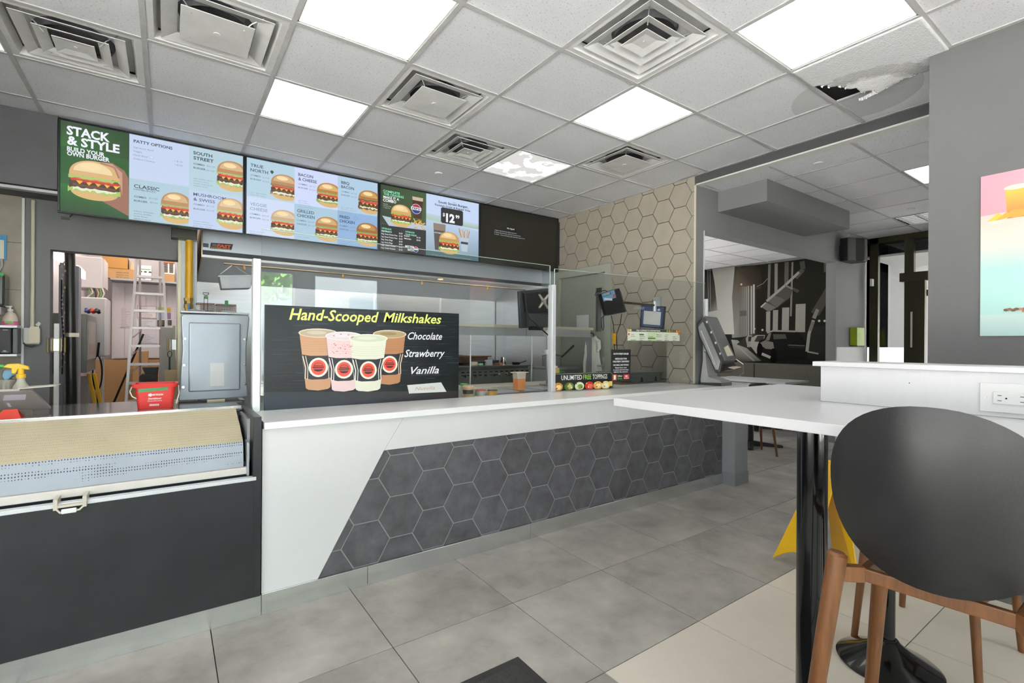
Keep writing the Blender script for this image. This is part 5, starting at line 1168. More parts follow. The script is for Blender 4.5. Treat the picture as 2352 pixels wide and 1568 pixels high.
for q0, q1, c_, lb in A0:
    t = thing('wall_sheet', ((q0[0] + q1[0]) / 2, 7.6, q0[1]), lb, 'notice'); m = MB(); m.box(q0[0], q1[0], 7.604, 7.608, q0[1], q1[1]).build('sheet', whitep, t)
    A = Art(planeY(7.603)); A.rect(q0[0], q0[1], q1[0], q1[1], c_); w_ = q1[0] - q0[0]; h_ = q1[1] - q0[1]
    n = max(2, int(h_ / .018)); R = random.Random(int(abs(q0[0]) * 1000))
    if 'border' in lb: A.line([(q0[0] + .004, q0[1] + .004), (q1[0] - .004, q0[1] + .004), (q1[0] - .004, q1[1] - .004), (q0[0] + .004, q1[1] - .004), (q0[0] + .004, q0[1] + .004)], .004, '5a3a44'); A.ell(q0[0] + .03, q1[1] - .02, .012, .008, 'd95a7a')
    for i in range(n):
        zz = q1[1] - h_ * (i + .8) / (n + .5); A.line([(q0[0] + w_ * .12, zz), (q0[0] + w_ * R.uniform(.5, .88), zz)], .004, 'a9c95c' if 'lime lett' in lb else '8f8f98')
    A.build('printed_face', inkM, t)
# aluminium step ladder
t = thing('step_ladder', (-.17, 6.4, 0), 'tall aluminium step ladder in the back passage', 'ladder')
la = M('ladder_aluminium', 'c9c4c4', .35, .5)
L0 = (-0.265, 2.129); L1 = (-0.348, 0.606); R0 = (-0.049, 2.146)
mid = (-0.3, 1.416); R1 = (-0.007, 1.417)
def ext(a, b, z): k = (z - a[1]) / (b[1] - a[1]); return a[0] + (b[0] - a[0]) * k
for a, b in ((L0, mid), (R0, R1)):
    m = MB(); xb_ = ext(a, b, 0); x2_ = ext(a, b, 2.16); s_ = 1 if a is L0 else -1
    m.add([(x2_ - .012, 6.40, 2.16), (x2_ + .012, 6.40, 2.16), (x2_ + .012, 6.46, 2.16), (x2_ - .012, 6.46, 2.16), (xb_ - .012, 6.2, 0), (xb_ + .012, 6.2, 0), (xb_ + .012, 6.26, 0), (xb_ - .012, 6.26, 0)],
          [(0, 1, 2, 3), (7, 6, 5, 4), (0, 4, 5, 1), (1, 5, 6, 2), (2, 6, 7, 3), (3, 7, 4, 0)]); m.build('side_rail', la, t)
for yo in ((-0.227, 1.944), (-0.227, 1.764), (-0.226, 1.583), (-0.225, 1.403), (-0.224, 1.217), (-0.223, 1.028), (-0.222, 0.836), (-0.221, 0.65), (0, .36), (0, .09)):
    z = yo[1]; f = 6.2 + .2 * z / 2.16; m = MB(); m.box(ext(L0, mid, z) + .008, ext(R0, R1, z) - .008, f, f + .075, z - .012, z + .012); m.build('step', la, t)
for yo in ((-0.225, 1.403), (-0.224, 1.217), (-0.223, 1.028), (-0.222, 0.836)):
    z = yo[1] - .012; x = ext(L0, mid, z); f = 6.22 + .2 * z / 2.16; m = MB(); m.tube([(x + .01, f, z - .09), (x + .085, f, z - .005)], .006, 6); m.build('brace', la, t)
m = MB(); m.box(L0[0] - .03, R0[0] + .03, 6.38, 6.56, 2.15, 2.175); m.build('top_cap', la, t, bevel=.004)
for s_ in (0, 1):
    m = MB(); xa_, xb_ = ((L0[0] + .02, mid[0] + .05), (R0[0] - .02, R1[0] - .05))[s_]; m.tube([(xa_, 6.55, 2.14), (xb_, 7.2, .05)], .012, 6); m.build('rear_leg', la, t)
# electrical boxes on the left wall of the passage
elg = M('panel_box_grey', '84867e', .45, .3); elw = M('panel_box_pale', 'c6c2c0', .4)
t = thing('breaker_panel', (-.60, 5.75, 1.0), 'grey breaker panel on the left passage wall', 'electrical box')
m = MB(); m.box(-.80, (-0.574, 1.5)[0], 5.60, 6.25, (-0.572, 0.987)[1], (-0.574, 1.5)[1]); m.build('box_body', elg, t, bevel=.004)
m = MB(); x_ = (-0.574, 1.5)[0]; m.box(x_, x_ + .008, 5.64, 6.2, 1.10, 1.44); m.build('panel_door', M('panel_door_grey', 'a9a6a0', .45), t)
m = MB(); m.box(x_ + .008, x_ + .010, 5.72, 6.1, 1.14, 1.24); m.build('label_plate', M('pinkish_label', 'b59a94', .6), t)
q0 = (-0.681, 1.835); q1 = (-0.547, 2.118)
t = thing('control_cabinet', (-.6, 6.6, 1.7), 'white control cabinet high on the passage wall, cables below it', 'electrical box')
m = MB(); m.box(-.80, q1[0], 6.5, 6.9, q0[1] - .03, q1[1]); m.build('box_body', elw, t, bevel=.006)
m = MB(); m.box(q1[0] + .0, q1[0] + .015, 6.52, 6.88, q0[1] - .02, q1[1] - .01); m.build('cabinet_door', elw, t)
R = random.Random(2); cols = ('5a8a4a', 'cfc8be', '2c2c2c', 'b9a48a', '6aa84a', 'd9d2c8')
for i in range(6):
    x = q0[0] + .02 + i * .022; m = MB(); m.tube([(x, 6.52, q0[1] - .02), (x + .02, 6.50, q0[1] - .08), (x + R.uniform(-.03, .03), 6.5, q0[1] - .13), (x + R.uniform(-.02, .02), 6.52, q0[1] - .17)], .006, 6); m.build('cable', M('cable_' + cols[i], cols[i], .5), t, smooth=True)
q0 = (-0.59, 1.11); q1 = (-0.494, 1.694)
t = thing('meter_cabinet', (-.6, 6.4, 1.1), 'large white rounded electrical cabinet beside the breaker panel', 'electrical box')
m = MB(); m.box(-.80, q1[0], 6.28, 6.7, q0[1], q1[1]); m.build('box_body', elw, t, bevel=.012)
m = MB(); m.box(q1[0] - .02, q1[0] + .004, 6.275, 6.5, q0[1] + .01, q1[1] - .01); m.build('hinge_strip', M('pale_edge', 'dad6d8', .3), t, bevel=.003)
q0 = (-0.599, 1.505); q1 = (-0.533, 1.586)
for i, (c_, nm) in enumerate((('3a4a84', 'blue'), ('c23a2c', 'red'), ('1c1c1e', 'black'))):
    m = MB(); R = random.Random(i); pts = [(q0[0] + .01 + i * .035 + .012 * (k_ % 2), 5.66 + .03 * k_, q0[1] + .018 + .012 * (k_ % 3)) for k_ in range(6)]; m.tube(pts, [.010, .015, .014, .015, .013, .006], 8); one('work_glove', M('glove_' + nm, c_, .8), nm + ' work glove tossed on top of the breaker panel', 'glove', m, smooth=True)
# black drain pipe with a strap, grey door jamb strips, hanging chain
t = thing('drain_pipe', (-.665, 5.25, 0), 'thick black drain pipe running full height in the passage', 'pipe')
x0p = (-0.666, 1.26)[0]; x1p = (-0.6, 1.26)[0]; cxp = (x0p + x1p) / 2; rp = (x1p - x0p) / 2
m = MB(); m.cone((cxp + .015, 5.25, .001), (cxp - .012, 5.25, 2.1), rp, n=24).build('pipe', M('black_green_pipe', '26261f', .35, var=.15, coat=.2), t, smooth=True)
z = (-0.639, 1.312)[1]
m = MB(); m.cone((cxp, 5.25, z - .016), (cxp, 5.25, z + .016), rp + .004, n=24, caps=False).box(cxp, cxp + rp + .02, 5.25 - rp - .006, 5.25 - rp - .002, z - .016, z + .016).build('pipe_strap', M('galvanised_strap', 'b5ab9c', .4, .5), t)
t = thing('hanging_chain', (x0p - .01, 5.2, .9), 'thin chain and cord hanging beside the black drain pipe', 'chain')
m = MB(); R = random.Random(8)
for i in range(26): m.lathe((x0p - .008 + R.uniform(-.01, .01), 5.2, 1.05 + i * .033), [(.002, 0), (.006, .006), (.005, .014), (.002, .02)], 6)
k = m.build('chain_links', M('chain_ivory', 'b9ad90', .5), t); k['kind'] = 'stuff'
m = MB(); m.tube([(x0p - .02, 5.2, 1.75), (x0p - .018, 5.2, 1.5), (x0p - .006, 5.2, 1.3), (x0p - .012, 5.2, 1.0)], .005, 6); m.build('cord', black, t)
m = MB(); m.box(-.722, -.60, 5.35, 5.50, 0, (-0.727, 1.882)[1]).box(-.715, -.69, 5.34, 5.36, 0, 1.9)
one('grey_cabinet', M('matte_grey_door', '9b9da2', .6), 'tall grey cabinet side seen just inside the passage opening', 'cabinet', m)
m = MB(); m.box((-0.697, 1.396)[0], (-0.669, 1.396)[0], 4.985, 5.0, 0, (-0.697, 1.394)[1]); one('jamb_guard', whitep, 'white vertical corner guard on the passage jamb', 'corner guard', m)
# strip lamps on the passage wall
def lamp(y, q0, q1, lb):
    m = MB(); m.box(-.80, -.745, y, y + .5, q0, q1)
    one('strip_lamp', M('strip_lamp_glow', 'fff4ee', .3, emit=7), lb, 'lamp', m, bevel=.01)
# (their real positions: a short row along the left wall)
m = MB(); m.prism([(-0.803, 2.029), (-0.759, 2.034), (-0.704, 1.984), (-0.704, 1.914), (-0.726, 1.905), (-0.803, 1.973)], 'y', 5.60, 5.66)
one('strip_lamp', M('strip_lamp_glow', 'fff4ee', .3, emit=5), 'glowing strip lamp nearest the passage opening, left of the black pipe', 'lamp', m, bevel=.004)
m = MB(); m.prism([(-0.69, 1.967), (-0.669, 1.961), (-0.631, 1.913), (-0.63, 1.845), (-0.653, 1.846), (-0.689, 1.886)], 'y', 6.0, 6.06)
one('strip_lamp', MATS['strip_lamp_glow'], 'glowing strip lamp just right of the black pipe', 'lamp', m, bevel=.004)
m = MB(); m.box(-.5, .1, 5.7, 7.2, 2.82, 2.855); one('ceiling_light', M('added_passage_glow', 'fff2ea', .3, emit=11), 'added unseen light panel brightening the back passage above its opening', 'light', m)  # added out of view as extra light for the passage
# folded yellow wet-floor sign and broom in the passage
t = thing('folded_floor_sign', (-.55, 6.0, 0), 'folded yellow wet-floor sign leaning in the passage', 'wet floor sign')
yl = M('sign_yellow', 'f0bd1c', .45, var=.05)
for i, dx in enumerate((0, .035)):
    a = (-0.613, 0.936); b = (-0.58, 0.649)
    m = MB(); m.prism([(a[0] + dx, .96), (a[0] + dx + .026, .955), (-.43 + dx, .001), (-.46 + dx, .001)], 'y', 6.0 + i * .05, 6.03 + i * .05); m.build('sign_panel', yl, t, bevel=.004)
t = thing('broom', (-.30, 6.6, 0), 'long black broom handle leaning left of the ladder', 'broom')
a = (-0.212, 1.345); b = (-0.465, 0.587)
m = MB(); m.cone((a[0], 6.62, a[1]), (b[0] + (b[0] - a[0]) * .75, 6.6, .03), .010, n=10); m.build('handle', black, t, smooth=True)
m = MB(); m.box(b[0] + (b[0] - a[0]) * .75 - .08, b[0] + (b[0] - a[0]) * .75 + .08, 6.57, 6.63, .001, .06); m.build('brush_head', black, t, bevel=.01)
t = thing('cable_bundle', (-.58, 6.1, .7), 'coiled black cable hanging below the white cabinet', 'cable')
cq = (-0.558, 0.95); m = MB(); m.tube([(cq[0] + .035 * math.cos(q * PI / 8), 6.24, cq[1] + .17 * math.sin(q * PI / 8)) for q in range(16)], .007, 6, closed=True); m.build('coil', black, t)
m = MB(); m.tube([(cq[0] + .01, 6.24, cq[1] + .30), (cq[0], 6.24, cq[1] + .16)], .010, 6).tube([(cq[0], 6.24, cq[1] - .16), (cq[0] + .01, 6.24, .3)], .007, 6); m.build('cord', black, t)
# right side of the passage: pale panel, lath, dark bins, cardboard, hinge brackets
q0 = (-0.069, 0.884); q1 = (-0.054, 1.396)
m = MB(); m.prism([(q0[0], .02), ((0.063, 1.399)[0], .02), ((0.04, 1.398)[0], q1[1]), (q1[0], q1[1])], 'y', 5.60, 5.63); one('pale_door_panel', M('greige_panel', 'aaa39c', .5), 'pale grey door panel standing at the right of the passage', 'panel', m)
m = MB(); x = (0.04, 1.397)[0]; m.box(x, x + .022, 5.55, 5.58, .02, (0.049, 1.413)[1]); one('wood_lath', M('lath_green_grey', 'a9ab93', .6), 'narrow upright lath in front of the pale door panel', 'lath', m)
for nm, q, lb in (('left', (-0.682, 1.233), 'zinc hinge bracket on the left passage jamb'), ('right', (0.049, 1.236), 'zinc hinge bracket on the upright lath')):
    t = thing('hinge_bracket', (q[0], 4.96 if nm == 'left' else 5.28, q[1] - .05), lb, 'bracket'); y = 4.975 if nm == 'left' else 5.29
    m = MB(); m.box(q[0] - .03, q[0] + .03, y - .004, y, q[1] - .045, q[1] + .045); m.build('plate', M('zinc', 'c9cfd0', .3, .6), t)
    for dx in (-.048, -.022, .022, .048):
        m = MB(); m.cone((q[0] + dx, y - .006, q[1] - .055), (q[0] + dx, y - .006, q[1] + .055), .006, n=8); m.build('barrel', M('yellow_zinc', 'b9a870', .3, .6), t)
t = thing('wire_loop_tool', (.03, 5.4, .9), 'green-handled wire loop tool hanging beside the pale panel', 'tool')
q = (0.018, 1.149); m = MB(); m.tube([(q[0] + .016 * math.cos(i * PI / 6), 5.4, q[1] + .028 * math.sin(i * PI / 6)) for i in range(12)], .003, 6, closed=True); m.build('loop', black, t)
m = MB(); m.cone((q[0], 5.4, q[1] - .028), (q[0], 5.4, q[1] - .16), .007, n=8); m.build('handle', M('bottle_green', '1f4a3a', .5), t)
q0 = (-0.013, 0.696); q1 = (0.09, 1.014); m = MB(); m.prism([(q0[0], .75), (q1[0] - .002, .75), (q1[0] - .002, q1[1]), (q0[0] - .004, q1[1])], 'y', 5.22, 5.245)
one('cardboard_sheet', M('pale_cardboard', 'c4ac84', .8, var=.06), 'pale cardboard sheet standing behind the red bucket', 'cardboard', m)
q0 = (-0.223, 0.863); q1 = (-0.076, 0.93); m = MB(); m.prism([(q0[0], .005), (q1[0], .005), (q1[0], q1[1]), (q0[0] + .02, q1[1] + .01), (q0[0], q1[1] - .01)], 'y', 5.95, 6.15); one('dark_crate', M('dark_brown_plastic', '2c2220', .5), 'dark brown crate behind the ladder steps', 'crate', m)
q0 = (-0.181, 0.927); q1 = (-0.078, 1.009); m = MB(); m.prism([(q0[0] + .01, q0[1]), (q1[0], q0[1]), (q1[0] + .01, q1[1]), (q0[0] - .02, q1[1])], 'y', 5.98, 6.12); one('dark_basin', M('black_basin', '151311', .4), 'black basin on the dark brown crate', 'basin', m, bevel=.004)
q0 = (-0.333, 1.017); q1 = (-0.189, 1.148); m = MB(); m.box(q0[0], q1[0], 7.3, 7.5, .001, q1[1]); one('cardboard_box', M('light_carton', 'c09a6a', .8), 'light brown carton low behind the ladder', 'box', m, bevel=.003)
m = MB(); q1 = (-0.649, 0.939); m.box(-.80, q1[0] + .02, 6.30, 6.34, .02, q1[1] - .02); one('white_board', M('white_board_panel', 'd9d0cf', .5), 'white board behind the folded yellow sign', 'board', m)
m = MB(); q1 = (-0.527, 1.098); m.box(q1[0] - .006, q1[0] + .008, 6.36, 6.40, .02, q1[1]); one('white_batten', whitep, 'thin white upright batten under the white cabinet', 'batten', m)

# ================================================================== LEFT WALL FITTINGS
t = thing('conduit', (-.815, 4.97, 1.3), 'cream conduit dropping to a small tagged box on the grey wall', 'conduit')
cr_ = M('cream_conduit', 'c9c6ae', .45)
m = MB(); m.cone((-.815, 4.985, 1.36), (-.815, 4.985, 2.30), .012, n=12).build('tube', cr_, t, smooth=True)
m = MB(); m.box(-.862, -.770, 4.955, 4.995, 1.235, 1.36); m.build('box', M('pale_junction_box', 'b9bab2', .4), t, bevel=.008)
m = MB(); m.prism([(-.826, 1.245), (-.768, 1.25), (-.768, 1.345), (-.775, 1.368), (-.820, 1.368), (-.826, 1.35)], 'y', 4.946, 4.949); m.build('tag', M('cream_tag', 'ddd3bb', .7), t)
m = MB(); m.prism([(-.795, 1.38), (-.775, 1.405), (-.763, 1.39), (-.775, 1.368)], 'y', 4.95, 4.953); m.build('tag', M('white_tag', 'd6d4cc', .7), t)
m = MB(); m.tube([(-.855, 4.95, 1.25), (-.84, 4.948, 1.225), (-.81, 4.948, 1.215), (-.785, 4.95, 1.235)], .003, 6); m.build('wire', black, t)
t = thing('towel_dispenser', (-.98, 4.9, 1.45), 'dark smoked paper towel dispenser with a green cross at the left edge', 'dispenser')
m = MB(); m.box(-1.12, -.935, 4.84, 4.99, 1.50, 1.735); m.build('cover', M('smoked_plastic', '3a3d38', .2, coat=.4), t, bevel=.02, seg=3)
m = MB(); m.box(-1.12, -.945, 4.83, 4.99, 1.44, 1.50); m.build('base', M('grey_base_plastic', '9c9894', .4), t, bevel=.008)
m = MB(); gr = M('green_mark', '45b04a', .5); m.box(-1.02, -.937, 4.832, 4.838, 1.715, 1.735).box(-.985, -.965, 4.832, 4.838, 1.70, 1.752); m.build('green_cross', gr, t)
t = thing('soap_dispenser', (-.92, 4.9, 1.15), 'black and white soap dispenser on the tiled wall', 'dispenser')
m = MB(); m.box(-.968, -.90, 4.86, 4.988, 1.168, 1.352); m.build('front_cover', black, t, bevel=.008)
m = MB(); m.box(-.90, -.873, 4.88, 4.988, 1.17, 1.35); m.build('side_cover', M('dispenser_grey', '5c5e60', .4), t, bevel=.004)
for z0, z1 in ((1.352, 1.372), (1.150, 1.168)):
    m = MB(); m.box(-.97, -.872, 4.86, 4.988, z0, z1); m.build('end_cap', alu, t, bevel=.004)
A = Art(planeY(4.859))
A.line([(-.945, 1.338), (-.918, 1.338)], .004, 'b9b9b9'); A.ell(-.934, 1.19, .010, .004, 'b9b9b9', n=8); A.line([(-.95, 1.182), (-.915, 1.182)], .003, 'a9a9a9'); A.build('mark', inkM, t)
t = thing('soap_bottle', (-.92, 4.92, 1.372), 'pump bottle of pink soap standing on the soap dispenser', 'bottle')
m = MB(); m.lathe((-.920, 4.925, 1.372), [(.042, 0), (.044, .01), (.043, .03)], 20, 1, .6).build('soap', M('pink_soap', 'd96a8c', .3), t, smooth=True)
m = MB(); m.lathe((-.920, 4.925, 1.402), [(.043, 0), (.040, .03), (.028, .055), (.014, .066), (.014, .072)], 20, 1, .6).build('bottle_body', M('cloudy_bottle', 'cfc0b0', .2, coat=.5), t, smooth=True)
m = MB(); m.lathe((-.920, 4.925, 1.474), [(.016, 0), (.016, .014), (.005, .016), (.005, .028), (.012, .029), (.012, .037)], 14).box(-.95, -.92, 4.92, 4.93, 1.503, 1.511).build('pump', whitep, t)
m = MB(); m.box(-.942, -.896, 4.893, 4.896, 1.388, 1.402).build('label', M('lime_label', '6cb84a', .5), t)
t = thing('blue_poster', (-1.02, 4.98, 1.78), 'blue-bordered notice at the left edge of the tiled wall', 'notice')
m = MB(); m.box(-1.30, (-0.951, 2.021)[0], 4.983, 4.988, (-0.95, 1.846)[1], (-0.951, 2.025)[1]); m.build('sheet', M('poster_blue', '2f86b4', .5), t)
x1_ = (-0.964, 1.987)[0]
m = MB(); m.box(-1.28, x1_, 4.981, 4.983, (-0.964, 1.851)[1], (-0.964, 1.987)[1]); m.build('inner_sheet', M('cream_paper', 'd9d6c4', .7), t)
m = MB(); m.tube([(x1_ - .01, 4.97, 1.85), (x1_ - .006, 4.965, 1.80), (x1_ - .03, 4.965, 1.74), (x1_ - .06, 4.965, 1.72)], .006, 8); one('wire_hook', M('clear_grey_wire', 'a9aca6', .3), 'bent clear hook below the blue notice', 'hook', m)
t = thing('price_card', (-1.0, 4.98, 1.17), 'narrow cream card beside the soap dispenser', 'card'); m = MB(); m.box(-1.05, -.975, 4.982, 4.987, 1.16, 1.34).build('card', M('cream_paper', 'd9d6c4', .7), t); m = MB(); m.box(-1.05, -.975, 4.980, 4.982, 1.325, 1.342).build('card_edge', M('orange_edge', 'c9683c', .6), t)

# ================================================================== ON THE LEFT COUNTER
t = thing('spray_bottle', (-.60, 3.35, .918), 'spray bottle with a yellow trigger and a green label', 'spray bottle')
m = MB(); m.lathe((-.592, 3.38, .918), [(.040, 0), (.042, .01), (.042, .085), (.030, .115), (.016, .145), (.014, .16)], 22).build('bottle_body', M('cloudy_white_plastic', 'c3c1b2', .35), t, smooth=True)
m = MB(); m.lathe((-.592, 3.38, 1.078), [(.018, 0), (.018, .018), (.012, .02), (.012, .045)], 14).build('collar', M('sign_yellow', 'f0bd1c', .45), t)
m = MB(); m.prism([(-.655, 1.132), (-.64, 1.148), (-.60, 1.150), (-.565, 1.135), (-.560, 1.118), (-.60, 1.122), (-.61, 1.10), (-.625, 1.10), (-.625, 1.125)], 'y', 3.368, 3.392).build('trigger_head', M('trigger_yellow', 'e0bb2a', .4), t, bevel=.004)
m = MB(); m.cone((-.652, 3.38, 1.136), (-.672, 3.38, 1.140), .008, .006, 10).build('nozzle', gr, t)
m = MB(); m.box(-.615, -.57, 3.333, 3.342, .935, .965).build('label', gr, t, bevel=.003)
t = thing('sponge', (-.66, 3.42, 1.07), 'blue sponge draped over a jar behind the tablet', 'sponge')
m = MB(); m.prism([(-.672, 1.085), (-.665, 1.115), (-.62, 1.115), (-.60, 1.085), (-.63, 1.09), (-.645, 1.07), (-.66, 1.06)], 'y', 3.44, 3.49).build('sponge_body', M('blue_sponge', '7fa6bf', .9), t, bevel=.008)
m = MB(); m.lathe((-.655, 3.47, .918), [(.04, 0), (.042, .01), (.042, .14), (.038, .15)], 18); one('clear_jar', M('grey_jar', '8f8c80', .25, coat=.5), 'greyish jar under the blue sponge', 'jar', m, smooth=True)
m = MB(); m.box(-.668, -.645, 3.40, 3.43, .918, .985); one('yellow_tub', M('acid_yellow', 'd6cf4a', .5), 'small yellow tub between the jar and the spray bottle', 'tub', m, bevel=.004)
t = thing('counter_tablet', (-.56, 3.15, .918), 'silver tablet register seen from behind, leaning on its stand', 'tablet')
m = MB(); TB = [(-.75, 3.24, .93), (-.462, 3.24, .93), (-.515, 3.16, 1.03), (-.75, 3.16, 1.03)]
m.add([p for p in TB] + [(x, y + .012, z + .010) for x, y, z in TB], [(0, 1, 2, 3), (7, 6, 5, 4), (0, 4, 5, 1), (1, 5, 6, 2), (2, 6, 7, 3), (3, 7, 4, 0)]); m.build('tablet_body', M('tablet_silver', 'a39c98', .3, .4, var=.05), t, bevel=.003)
A = Art(lambda a, b, l: (a, 3.24 - (b - .93) * .8 - l, b)); A.poly([(-.620, .985), (-.545, .985), (-.538, 1.012), (-.610, 1.012)], 'bcb4c0'); A.poly([(-.605, .952), (-.595, .952), (-.600, .972), (-.610, .972)], 'c9cdd0'); A.build('tape_patch', inkM, t)
m = MB(); m.box(-.56, -.43, 3.14, 3.26, 1.04, 1.043); m.v = [(x, y, z + (x + .56) * .06) for x, y, z in m.v]; one('paper_slip', off, 'thin paper slip lying across the tablet top', 'paper', m)
t = thing('red_note', (-.57, 3.05, .918), 'folded red tent card with handwriting before the tablet', 'card')
rd_ = M('red_card', 'd4402e', .6)
m = MB(); m.add([(-.612, 3.02, .919), (-.528, 3.02, .919), (-.545, 3.05, .957), (-.590, 3.05, .957), (-.612, 3.022, .9185), (-.528, 3.022, .9185), (-.545, 3.053, .9575), (-.590, 3.053, .9575)], [(0, 1, 2, 3), (7, 6, 5, 4), (0, 4, 5, 1), (1, 5, 6, 2), (2, 6, 7, 3), (3, 7, 4, 0)]); m.build('card_front', rd_, t)
m = MB(); m.add([(-.612, 3.09, .919), (-.528, 3.09, .919), (-.545, 3.053, .957), (-.590, 3.053, .957), (-.612, 3.088, .9185), (-.528, 3.088, .9185), (-.545, 3.050, .9575), (-.590, 3.050, .9575)], [(0, 1, 2, 3), (7, 6, 5, 4), (0, 4, 5, 1), (1, 5, 6, 2), (2, 6, 7, 3), (3, 7, 4, 0)]); m.build('card_back', rd_, t)
# red sanitizer bucket
t = thing('sanitizer_bucket', (-.05, 3.16, .918), 'red sanitizer bucket with a strip of green tape', 'bucket')
red = M('red_bucket_plastic', 'd93a36', .35)
def rrect(hx, hy, r, cx, cy, n=5):
    o = []
    for sx_, sy_, t0 in ((1, 1, 0), (-1, 1, PI / 2), (-1, -1, PI), (1, -1, 3 * PI / 2)):
        for i in range(n + 1): a = t0 + PI / 2 * i / n; o.append((cx + sx_ * (hx - r) + r * math.cos(a), cy + sy_ * (hy - r) + r * math.sin(a)))
    return o
def loft(m, secs, cap0=True, cap1=True):
    n = len(secs[0][0]); vs = [(x, y, z) for p, z in secs for x, y in p]; fs = []
    for k in range(len(secs) - 1):
        for i in range(n): fs.append((k * n + i, k * n + (i + 1) % n, (k + 1) * n + (i + 1) % n, (k + 1) * n + i))
    if cap0: fs.append(tuple(range(n - 1, -1, -1)))
    if cap1: fs.append(tuple(range((len(secs) - 1) * n, len(secs) * n)))
    return m.add(vs, fs)
cx_, cy_ = -.048, 3.17
m = MB(); loft(m, [(rrect(.074, .06, .02, cx_, cy_), .9185), (rrect(.086, .07, .022, cx_, cy_), 1.040), (rrect(.082, .066, .02, cx_, cy_), 1.040), (rrect(.071, .057, .018, cx_, cy_), .925)]); m.build('bucket_body', red, t, smooth=True)
m = MB(); loft(m, [(rrect(.095, .078, .024, cx_, cy_), 1.028), (rrect(.098, .081, .025, cx_, cy_), 1.046), (rrect(.084, .067, .02, cx_, cy_), 1.046), (rrect(.082, .065, .02, cx_, cy_), 1.028)], False, False); m.build('rim', red, t, smooth=True)
m = MB(); m.tube([(cx_ - .098, cy_ - .02, 1.03), (cx_ - .105, cy_ - .05, 1.01), (cx_ - .095, cy_ - .075, .985), (cx_ - .078, cy_ - .078, .975)], .003, 6); m.build('bail_handle', off, t)
m = MB(); m.tube([(cx_ + .098, cy_ - .02, 1.03), (cx_ + .100, cy_ - .06, .99), (cx_ + .088, cy_ - .076, .94)], .003, 6); m.build('bail_handle', off, t)
A = Art(lambda a, b, l: (cx_ + a, cy_ - .0605 - (b - .9185) * .085 - l - .001, b))
A.poly([(-.070, 1.004), (.052, 1.012), (.052, 1.028), (-.070, 1.022)], '5a9a62'); A.text('Sanitizer bucket', -.06, 1.009, .008, '3f7a4c', a1=.04, slope=.06, shear=.3)
A.text('MORGAN', -.012, .985, .009, 'f0e4e2', a1=.032, bold=.03); A.ell(-.022, .989, .010, .009, 'f0e4e2', n=5)
A.text('Sanitizer', -.030, .966, .009, 'f4ecea', a1=.026, bold=.02); A.text('Desinfectant', -.032, .955, .007, 'f0d8d6', a1=.028)
for i in range(8): A.rect(-.024 + i * .005, .932, -.021 + i * .005, .942, 'f4ecea')
A.build('printed_label', inkM, t)
# grey clamshell lid standing up behind the counter
t = thing('press_grill', (.235, 3.6, 0), 'tall grey press grill lid with a moulded recessed panel', 'grill')
gm = M('grey_blue_lid', '8d959d', .35, .35, var=.05, vs=4)
prof = [(.055, .925), (.052, .94), (.062, 1.04), (.072, 1.22), (.066, 1.36), (.064, 1.41), (.072, 1.422), (.398, 1.428), (.408, 1.415), (.404, 1.36), (.392, 1.22), (.394, 1.04), (.404, .95), (.402, .935), (.39, .928)]
m = MB(); m.prism(prof, 'y', 3.34, 3.46); m.build('lid_shell', gm, t, bevel=.006)
m = MB(); m.box(.10, .36, 3.328, 3.345, .975, 1.375); m.build('recess_panel', gm, t, bevel=.016, seg=3)
m = MB(); m.box(.06, .405, 3.335, 3.46, 1.428, 1.440); m.build('top_rim', steel_d, t, bevel=.003)
for x, z in ((.082, 1.28), (.382, 1.28), (.078, 1.13), (.384, 1.13), (.075, 1.005), (.388, 1.01)):
    m = MB(); m.cone((x, 3.34, z), (x, 3.334, z), .009, .007, 12); m.build('screw', chrome, t)
m = MB(); m.box(.205, .275, 3.326, 3.3285, 1.005, 1.14); m.build('paper_label', M('worn_label', 'c9ccce', .6), t)
m = MB(); m.box(.19, .28, 3.325, 3.34, .912, .926); m.build('name_plate', M('cream_plate', 'c9c4a8', .5), t)
m = MB(); m.box(.105, .40, 3.47, 3.90, .001, .90); m.build('grill_body', steel_d, t)
m = MB(); m.tube([(.09, 3.40, 1.44), (.10, 3.40, 1.447), (.17, 3.40, 1.447), (.18, 3.40, 1.44)], .004, 6).tube([(.26, 3.40, 1.44), (.27, 3.40, 1.447), (.33, 3.40, 1.447), (.34, 3.40, 1.44)], .004, 6); m.build('rim_wire', chrome, t)
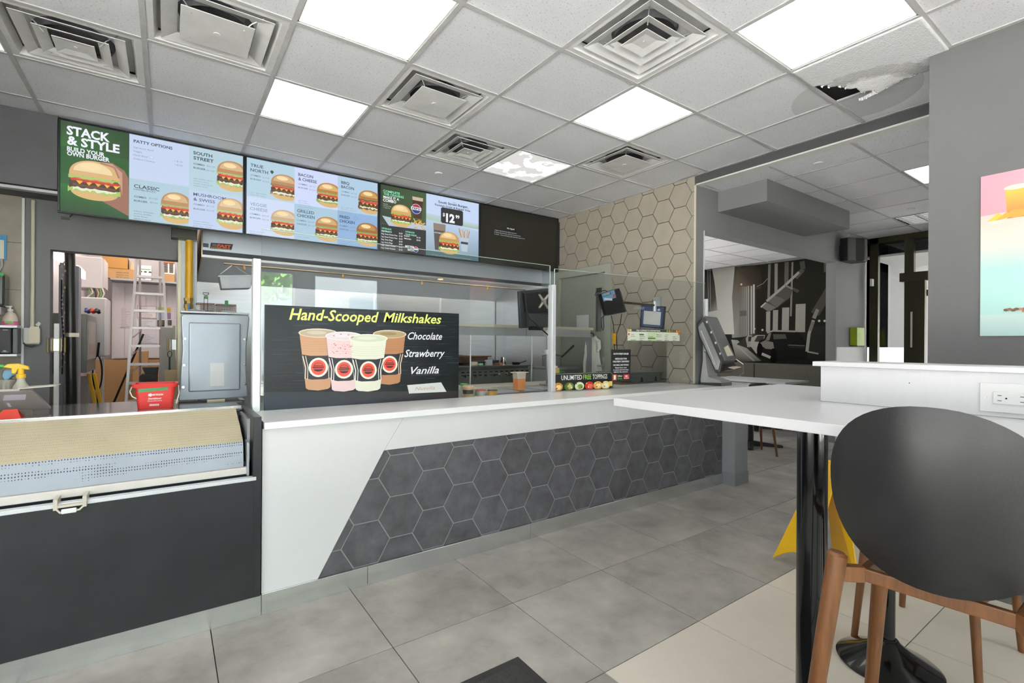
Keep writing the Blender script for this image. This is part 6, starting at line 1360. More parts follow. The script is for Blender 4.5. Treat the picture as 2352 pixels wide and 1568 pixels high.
# fry baskets behind it
def basket(x0, x1, z0, z1, label, hz, wide):
    t = thing('fry_basket', ((x0 + x1) / 2, 4.45, z0), label, 'fry basket'); br = M('oily_wire', '6e4c30', .4, .5)
    m = MB(); y0, y1 = 4.38, 4.52
    for a, b in (((x0, y0, z1), (x1, y0, z1)), ((x0, y1, z1), (x1, y1, z1)), ((x0, y0, z1), (x0, y1, z1)), ((x1, y0, z1), (x1, y1, z1)), ((x0 + .006, y0, z0), (x1 - .006, y0, z0))): m.tube([a, b], .003, 6)
    m.build('rim', br, t); m = MB()
    for i in range(13):
        x = x0 + (x1 - x0) * i / 12; m.tube([(x, y0, z1), (x + (.5 - i / 12) * .01, y0, z0)], .0012, 4).tube([(x, y1, z1), (x, y1, z0)], .0012, 4)
    for k in range(4): z = z0 + (z1 - z0) * (k + .5) / 4; m.tube([(x0, y0, z), (x1, y0, z)], .0012, 4)
    b = m.build('wire_mesh', br, t); b['kind'] = 'stuff'
    c_ = (x0 + x1) / 2; m = MB()
    if wide: m.tube([(c_ - .012, y0, z0), (c_ - .012, y0 - .02, hz - .03)], .0018, 5).tube([(c_ + .012, y0, z0), (c_ + .012, y0 - .02, hz - .03)], .0018, 5).tube([(c_ - .018 + .0, y0 - .02, hz - .008), (c_ - .02, y0 - .02, hz), (c_ + .02, y0 - .02, hz), (c_ + .018, y0 - .02, hz - .008), (c_ + .01, y0 - .02, hz - .018), (c_ - .01, y0 - .02, hz - .018)], .0025, 6, True); m.build('handle_loop', black, t)
    m = MB(); zz = hz - .045 if wide else z1 - .012; m.box(c_ - .011, c_ + .011, y0 - .03, y0 - .01, zz, zz + (.022 if wide else .045)); m.build('grip', M('green_grip', '2f7a44', .5), t, bevel=.003)
basket(.181, .294, 1.497, 1.556, 'left fry basket with a tall looped handle', 1.636, True)
basket(.307, .439, 1.494, 1.552, 'right fry basket with a short green grip', 1.58, False)
m = MB(); m.box(.21, .46, 4.36, 4.9, .0, 1.46).box(.21, .46, 4.54, 4.57, 1.46, 1.572); t = one('fryer', steel_d, 'stainless fryer standing behind the press grill', 'fryer', m)
m = MB(); m.box(.16, .45, 4.35, 4.36, 1.46, 1.485); m.build('basket_rail', steel, t)

# ================================================================== DINING SIDE: MURAL ROOM
mb = MB(); mb.box(8.93, 9.02, 2.72, 7.6, 0, 2.80)
wm = struct('wall_mural', paint, mb)
mb = MB(); mb.box(4.15, 4.5, 7.5, 7.6, 0, 2.80).box(4.5, 8.9, 7.5, 7.6, 2.5, 2.80).box(4.5, 8.9, 7.5, 7.6, 0, .4).box(6.6, 8.9, 7.5, 7.6, .4, 2.5).box(8.9, 9.02, 7.5, 7.6, 0, 2.8).box(4.15, 4.25, 6.3, 7.5, 0, 2.8)
struct('wall_mural_side', paint, mb)
for a, b in ((4.5, 6.6), ):
    mb = MB(); mb.box(a, a + .05, 7.53, 7.58, .4, 2.5).box(b - .05, b, 7.53, 7.58, .4, 2.5).box(a, b, 7.53, 7.58, 2.45, 2.5).box(a, b, 7.53, 7.58, .4, .45)
    w_ = struct('window_%d' % (6 if a < 5 else 7), MATS['dark_bronze'], mb)  # added unseen window; sun through it bounces up to the mural room ceiling
    mb = MB(); mb.box(a + .05, b - .05, 7.553, 7.558, .45, 2.45); mb.build('pane', glassW, w_)
mb = MB(); mb.box(8.02, 9.0, 2.722, 2.84, 0, 2.80)
struct('wall_dining_return', paint, mb)
t = thing('wall_mural_print', (8.92, 4.7, .9), 'large black and white street mural with parked cars under steel girders', 'mural')
m = MB(); m.box(8.914, 8.928, 2.86, 7.4, .60, 2.755); m.build('mural_sheet', M('mural_black', '1c1b19', .5), t)
A = Art(planeX(8.914), -1)
y0, y1, z0, z1 = 2.87, 7.39, .62, 2.75
A.rect(y0, z0, y1, z1, '24231f')
def PW(*q): return list(q)
# dark building mass with a warm haze, pale sky gap, left facade
A.poly([(5.161, 2.777), (4.738, 2.751), (4.73, 1.444), (5.21, 1.406), (5.216, 2.217)], ['3a3632', '2e2a26', '2c2a28', '8f8f8a', '6c6660'])
A.poly([(5.117, 2.723), (4.644, 2.705), (4.641, 2.306), (5.143, 2.323)], ['4a423a', '2a2622', '332d28', '6e6054'])
A.poly([(5.809, 2.792), (5.161, 2.784), (5.215, 2.189), (5.166, 1.476), (5.498, 1.48), (5.802, 1.822)], ['8f8f8a', '999994', 'b0b0aa', 'c6c6c0', 'bdbdb6', 'a5a59f'])
A.poly([(5.809, 2.792), (5.64, 2.786), (5.583, 2.505), (5.55, 2.214), (5.517, 1.954), (5.803, 1.925)], ['1c1b19', '1c1b19', '26241f', '4a4944', '8f8e88', '4a4944'])
for x in (155, 185): A.line([(5.736, 2.783), (5.714, 1.964)] if x == 155 else [(5.688, 2.778), (5.666, 1.961)], .015, '7f7f79')
# window mullions of the facade
COLS = [[(5.057, 2.371), (5.051, 1.488)], [(5.011, 2.38), (5.005, 1.46)], [(4.971, 2.377), (4.965, 1.446)], [(4.932, 2.373), (4.926, 1.445)], [(4.89, 2.383), (4.884, 1.445)], [(4.832, 2.377), (4.826, 1.472)], [(4.786, 2.4), (4.78, 1.484)]]
for i, l in enumerate(COLS): A.line(l, .014 + .003 * i, ('6a6864', '7a7874', '858380', '8f8d88', '9a9892', 'a5a39c', 'b5b3ac')[i])
A.rect(*[v for v in ((5.053, 1.819) + (4.926, 1.923))], '5c5a56')
for l, w_, c_ in (([(4.499, 2.74), (4.511, 2.111)], .045, '6e6d67'), ([(4.38, 2.737), (4.38, 2.179)], .055, '7c7b75'), ([(4.199, 2.739), (4.203, 2.344)], .07, '55544e'), ([(4.1, 2.725), (4.124, 1.779)], .03, '75746e'), ([(3.945, 2.717), (3.927, 2.578), (4.05, 2.442)], .08, '4c4b45'),
                  ([(4.516, 1.881), (4.518, 1.514)], .075, '8b8a84'), ([(4.385, 1.901), (4.389, 1.531)], .09, '8b8a84'), ([(4.21, 1.936), (4.216, 1.528)], .12, '8e8d86'), ([(3.962, 1.984), (3.968, 1.498)], .16, '8b8a82')):
    A.line(l, w_, c_)
# hanging girder boxes
A.poly([(4.659, 1.982), (4.56, 2.055), (4.366, 1.945), (4.507, 1.874)], '6a6964'); A.poly([(4.659, 1.982), (4.567, 2.056), (4.554, 2.035), (4.646, 1.954)], 'a3a29b')
A.poly([(4.547, 2.061), (4.225, 2.333), (4.097, 2.233), (4.132, 2.109), (4.366, 1.939)], '4b4a46'); A.poly([(4.547, 2.087), (4.419, 2.169), (4.23, 2.078), (4.354, 1.944)], '5f5e59')
A.line([(4.547, 2.071), (4.225, 2.327), (3.991, 2.536)], .045, '8f8e87'); A.poly([(4.085, 2.282), (3.983, 2.223), (4.007, 2.175), (4.084, 2.219)], '45443f'); A.line([(4.225, 2.333), (4.091, 2.251)], .03, '75746e')
A.line([(4.729, 2.354), (4.615, 2.397), (4.53, 2.481)], .012, '7d7c76')
# street
A.poly([(5.225, 1.372), (5.093, 1.364), (4.633, 0.978), (5.105, 0.935)], ['a5a59e', '8a8983', '6b6a64', '55544f']); A.poly([(5.114, 1.281), (4.909, 1.445), (4.824, 1.181), (4.992, 1.24)], '33322e')
A.line([(5.107, 1.253), (4.768, 0.974)], .03, '9a9992')
# cars
A.poly([(4.936, 1.391), (4.902, 1.445), (4.812, 1.451), (4.783, 1.242), (4.9, 1.228)], '8f8e87'); A.poly([(4.881, 1.425), (4.818, 1.431), (4.825, 1.343), (4.887, 1.336)], '35342f')
A.poly([(4.845, 1.255), (4.825, 1.404), (4.73, 1.457), (4.57, 1.455), (4.634, 1.204), (4.728, 1.109)], '9b9a93'); A.poly([(4.77, 1.336), (4.71, 1.443), (4.583, 1.442), (4.608, 1.323)], '3a3934')
A.poly([(4.702, 1.283), (4.662, 1.363), (4.576, 1.389), (4.518, 1.507), (4.402, 1.531), (3.985, 1.498), (3.867, 1.311), (3.854, 1.028), (4.186, 1.005), (4.411, 0.972), (4.673, 1.043)], '1a1917')
A.line([(4.537, 1.494), (4.427, 1.529), (4.044, 1.512)], .03, '8a8983'); A.poly([(4.563, 1.356), (4.505, 1.487), (4.459, 1.487), (4.491, 1.356)], '6f6e68'); A.poly([(4.427, 1.467), (4.213, 1.464), (4.188, 1.387), (4.414, 1.375)], '4f4e49')
A.poly([(4.688, 1.296), (4.569, 1.356), (4.426, 1.323), (4.4, 1.193), (4.555, 1.204)], '706f69'); A.ell(*(4.663, 1.177), .055, .13, '0c0b0a'); A.ell(*(4.418, 1.076), .06, .14, '0c0b0a')
A.line([(4.627, 1.111), (4.469, 1.046)], .05, 'a09f98'); A.line([(4.163, 1.273), (3.89, 1.262)], .02, '5c5b55')
for z_ in (1305, 1330, 1355): A.line([(4.151, 1.235), (3.89, 1.227)], .008, '3f3e3a')
A.poly([(3.849, 1.163), (3.828, 1.434), (3.755, 1.58), (3.45, 1.608), (3.41, 1.135), (3.663, 1.13)], '2a2926'); A.line([(3.855, 1.163), (3.822, 1.471), (3.756, 1.696)], .05, '8f8e87'); A.line([(3.849, 1.163), (3.674, 1.13)], .025, '8a8983')
A.line([(3.734, 1.799), (3.453, 2.284)], .14, '45443f'); A.poly([(3.779, 1.74), (3.712, 1.895), (3.667, 1.857), (3.722, 1.713)], '7c7b74'); A.poly([(3.828, 1.508), (3.79, 1.679), (3.733, 1.665), (3.777, 1.52)], '6a6963')
for q in ((3.499, 1.937), (3.666, 1.681), (3.584, 1.678), (3.43, 1.921), (4.765, 1.572), (4.617, 1.548), (5.025, 2.423)): A.ell(*q, .02, .02, 'b9b8b0', n=8)
A.poly([(3.601, 2.647), (3.519, 2.624), (3.524, 2.517), (3.6, 2.484)], '55544e')
A.build('mural_picture', inkW, t)

# banquette, tables and chair legs by the mural
t = thing('banquette', (8.6, 4.8, 0), 'long dark olive-grey upholstered bench under the mural', 'bench')
fab = M('olive_grey_fabric', '56554c', .95, var=.08, vs=30, bump=.3, bs=200)
for a, b in ((2.90, 4.60), (4.604, 6.2), (6.204, 7.4)):
    m = MB(); m.box(8.60, 8.90, a, b, .45, .945); m.build('back_cushion', fab, t, bevel=.02, seg=3)
m = MB(); m.box(8.08, 8.60, 2.90, 7.4, .40, .50); m.build('seat_cushion', fab, t, bevel=.02, seg=3)
m = MB(); m.box(8.14, 8.90, 2.90, 7.4, .001, .40); m.build('plinth', M('bench_black', '22211f', .8), t)
def x_table(cx, cy, hx, hy, label, h=.75):
    t = thing('dining_table', (cx, cy, 0), label, 'table')
    m = MB(); m.box(cx - hx, cx + hx, cy - hy, cy + hy, h - .03, h); m.build('tabletop', wtable, t, bevel=.003)
    m = MB(); m.cone((cx, cy, .05), (cx, cy, h - .03), .038, n=16); m.build('pole', M('charcoal_metal', '3c3e3f', .4, .4), t, smooth=True)
    for a in range(4):
        c_, s_ = math.cos(a * PI / 2 + .5), math.sin(a * PI / 2 + .5); m = MB()
        L_ = .36; w_ = .03; vs = []
        for r_, ww, zz in ((.02, .04, .055), (L_, .028, .022)):
            for d in (-1, 1): vs += [(cx + c_ * r_ - s_ * ww * d, cy + s_ * r_ + c_ * ww * d, zz), (cx + c_ * r_ - s_ * ww * d, cy + s_ * r_ + c_ * ww * d, .004)]
        m.add(vs, [(0, 2, 3, 1), (4, 5, 7, 6), (0, 4, 6, 2), (1, 3, 7, 5), (0, 1, 5, 4), (2, 6, 7, 3)]); m.build('foot', MATS['charcoal_metal'], t)
    return t
x_table(6.05, 3.28, .42, .36, 'small white dining table with a black cross foot beyond the counter end')
x_table(7.35, 3.9, .36, .6, 'white dining table in front of the grey banquette')
wood = M('walnut_wood', '744a28', .4, var=.25, vs=9, stretch=(9, 9, .7), coat=.1)
# wooden chair at the small table: black shell on four legs
def chair(cx, cy, face, seat, label, s=1.0, tilt=0):
    t = thing('dining_chair', (cx, cy, 0), label, 'chair')
    def Rr(x, y, z): c_, s_ = math.cos(face), math.sin(face); return (cx + x * c_ - y * s_, cy + x * s_ + y * c_, z)
    for a in (1, -1):
        for b in (1, -1):
            m = MB(); m.cone(Rr(a * .19, b * .19, .001), Rr(a * .15, b * .15, seat - .03), .011, .019, 12); m.build('leg', wood, t, smooth=True)
    m = MB(); m.lathe((cx, cy, seat - .03), [(.10, 0), (.20, .012), (.215, .035), (.205, .04), (.10, .028), (.01, .024)], 28); m.build('seat', M('black_shell', '1d1d1e', .38), t, smooth=True)
    m = MB(); vs = []; fs = []; n = 14; k = 8
    for i in range(n + 1):
        for j in range(k + 1):
            u = -1 + 2 * i / n; v = j / k; w_ = .21 * math.sqrt(max(.02, 1 - (2 * v - 1) ** 2 * .9)); vs.append(Rr(-.20 - .02 * v + .06 * u * u, u * w_, seat + .03 + v * .36))
    for i in range(n):
        for j in range(k): a = i * (k + 1) + j; fs.append((a, a + 1, a + k + 2, a + k + 1))
    m.add(vs, fs); o = m.build('backrest', MATS['black_shell'], t, smooth=True); md = o.modifiers.new('s', 'SOLIDIFY'); md.thickness = .01
    return t
chair(5.62, 3.02, .9, .45, 'black shell chair with wooden legs at the small white table', 1)

# ================================================================== DINING WALL FITTINGS
t = thing('wall_speaker', (7.35, 2.6, 2.35), 'black wall speaker with a curved front high on the grey wall', 'speaker')
m = MB(); s0 = (7.128, 2.356); s1 = (7.827, 2.799)
xa_, xb_, za, zb = 7.14, 7.72, s0[1], s1[1]
pl = [(xa_, 2.70), (xa_ - .01, 2.60), (xa_ + .12, 2.56), (xa_ + .22, 2.50), (xa_ + .32, 2.50), (xa_ + .36, 2.56), (xa_ + .36, 2.70)]
m.prism(pl, 'z', 2.365, 2.66); m.build('speaker_body', black, t, bevel=.008)
m = MB(); m.prism([(xa_ + .225, 2.497), (xa_ + .315, 2.497), (xa_ + .352, 2.555), (xa_ + .345, 2.56), (xa_ + .31, 2.505), (xa_ + .225, 2.505)], 'z', 2.375, 2.65); m.build('grille', M('speaker_grille', '34352c', .5, .3), t)
m = MB(); m.box(xa_ + .05, xa_ + .15, 2.69, 2.722, 2.44, 2.58); m.build('wall_bracket', black, t)
m = MB(); m.tube([(xa_ + .03, 2.64, 2.66), (xa_ + .04, 2.60, 2.70), (xa_ + .06, 2.66, 2.756)], .005, 6); m.build('cable', off, t)
t = thing('lime_dispenser', (7.65, 2.65, 1.27), 'lime green box dispenser on the grey wall above the pale panel', 'dispenser')
lime = M('lime_green', '93ad14', .4)
m = MB(); m.prism([(7.545, 2.722), (7.545, 2.64), (7.72, 2.615), (7.80, 2.66), (7.80, 2.722)], 'z', 1.268, 1.512); m.build('box_body', lime, t, bevel=.004)
m = MB(); m.prism([(7.54, 2.722), (7.54, 2.635), (7.80, 2.61), (7.81, 2.722)], 'z', 1.260, 1.267); m.build('painted_base_shadow', M('olive_shadow_tone', '3a4018', .6), t)  # thin plate with the shadow under the box put into its colour
m = MB(); m.box(7.94, 8.005, 2.60, 2.63, 2.095, 2.195); 
one('white_sensor', whitep, 'small white sensor box on the dark entrance frame', 'sensor', m, bevel=.004)
# storefront at the far entrance (x = 8.02)
brz = M('bronze_frame', '35321f', .4, .4)
mb = MB(); X0, X1 = 8.02, 8.09
mb.box(X0, X1, 2.56, 2.66, 0, 2.76).box(X0, X1, .86, 2.72, 2.685, 2.76)
mb.box(X0, X1, 2.165, 2.265, 0, 2.70).box(X0 - .03, X1, .86, 2.31, 2.125, 2.24).box(X0, X1, 2.05, 2.165, .08, 2.125).box(X0, X1, .86, 2.05, .02, .14).box(X0, X1, 1.20, 1.28, 0, 2.125)
door2 = struct('door_2', brz, mb)
mb = MB(); mb.box(8.05, 8.056, 2.265, 2.56, .05, 2.685).build('side_glass', glassW, door2)
mb = MB(); mb.box(8.05, 8.056, 1.28, 2.05, .14, 2.125).build('door_glass', glassW, door2)
mb = MB(); mb.box(8.05, 8.056, .9, 2.165, 2.24, 2.685).build('transom_glass', glassW, door2)
mb = MB(); mb.box(8.0, 8.02, 1.30, 1.98, 1.03, 1.05).build('push_bar', black, door2)
m = MB(); m.box(8.012, 8.02, 2.175, 2.195, 1.25, 1.72); m.build('label_strip', off, door2)
# vestibule beyond the glass
mb = MB(); mb.box(8.10, 10.4, 2.722, 2.84, 0, 2.80)
wv = struct('wall_vestibule', M('vestibule_grey', '707072', .7), mb)
mb = MB(); mb.box(8.10, 10.0, 2.71, 2.722, 0, 1.247); mb.build('wainscot_panel', MATS['pale_wainscot'], wv)
t = thing('thermostat', (8.25, 2.70, 1.27), 'small white thermostat seen through the entrance glass', 'thermostat'); m = MB(); m.box(8.20, 8.36, 2.69, 2.71, 1.32, 1.46).build('body', whitep, t, bevel=.004); m = MB(); m.box(8.22, 8.31, 2.685, 2.69, 1.39, 1.45).build('display', M('thermo_grey', 'b9bcbc', .3), t)
mb = MB(); mb.box(8.10, 10.2, .85, 2.72, 2.50, 2.53)
struct('ceiling_vestibule', M('vestibule_ceiling', 'dcdcdc', .7), mb)
mb = MB(); mb.box(10.2, 10.27, 2.60, 2.72, 0, 2.5).box(10.2, 10.27, -2, 2.72, 2.1, 2.2).box(10.2, 10.27, 1.6, 1.66, 0, 2.1)
struct('door_3', brz, mb)
mb = MB(); mb.box(10.4, 15, -2.5, 2.9, 2.62, 2.75).box(10.42, 15, 2.9, 8.7, -.1, 3.0)
struct('shade_canopy_block', paint, mb)  # added unseen canopy and block that shade the ground outside the vestibule
# street outside
mb = MB(); mb.box(-40, 60, -40, 40, -.25, -.11)
struct('ground_outside', M('sunlit_paving', 'b9b6ae', .9, var=.1, vs=2), mb)
t = thing('brick_building', (22, 3, -.11), 'pale building across the street seen through the entrance door', 'building')
m = MB(); m.box(24, 26, -6, 16, -.11, 9).build('wall', M('pale_brick', '8a857c', .8, var=.1, vs=3), t)
for i in range(6):
    for k in range(2): m = MB(); m.box(23.94, 24, -4 + i * 3, -2.6 + i * 3, .9 + k * 3, 2.6 + k * 3).build('window', M('window_blue', '5c6c78', .2), t)
t = thing('brick_building', (0, -16, -.11), 'cream building outside the windows behind the camera', 'building')
m = MB(); m.box(-1.2, 12, -17, -13, -.11, 10).build('wall', M('cream_wall', '74777a', .8, var=.15, vs=3), t)
for i in range(4): 
    for k in range(2): m = MB(); m.box(-.3 + i * 3, 1.0 + i * 3, -13.0, -12.95, 1 + k * 3, 3 + k * 3).build('window', M('window_blue', '5c6c78', .2), t)
def tree(x, y, h, label, sd):
    R = random.Random(sd); t = thing('tree', (x, y, -.11), label, 'tree')
    m = MB(); m.tube([(x, y, -.11), (x + .1, y, h * .4), (x, y + .1, h * .7)], [.16, .12, .06], 8).build('trunk', M('bark', '5c4a3a', .9), t)
    vs = []; fs = []
    for i in range(1800):
        a = R.uniform(0, 2 * PI); e = R.gauss(0, 1); b = R.gauss(0, 1); c_ = R.gauss(0, 1); l = (e * e + b * b + c_ * c_) ** .5 or 1; r_ = h * .36 * R.uniform(.5, 1) ; p = Vector((x + e / l * r_, y + b / l * r_, h * .72 + c_ / l * r_ * .8)); s_ = .12
        d1 = Vector((R.uniform(-1, 1), R.uniform(-1, 1), R.uniform(-1, 1))).normalized() * s_; d2 = d1.orthogonal().normalized() * s_ * .7; n = len(vs)
        vs += [p - d1, p + d2, p + d1, p - d2]; fs.append((n, n + 1, n + 2, n + 3))
    m = MB(); m.add(vs, fs).build('foliage', M('leaf_green', '6f9a4a', .8), t)
tree(-2.6, -7.5, 4.6, 'leafy tree outside the left window behind the camera', 1); tree(1.6, -9, 5.0, 'leafy tree outside the middle window behind the camera', 2); tree(15, 2.4, 4.5, 'street tree beyond the entrance', 3)

# ================================================================== POSTER ON THE RIGHT WALL
t = thing('drinks_poster', (3.37, .35, 1.32), 'pink and mint drinks poster on the right wall', 'poster')
m = MB(); m.box(3.374, 3.379, .05, .640, 1.318, 2.127); m.build('sheet', M('poster_paper', 'd9cfc8', .5), t)
A = Art(planeX(3.374), -1)
a0, a1 = .05, .640
def yy(f): return a1 - f * (a1 - a0)
A.poly([(yy(0), 1.318), (yy(1), 1.318), (yy(1), 1.72), (yy(0), 1.72)], ['a9cfcb', 'a9cfcb', 'a4d2c9', 'a4d2c9'])
A.poly([(yy(0), 1.66), (yy(1), 1.66), (yy(1), 1.80), (yy(0), 1.80)], ['a8d0c8', 'a8d0c8', 'd6cfc2', 'd6cfc2']); A.poly([(yy(0), 1.795), (yy(1), 1.795), (yy(1), 1.93), (yy(0), 1.93)], ['d6cfc2', 'd6cfc2', 'e6b8b0', 'e6b8b0'])
A.poly([(yy(0), 1.925), (yy(1), 1.95), (yy(1), 2.127), (yy(0), 2.127)], ['e8909c', 'e88a9a', 'e9a2a8', 'ea8f9e']); A.poly([(yy(0), 1.318), (yy(1), 1.318), (yy(1), 1.425), (yy(0), 1.425)], ['a6c6c4', 'a6c6c4', 'c2d3d2', 'bcd2d0'])
for f, c1_, c2_, zt, zb_ in ((.22, 'eeb04a', 'e8703c', 2.045, 1.895), (.48, 'f0c060', 'd9542c', 2.06, 1.90), (.76, 'e8a050', 'c9402c', 2.045, 1.895)):
    y = yy(f); w_ = .042; A.poly([(y + w_, zt), (y - w_, zt), (y - w_ * .8, zb_), (y + w_ * .8, zb_)], [c1_, c1_, c2_, c2_]); A.ell(y, zt, w_ * 1.1, .012, 'ecd9c0'); A.ell(y, zb_ + .02, w_ * .75, .02, 'f0953c')
for f in (.09, .14): A.poly([(yy(f - .05), 1.893), (yy(f + .06), 1.902), (yy(f + .02), 1.93)], 'e3b23c' if f < .1 else 'cf9a34')
for f in (.06, .30, .60): A.ell(yy(f + .04), 1.885, .03, .008, 'e9c9c0', n=10)
for f, c1_ in ((.40, 'd0a070'), (.62, 'b98a5c'), (.84, 'a87a50')):
    y = yy(f); A.poly([(y + .035, 1.63), (y - .035, 1.63), (y - .026, 1.45), (y + .026, 1.45)], ['dcc09a', 'dcc09a', c1_, c1_]); A.ell(y, 1.63, .038, .010, 'e4ddd0')
R = random.Random(6)
for i in range(14): A.ell(yy(.16 + R.random() * .22), 1.432 + R.random() * .02, .010, .007, ('8a5a44', 'b07a5c', '6e4636')[i % 3], n=8)
A.build('printed_face', inkM, t)

# ================================================================== HIGH TABLE
t = thing('high_table', (1.92, .2, 0), 'white bar-height table on black pedestal poles', 'table')
m = MB(); m.prism([(1.318, 1.222), (2.516, 1.214), (2.48, -1.2), (1.372, -1.2)], 'z', 1.041, 1.07); m.build('tabletop', wtable, t, bevel=.002)
m = MB(); m.cone((1.552, .655, .09), (1.552, .655, 1.041), .0395, n=32).build('pole', blackm, t, smooth=True)
m = MB(); m.cone((2.343, .706, .10), (2.343, .706, 1.041), .0225, n=24).build('pole', blackm, t, smooth=True)
for x, y, r in ((1.552, .655, .23), (2.343, .706, .172)):
    m = MB(); k_ = r / .172; m.lathe((x, y, .0), [(r, .001), (r * 1.01, .008), (r * .95, .016), (r * .55, .050), (r * .32, .078), (.040 * k_, .092), (.034 * k_, .10)], 40); m.build('base', blackm, t, smooth=True)
m = MB(); m.cone((2.343, .706, .095), (2.343, .706, .105), .030, n=24).build('collar', blackm, t)
for x, y in ((1.552, .655), (2.343, .706)):
    m = MB(); m.box(x - .11, x + .11, y - .11, y + .11, 1.035, 1.0405).build('mounting_plate', blackm, t)
t = thing('power_riser', (1.95, .2, 1.07), 'white raised power box along the middle of the high table', 'power box')
m = MB(); m.prism([(1.860, .760), (2.02, .756), (2.02, -1.2), (1.880, -1.2)], 'z', 1.0705, 1.192); m.build('riser_body', wtable, t, bevel=.001, seg=1)
m = MB(); m.prism([(1.848, .782), (2.035, .778), (2.035, -1.2), (1.868, -1.2)], 'z', 1.192, 1.208); m.build('riser_cap', wtable, t, bevel=.0015, seg=1)
m = MB(); m.cone((1.866, .512, 1.150), (1.8625, .512, 1.150), .0016, n=8).build('nail_hole', dark, t)
def fx(y): return 1.860 + (.760 - y) * (.020 / 1.96)
m = MB(); m.add([(fx(y) - d, y, z) for d in (.0055, -.001) for y, z in ((.353, 1.083), (.150, 1.083), (.150, 1.163), (.353, 1.163))], [(0, 1, 2, 3), (7, 6, 5, 4), (0, 4, 5, 1), (1, 5, 6, 2), (2, 6, 7, 3), (3, 7, 4, 0)]); pl_ = m.build('outlet_plate', M('outlet_plate_white', 'cfcfcf', .3), t, bevel=.002)
for yc in (.300, .262):
    pass
m = MB(); m.add([(fx(y) - d, y, z) for d in (.009, .005) for y, z in ((.326, 1.106), (.176, 1.106), (.176, 1.140), (.326, 1.140))], [(0, 1, 2, 3), (7, 6, 5, 4), (0, 4, 5, 1), (1, 5, 6, 2), (2, 6, 7, 3), (3, 7, 4, 0)]); rc = m.build('receptacle', M('outlet_plate_white', 'cfcfcf', .3), pl_, bevel=.002)
m = MB()
for yc in (.312, .2685, .225):
    for zc in (1.130, 1.116): m.box(fx(yc) - .0097, fx(yc) - .0088, yc - .004, yc + .004, zc - .0008, zc + .0008)
    m.cone((fx(yc) - .0097, yc - .013, 1.123), (fx(yc) - .0088, yc - .013, 1.123), .0022, n=10)
o = m.build('slots', dark, pl_)
m = MB(); m.cone((fx(.340) - .0085, .340, 1.123), (fx(.340) - .005, .340, 1.123), .003, n=12).build('screw', alu, pl_)

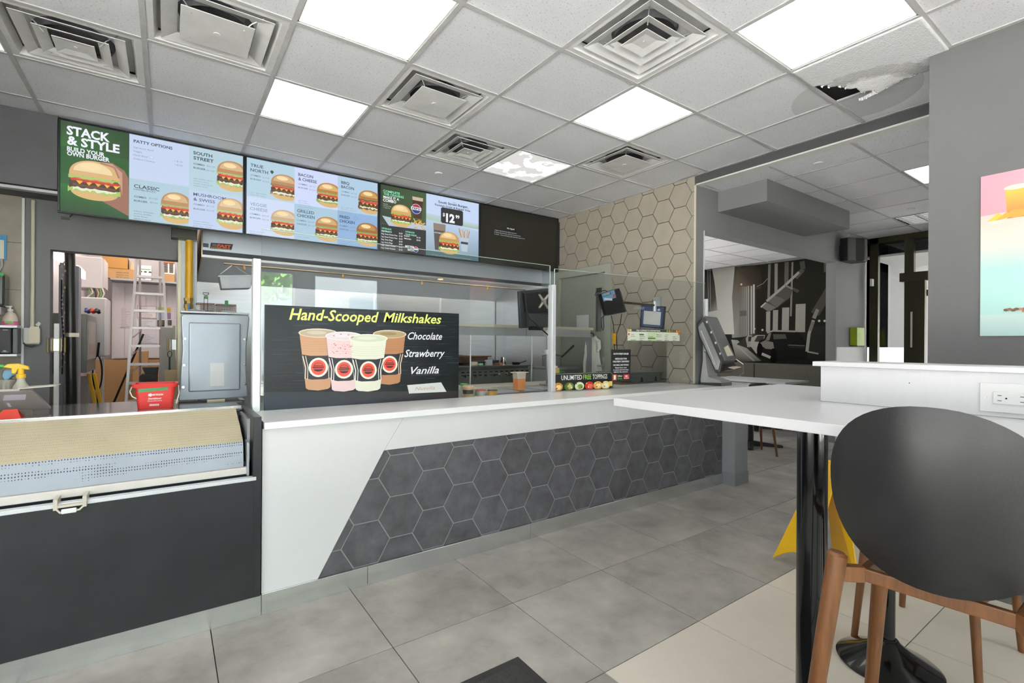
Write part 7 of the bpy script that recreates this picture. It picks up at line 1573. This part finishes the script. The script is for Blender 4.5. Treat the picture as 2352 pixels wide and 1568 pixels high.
# ================================================================== STOOLS
shellm = M('black_shell', '1d1d1e', .38)
scuff = M('scuffed_black_shell', '232324', .42, var=.35, vs=5, bump=.08, bs=300)
def shell_pt(u, v, C):
    """back shell: u across (-1..1), v up (-1..1); superellipse outline"""
    XC, YC, ZC_, a, b, yaw = C
    ly = a * u; wrap = .085 * u * u - .035 * v + .02 * max(0, -v) ** 2.2 - .03 * (1 - u * u) * (1 - v * v)
    return (XC + wrap * math.cos(yaw) - ly * math.sin(yaw), YC + wrap * math.sin(yaw) + ly * math.cos(yaw), ZC_ + b * v)
def stool(label, C, sy, feet, tops, seat_c, rear_z, mat):
    t = thing('bar_stool', (seat_c[0], seat_c[1], 0), label, 'stool')
    # shell built on polar rings so the rim is clean
    vs = []; fs = []; NR, NT = 10, 56
    for side in (0, 1):
        for r in range(NR + 1):
            for k in range(NT):
                th = 2 * PI * k / NT; q = r / NR; c_ = math.cos(th); s_ = math.sin(th)
                u = q * math.copysign(abs(c_) ** .92, c_); v = q * math.copysign(abs(s_) ** .92, s_)
                x, y, z = shell_pt(u, v, C); off_ = (.009 if side else 0) * (1 - .6 * q ** 8)
                vs.append((x + off_ * sy, y, z))
    n1 = (NR + 1) * NT
    for side in (0, 1):
        for r in range(NR):
            for k in range(NT):
                a = side * n1 + r * NT + k; b = side * n1 + r * NT + (k + 1) % NT; f = (a, b, b + NT, a + NT); fs.append(f if side else f[::-1])
    for k in range(NT): a = NR * NT + k; b = NR * NT + (k + 1) % NT; fs.append((a, b, b + n1, a + n1))
    m = MB(); m.add(vs, fs); m.build('backrest', mat, t, smooth=True)
    # seat dish with side lugs that meet the back
    sx0, sy0, sz0 = seat_c
    m = MB(); secs = []
    for r_, z in ((.06, .0), (.14, .004), (.182, .018), (.196, .042), (.190, .045), (.172, .026), (.11, .014), (.02, .012)): secs.append((r_, z))
    m.lathe((sx0, sy0, sz0), secs, 40, 1, .93); m.build('seat', shellm, t, smooth=True)
    # legs
    for (p, q) in zip(tops, feet):
        m = MB(); a = Vector(p); b = Vector(q); d = (a - b).normalized(); m.cone(b, a, .0125, .0205, 20).cone(a, a + d * .006, .0205, .014, 20); m.build('leg', wood, t, smooth=True)
    zr = rear_z; A_, B_, C_, D_ = [Vector((p[0], p[1], zr)) for p in tops]      # rear left, rear right, front left, front right
    def rail(p, q, name, h=.030, w=.016):
        d = (q - p); d.z = 0; d.normalize(); n = Vector((-d.y, d.x, 0)); m = MB(); vs = []
        for e in (p, q):
            for s1 in (-1, 1):
                for s2 in (-1, 1): vs.append(e + n * w / 2 * s1 + Vector((0, 0, h / 2 * s2)))
        m.add(vs, [(0, 1, 3, 2), (4, 6, 7, 5), (0, 4, 5, 1), (2, 3, 7, 6), (0, 2, 6, 4), (1, 5, 7, 3)]); m.build(name, wood, t, bevel=.003)
    cx_ = (A_ + B_ + C_ + D_) / 4
    ri = [p + (cx_ - p).normalized() * .055 for p in (A_, B_, C_, D_)]
    for i, (p, q) in enumerate(zip((A_, B_, C_, D_), ri)): rail(p, q, 'corner_bracket', .036, .022)
    rail(ri[0], ri[1], 'seat_rail'); rail(ri[2], ri[3], 'seat_rail'); rail(ri[0], ri[2], 'seat_rail'); rail(ri[1], ri[3], 'seat_rail')
    # foot rest ring
    zf = .30
    F = []
    for p, q in zip(tops, feet): k = (zf - q[2]) / (p[2] - q[2]); F.append(Vector(q) + (Vector(p) - Vector(q)) * k)
    for i, j in ((0, 1), (2, 3), (0, 2), (1, 3)):
        p, q = F[i], F[j]; m = MB(); m.cone(p, q, .008, n=12); m.build('footrest', wood, t, smooth=True)
    return t
stool('bar stool with a scuffed black shell back in the right foreground at the high table', (1.215, .303, .954, .187, .193, .12), 1,
      [(1.19, .555, .001), (1.22, .055, .001), (1.665, .56, .001), (1.66, .05, .001)],
      [(1.262, .478, .783), (1.285, .150, .783), (1.595, .492, .745), (1.60, .15, .745)], (1.452, .315, .772), .742, scuff)
stool('bar stool on the far side of the high table, only its wooden legs showing', (2.90, .63, .957, .187, .188, PI), -1,
      [(2.896, .415, .001), (2.919, .825, .001), (2.398, .45, .001), (2.441, .858, .001)],
      [(2.83, .47, .78), (2.84, .78, .78), (2.46, .50, .745), (2.48, .80, .745)], (2.66, .635, .765), .742, shellm)

# ================================================================== WET FLOOR SIGN, MAT
t = thing('wet_floor_sign', (2.95, 1.25, 0), 'yellow wet-floor sign opened out behind the black pole', 'wet floor sign')
yl = MATS['sign_yellow']
def leafsign(P0, P1, T0, T1, name, th=(.0, .006)):
    """panel from feet P0-P1 to top T0-T1 with an arched cut at the foot"""
    P0, P1, T0, T1 = map(Vector, (P0, P1, T0, T1)); vs = []; n = 9
    ring = [T0, T1, P1] + [P1 + (P0 - P1) * f + (T0 - P0) * (.16 * math.sin(PI * f)) for f in [(i + 1) / (n + 1) for i in range(n)]] + [P0]
    nrm = (P1 - P0).cross(T0 - P0).normalized() * .006; k = len(ring)
    vs = ring + [p + nrm for p in ring]; m = MB(); m.add(vs, [tuple(range(k)), tuple(range(2 * k - 1, k - 1, -1))] + [(i, i + k, (i + 1) % k + k, (i + 1) % k) for i in range(k)])
    o = m.build(name, yl, t)
    rb = MB(); c0 = (P0 * .5 + P1 * .5) * .55 + (T0 * .5 + T1 * .5) * .45; u = (P1 - P0) * .22; v = (T0 - P0) * .12
    for f in (-.9, 0, .9):
        c = c0 + v * f; rb.tube([c - u, c + u], .006, 6)
    rb.build('raised_rib', yl, o)
leafsign((2.94, 1.45, .002), (2.80, 1.19, .002), (3.085, 1.255, .60), (3.02, 1.14, .60), 'sign_panel')
leafsign((3.18, 1.22, .002), (2.90, .99, .002), (3.105, 1.245, .60), (3.04, 1.13, .60), 'sign_panel')
m = MB(); m.tube([(3.095, 1.25, .602), (3.03, 1.135, .602)], .012, 10); m.build('hinge', yl, t)
t = thing('trash_can', (3.25, 1.10, 0), 'pale beige cylindrical bin behind the yellow sign', 'bin')
q0 = (3.438, 1.308); 
m = MB(); m.lathe((3.20, .985, 0), [(.075, .001), (.082, .01), (.085, .10), (.100, .34), (.103, .36), (.095, .36)], 28).build('bin_body', M('pale_bin', 'c6bcae', .5), t, smooth=True)
t = thing('floor_mat', (.5, 1.1, 0), 'black rubber-edged entrance mat at the bottom of the picture', 'mat')
m = MB(); m.box(-.3, 1.158, .3, 1.577, .001, .006).build('rubber_edge', M('mat_rubber', '2f2f2f', .7), t, bevel=.002)
m = MB(); m.box(-.26, 1.118, .34, 1.537, .006, .011).build('mat_pile', M('mat_pile', '3b3a38', .95, var=.4, vs=120, bump=1, bs=300), t)

# ================================================================== NAPKIN DISPENSER
t = thing('napkin_dispenser', (4.47, 2.78, CT), 'tall tilted grey napkin dispenser at the counter end', 'napkin dispenser')
nb = M('smoky_grey_plastic', '6d6f6e', .22, coat=.4); nd = M('dark_grey_case', '3b3c3d', .35)
side = [(2.978, 1.483), (2.896, 1.557), (2.876, 1.545), (2.663, 1.144), (2.70, 1.016), (2.754, 1.017), (2.957, 1.379)]
m = MB(); m.prism(side, 'x', 4.40, 4.625); m.build('case', nd, t, bevel=.010, seg=3)
m = MB(); m.prism([(2.905, 1.568), (2.876, 1.552), (2.648, 1.143), (2.665, 1.130)], 'x', 4.415, 4.62); m.build('front_cover', nb, t, bevel=.008, seg=3)
m = MB(); m.prism([(2.955, 1.455), (2.90, 1.51), (2.69, 1.13), (2.71, 1.05), (2.745, 1.05), (2.94, 1.385)], 'x', 4.393, 4.401); m.build('side_window', M('smoked_window', '7b7c7a', .15, coat=.6), t)
m = MB(); m.prism([(2.925, 1.415), (2.916, 1.425), (2.735, 1.10), (2.745, 1.092)], 'x', 4.388, 4.394); m.build('side_rib', M('pale_rib', 'a9aaa8', .3), t)
for f in (.1, .35, .6, .85):
    y = 2.876 + (2.663 - 2.876) * f; z = 1.545 + (1.144 - 1.545) * f; m = MB(); m.box(4.394, 4.405, y - .006, y + .006, z - .012, z + .008); m.build('clip', whitep, t)
def fp(f, x, l=.0): return (x, 2.876 + (2.648 - 2.876) * f - .001 - l * .87, 1.552 + (1.143 - 1.552) * f + l * .49)
A = Art(lambda a, b, l: fp(b, 4.415 + a * .205, l + .0005)); A.poly([(.30, .92), (.86, .90), (.80, .66), (.34, .72)], 'e6dfc8'); A.build('advert_window', inkM, t)
m = MB(); m.prism([(2.70, 1.10), (2.655, 1.10), (2.63, 1.05), (2.70, 1.03)], 'x', 4.43, 4.61); m.build('throat', black, t)
m = MB(); m.add([(4.44, 2.69, 1.085), (4.60, 2.69, 1.085), (4.63, 2.60, 1.075), (4.47, 2.585, 1.058), (4.44, 2.69, 1.083), (4.60, 2.69, 1.083), (4.63, 2.60, 1.073), (4.47, 2.585, 1.056)], [(0, 1, 2, 3), (7, 6, 5, 4), (0, 4, 5, 1), (1, 5, 6, 2), (2, 6, 7, 3), (3, 7, 4, 0)]); m.build('napkin', M('kraft_napkin', 'd9c4b0', .8), t)
m = MB(); m.prism([(2.915, 1.22), (2.89, 1.20), (2.885, 1.10), (2.86, .975), (2.72, .945), (2.70, .93), (2.70, .897), (2.945, .897), (2.955, .94)], 'x', 4.43, 4.60); m.build('stand', M('stand_grey', '9a9c9b', .35), t, bevel=.006)
m = MB(); m.prism([(2.695, .925), (2.695, .8935), (2.95, .8935), (2.95, .915)], 'x', 4.42, 4.61); m.build('foot', nd, t, bevel=.003)
m = MB(); m.tube([(4.632, 2.67, 1.15), (4.66, 2.60, 1.10), (4.655, 2.59, 1.02), (4.64, 2.63, .985)], .005, 8); m.build('guard_wire', chrome, t)
t.scale = (.92, .84, .955); t.location = (4.115, 2.549, CT)
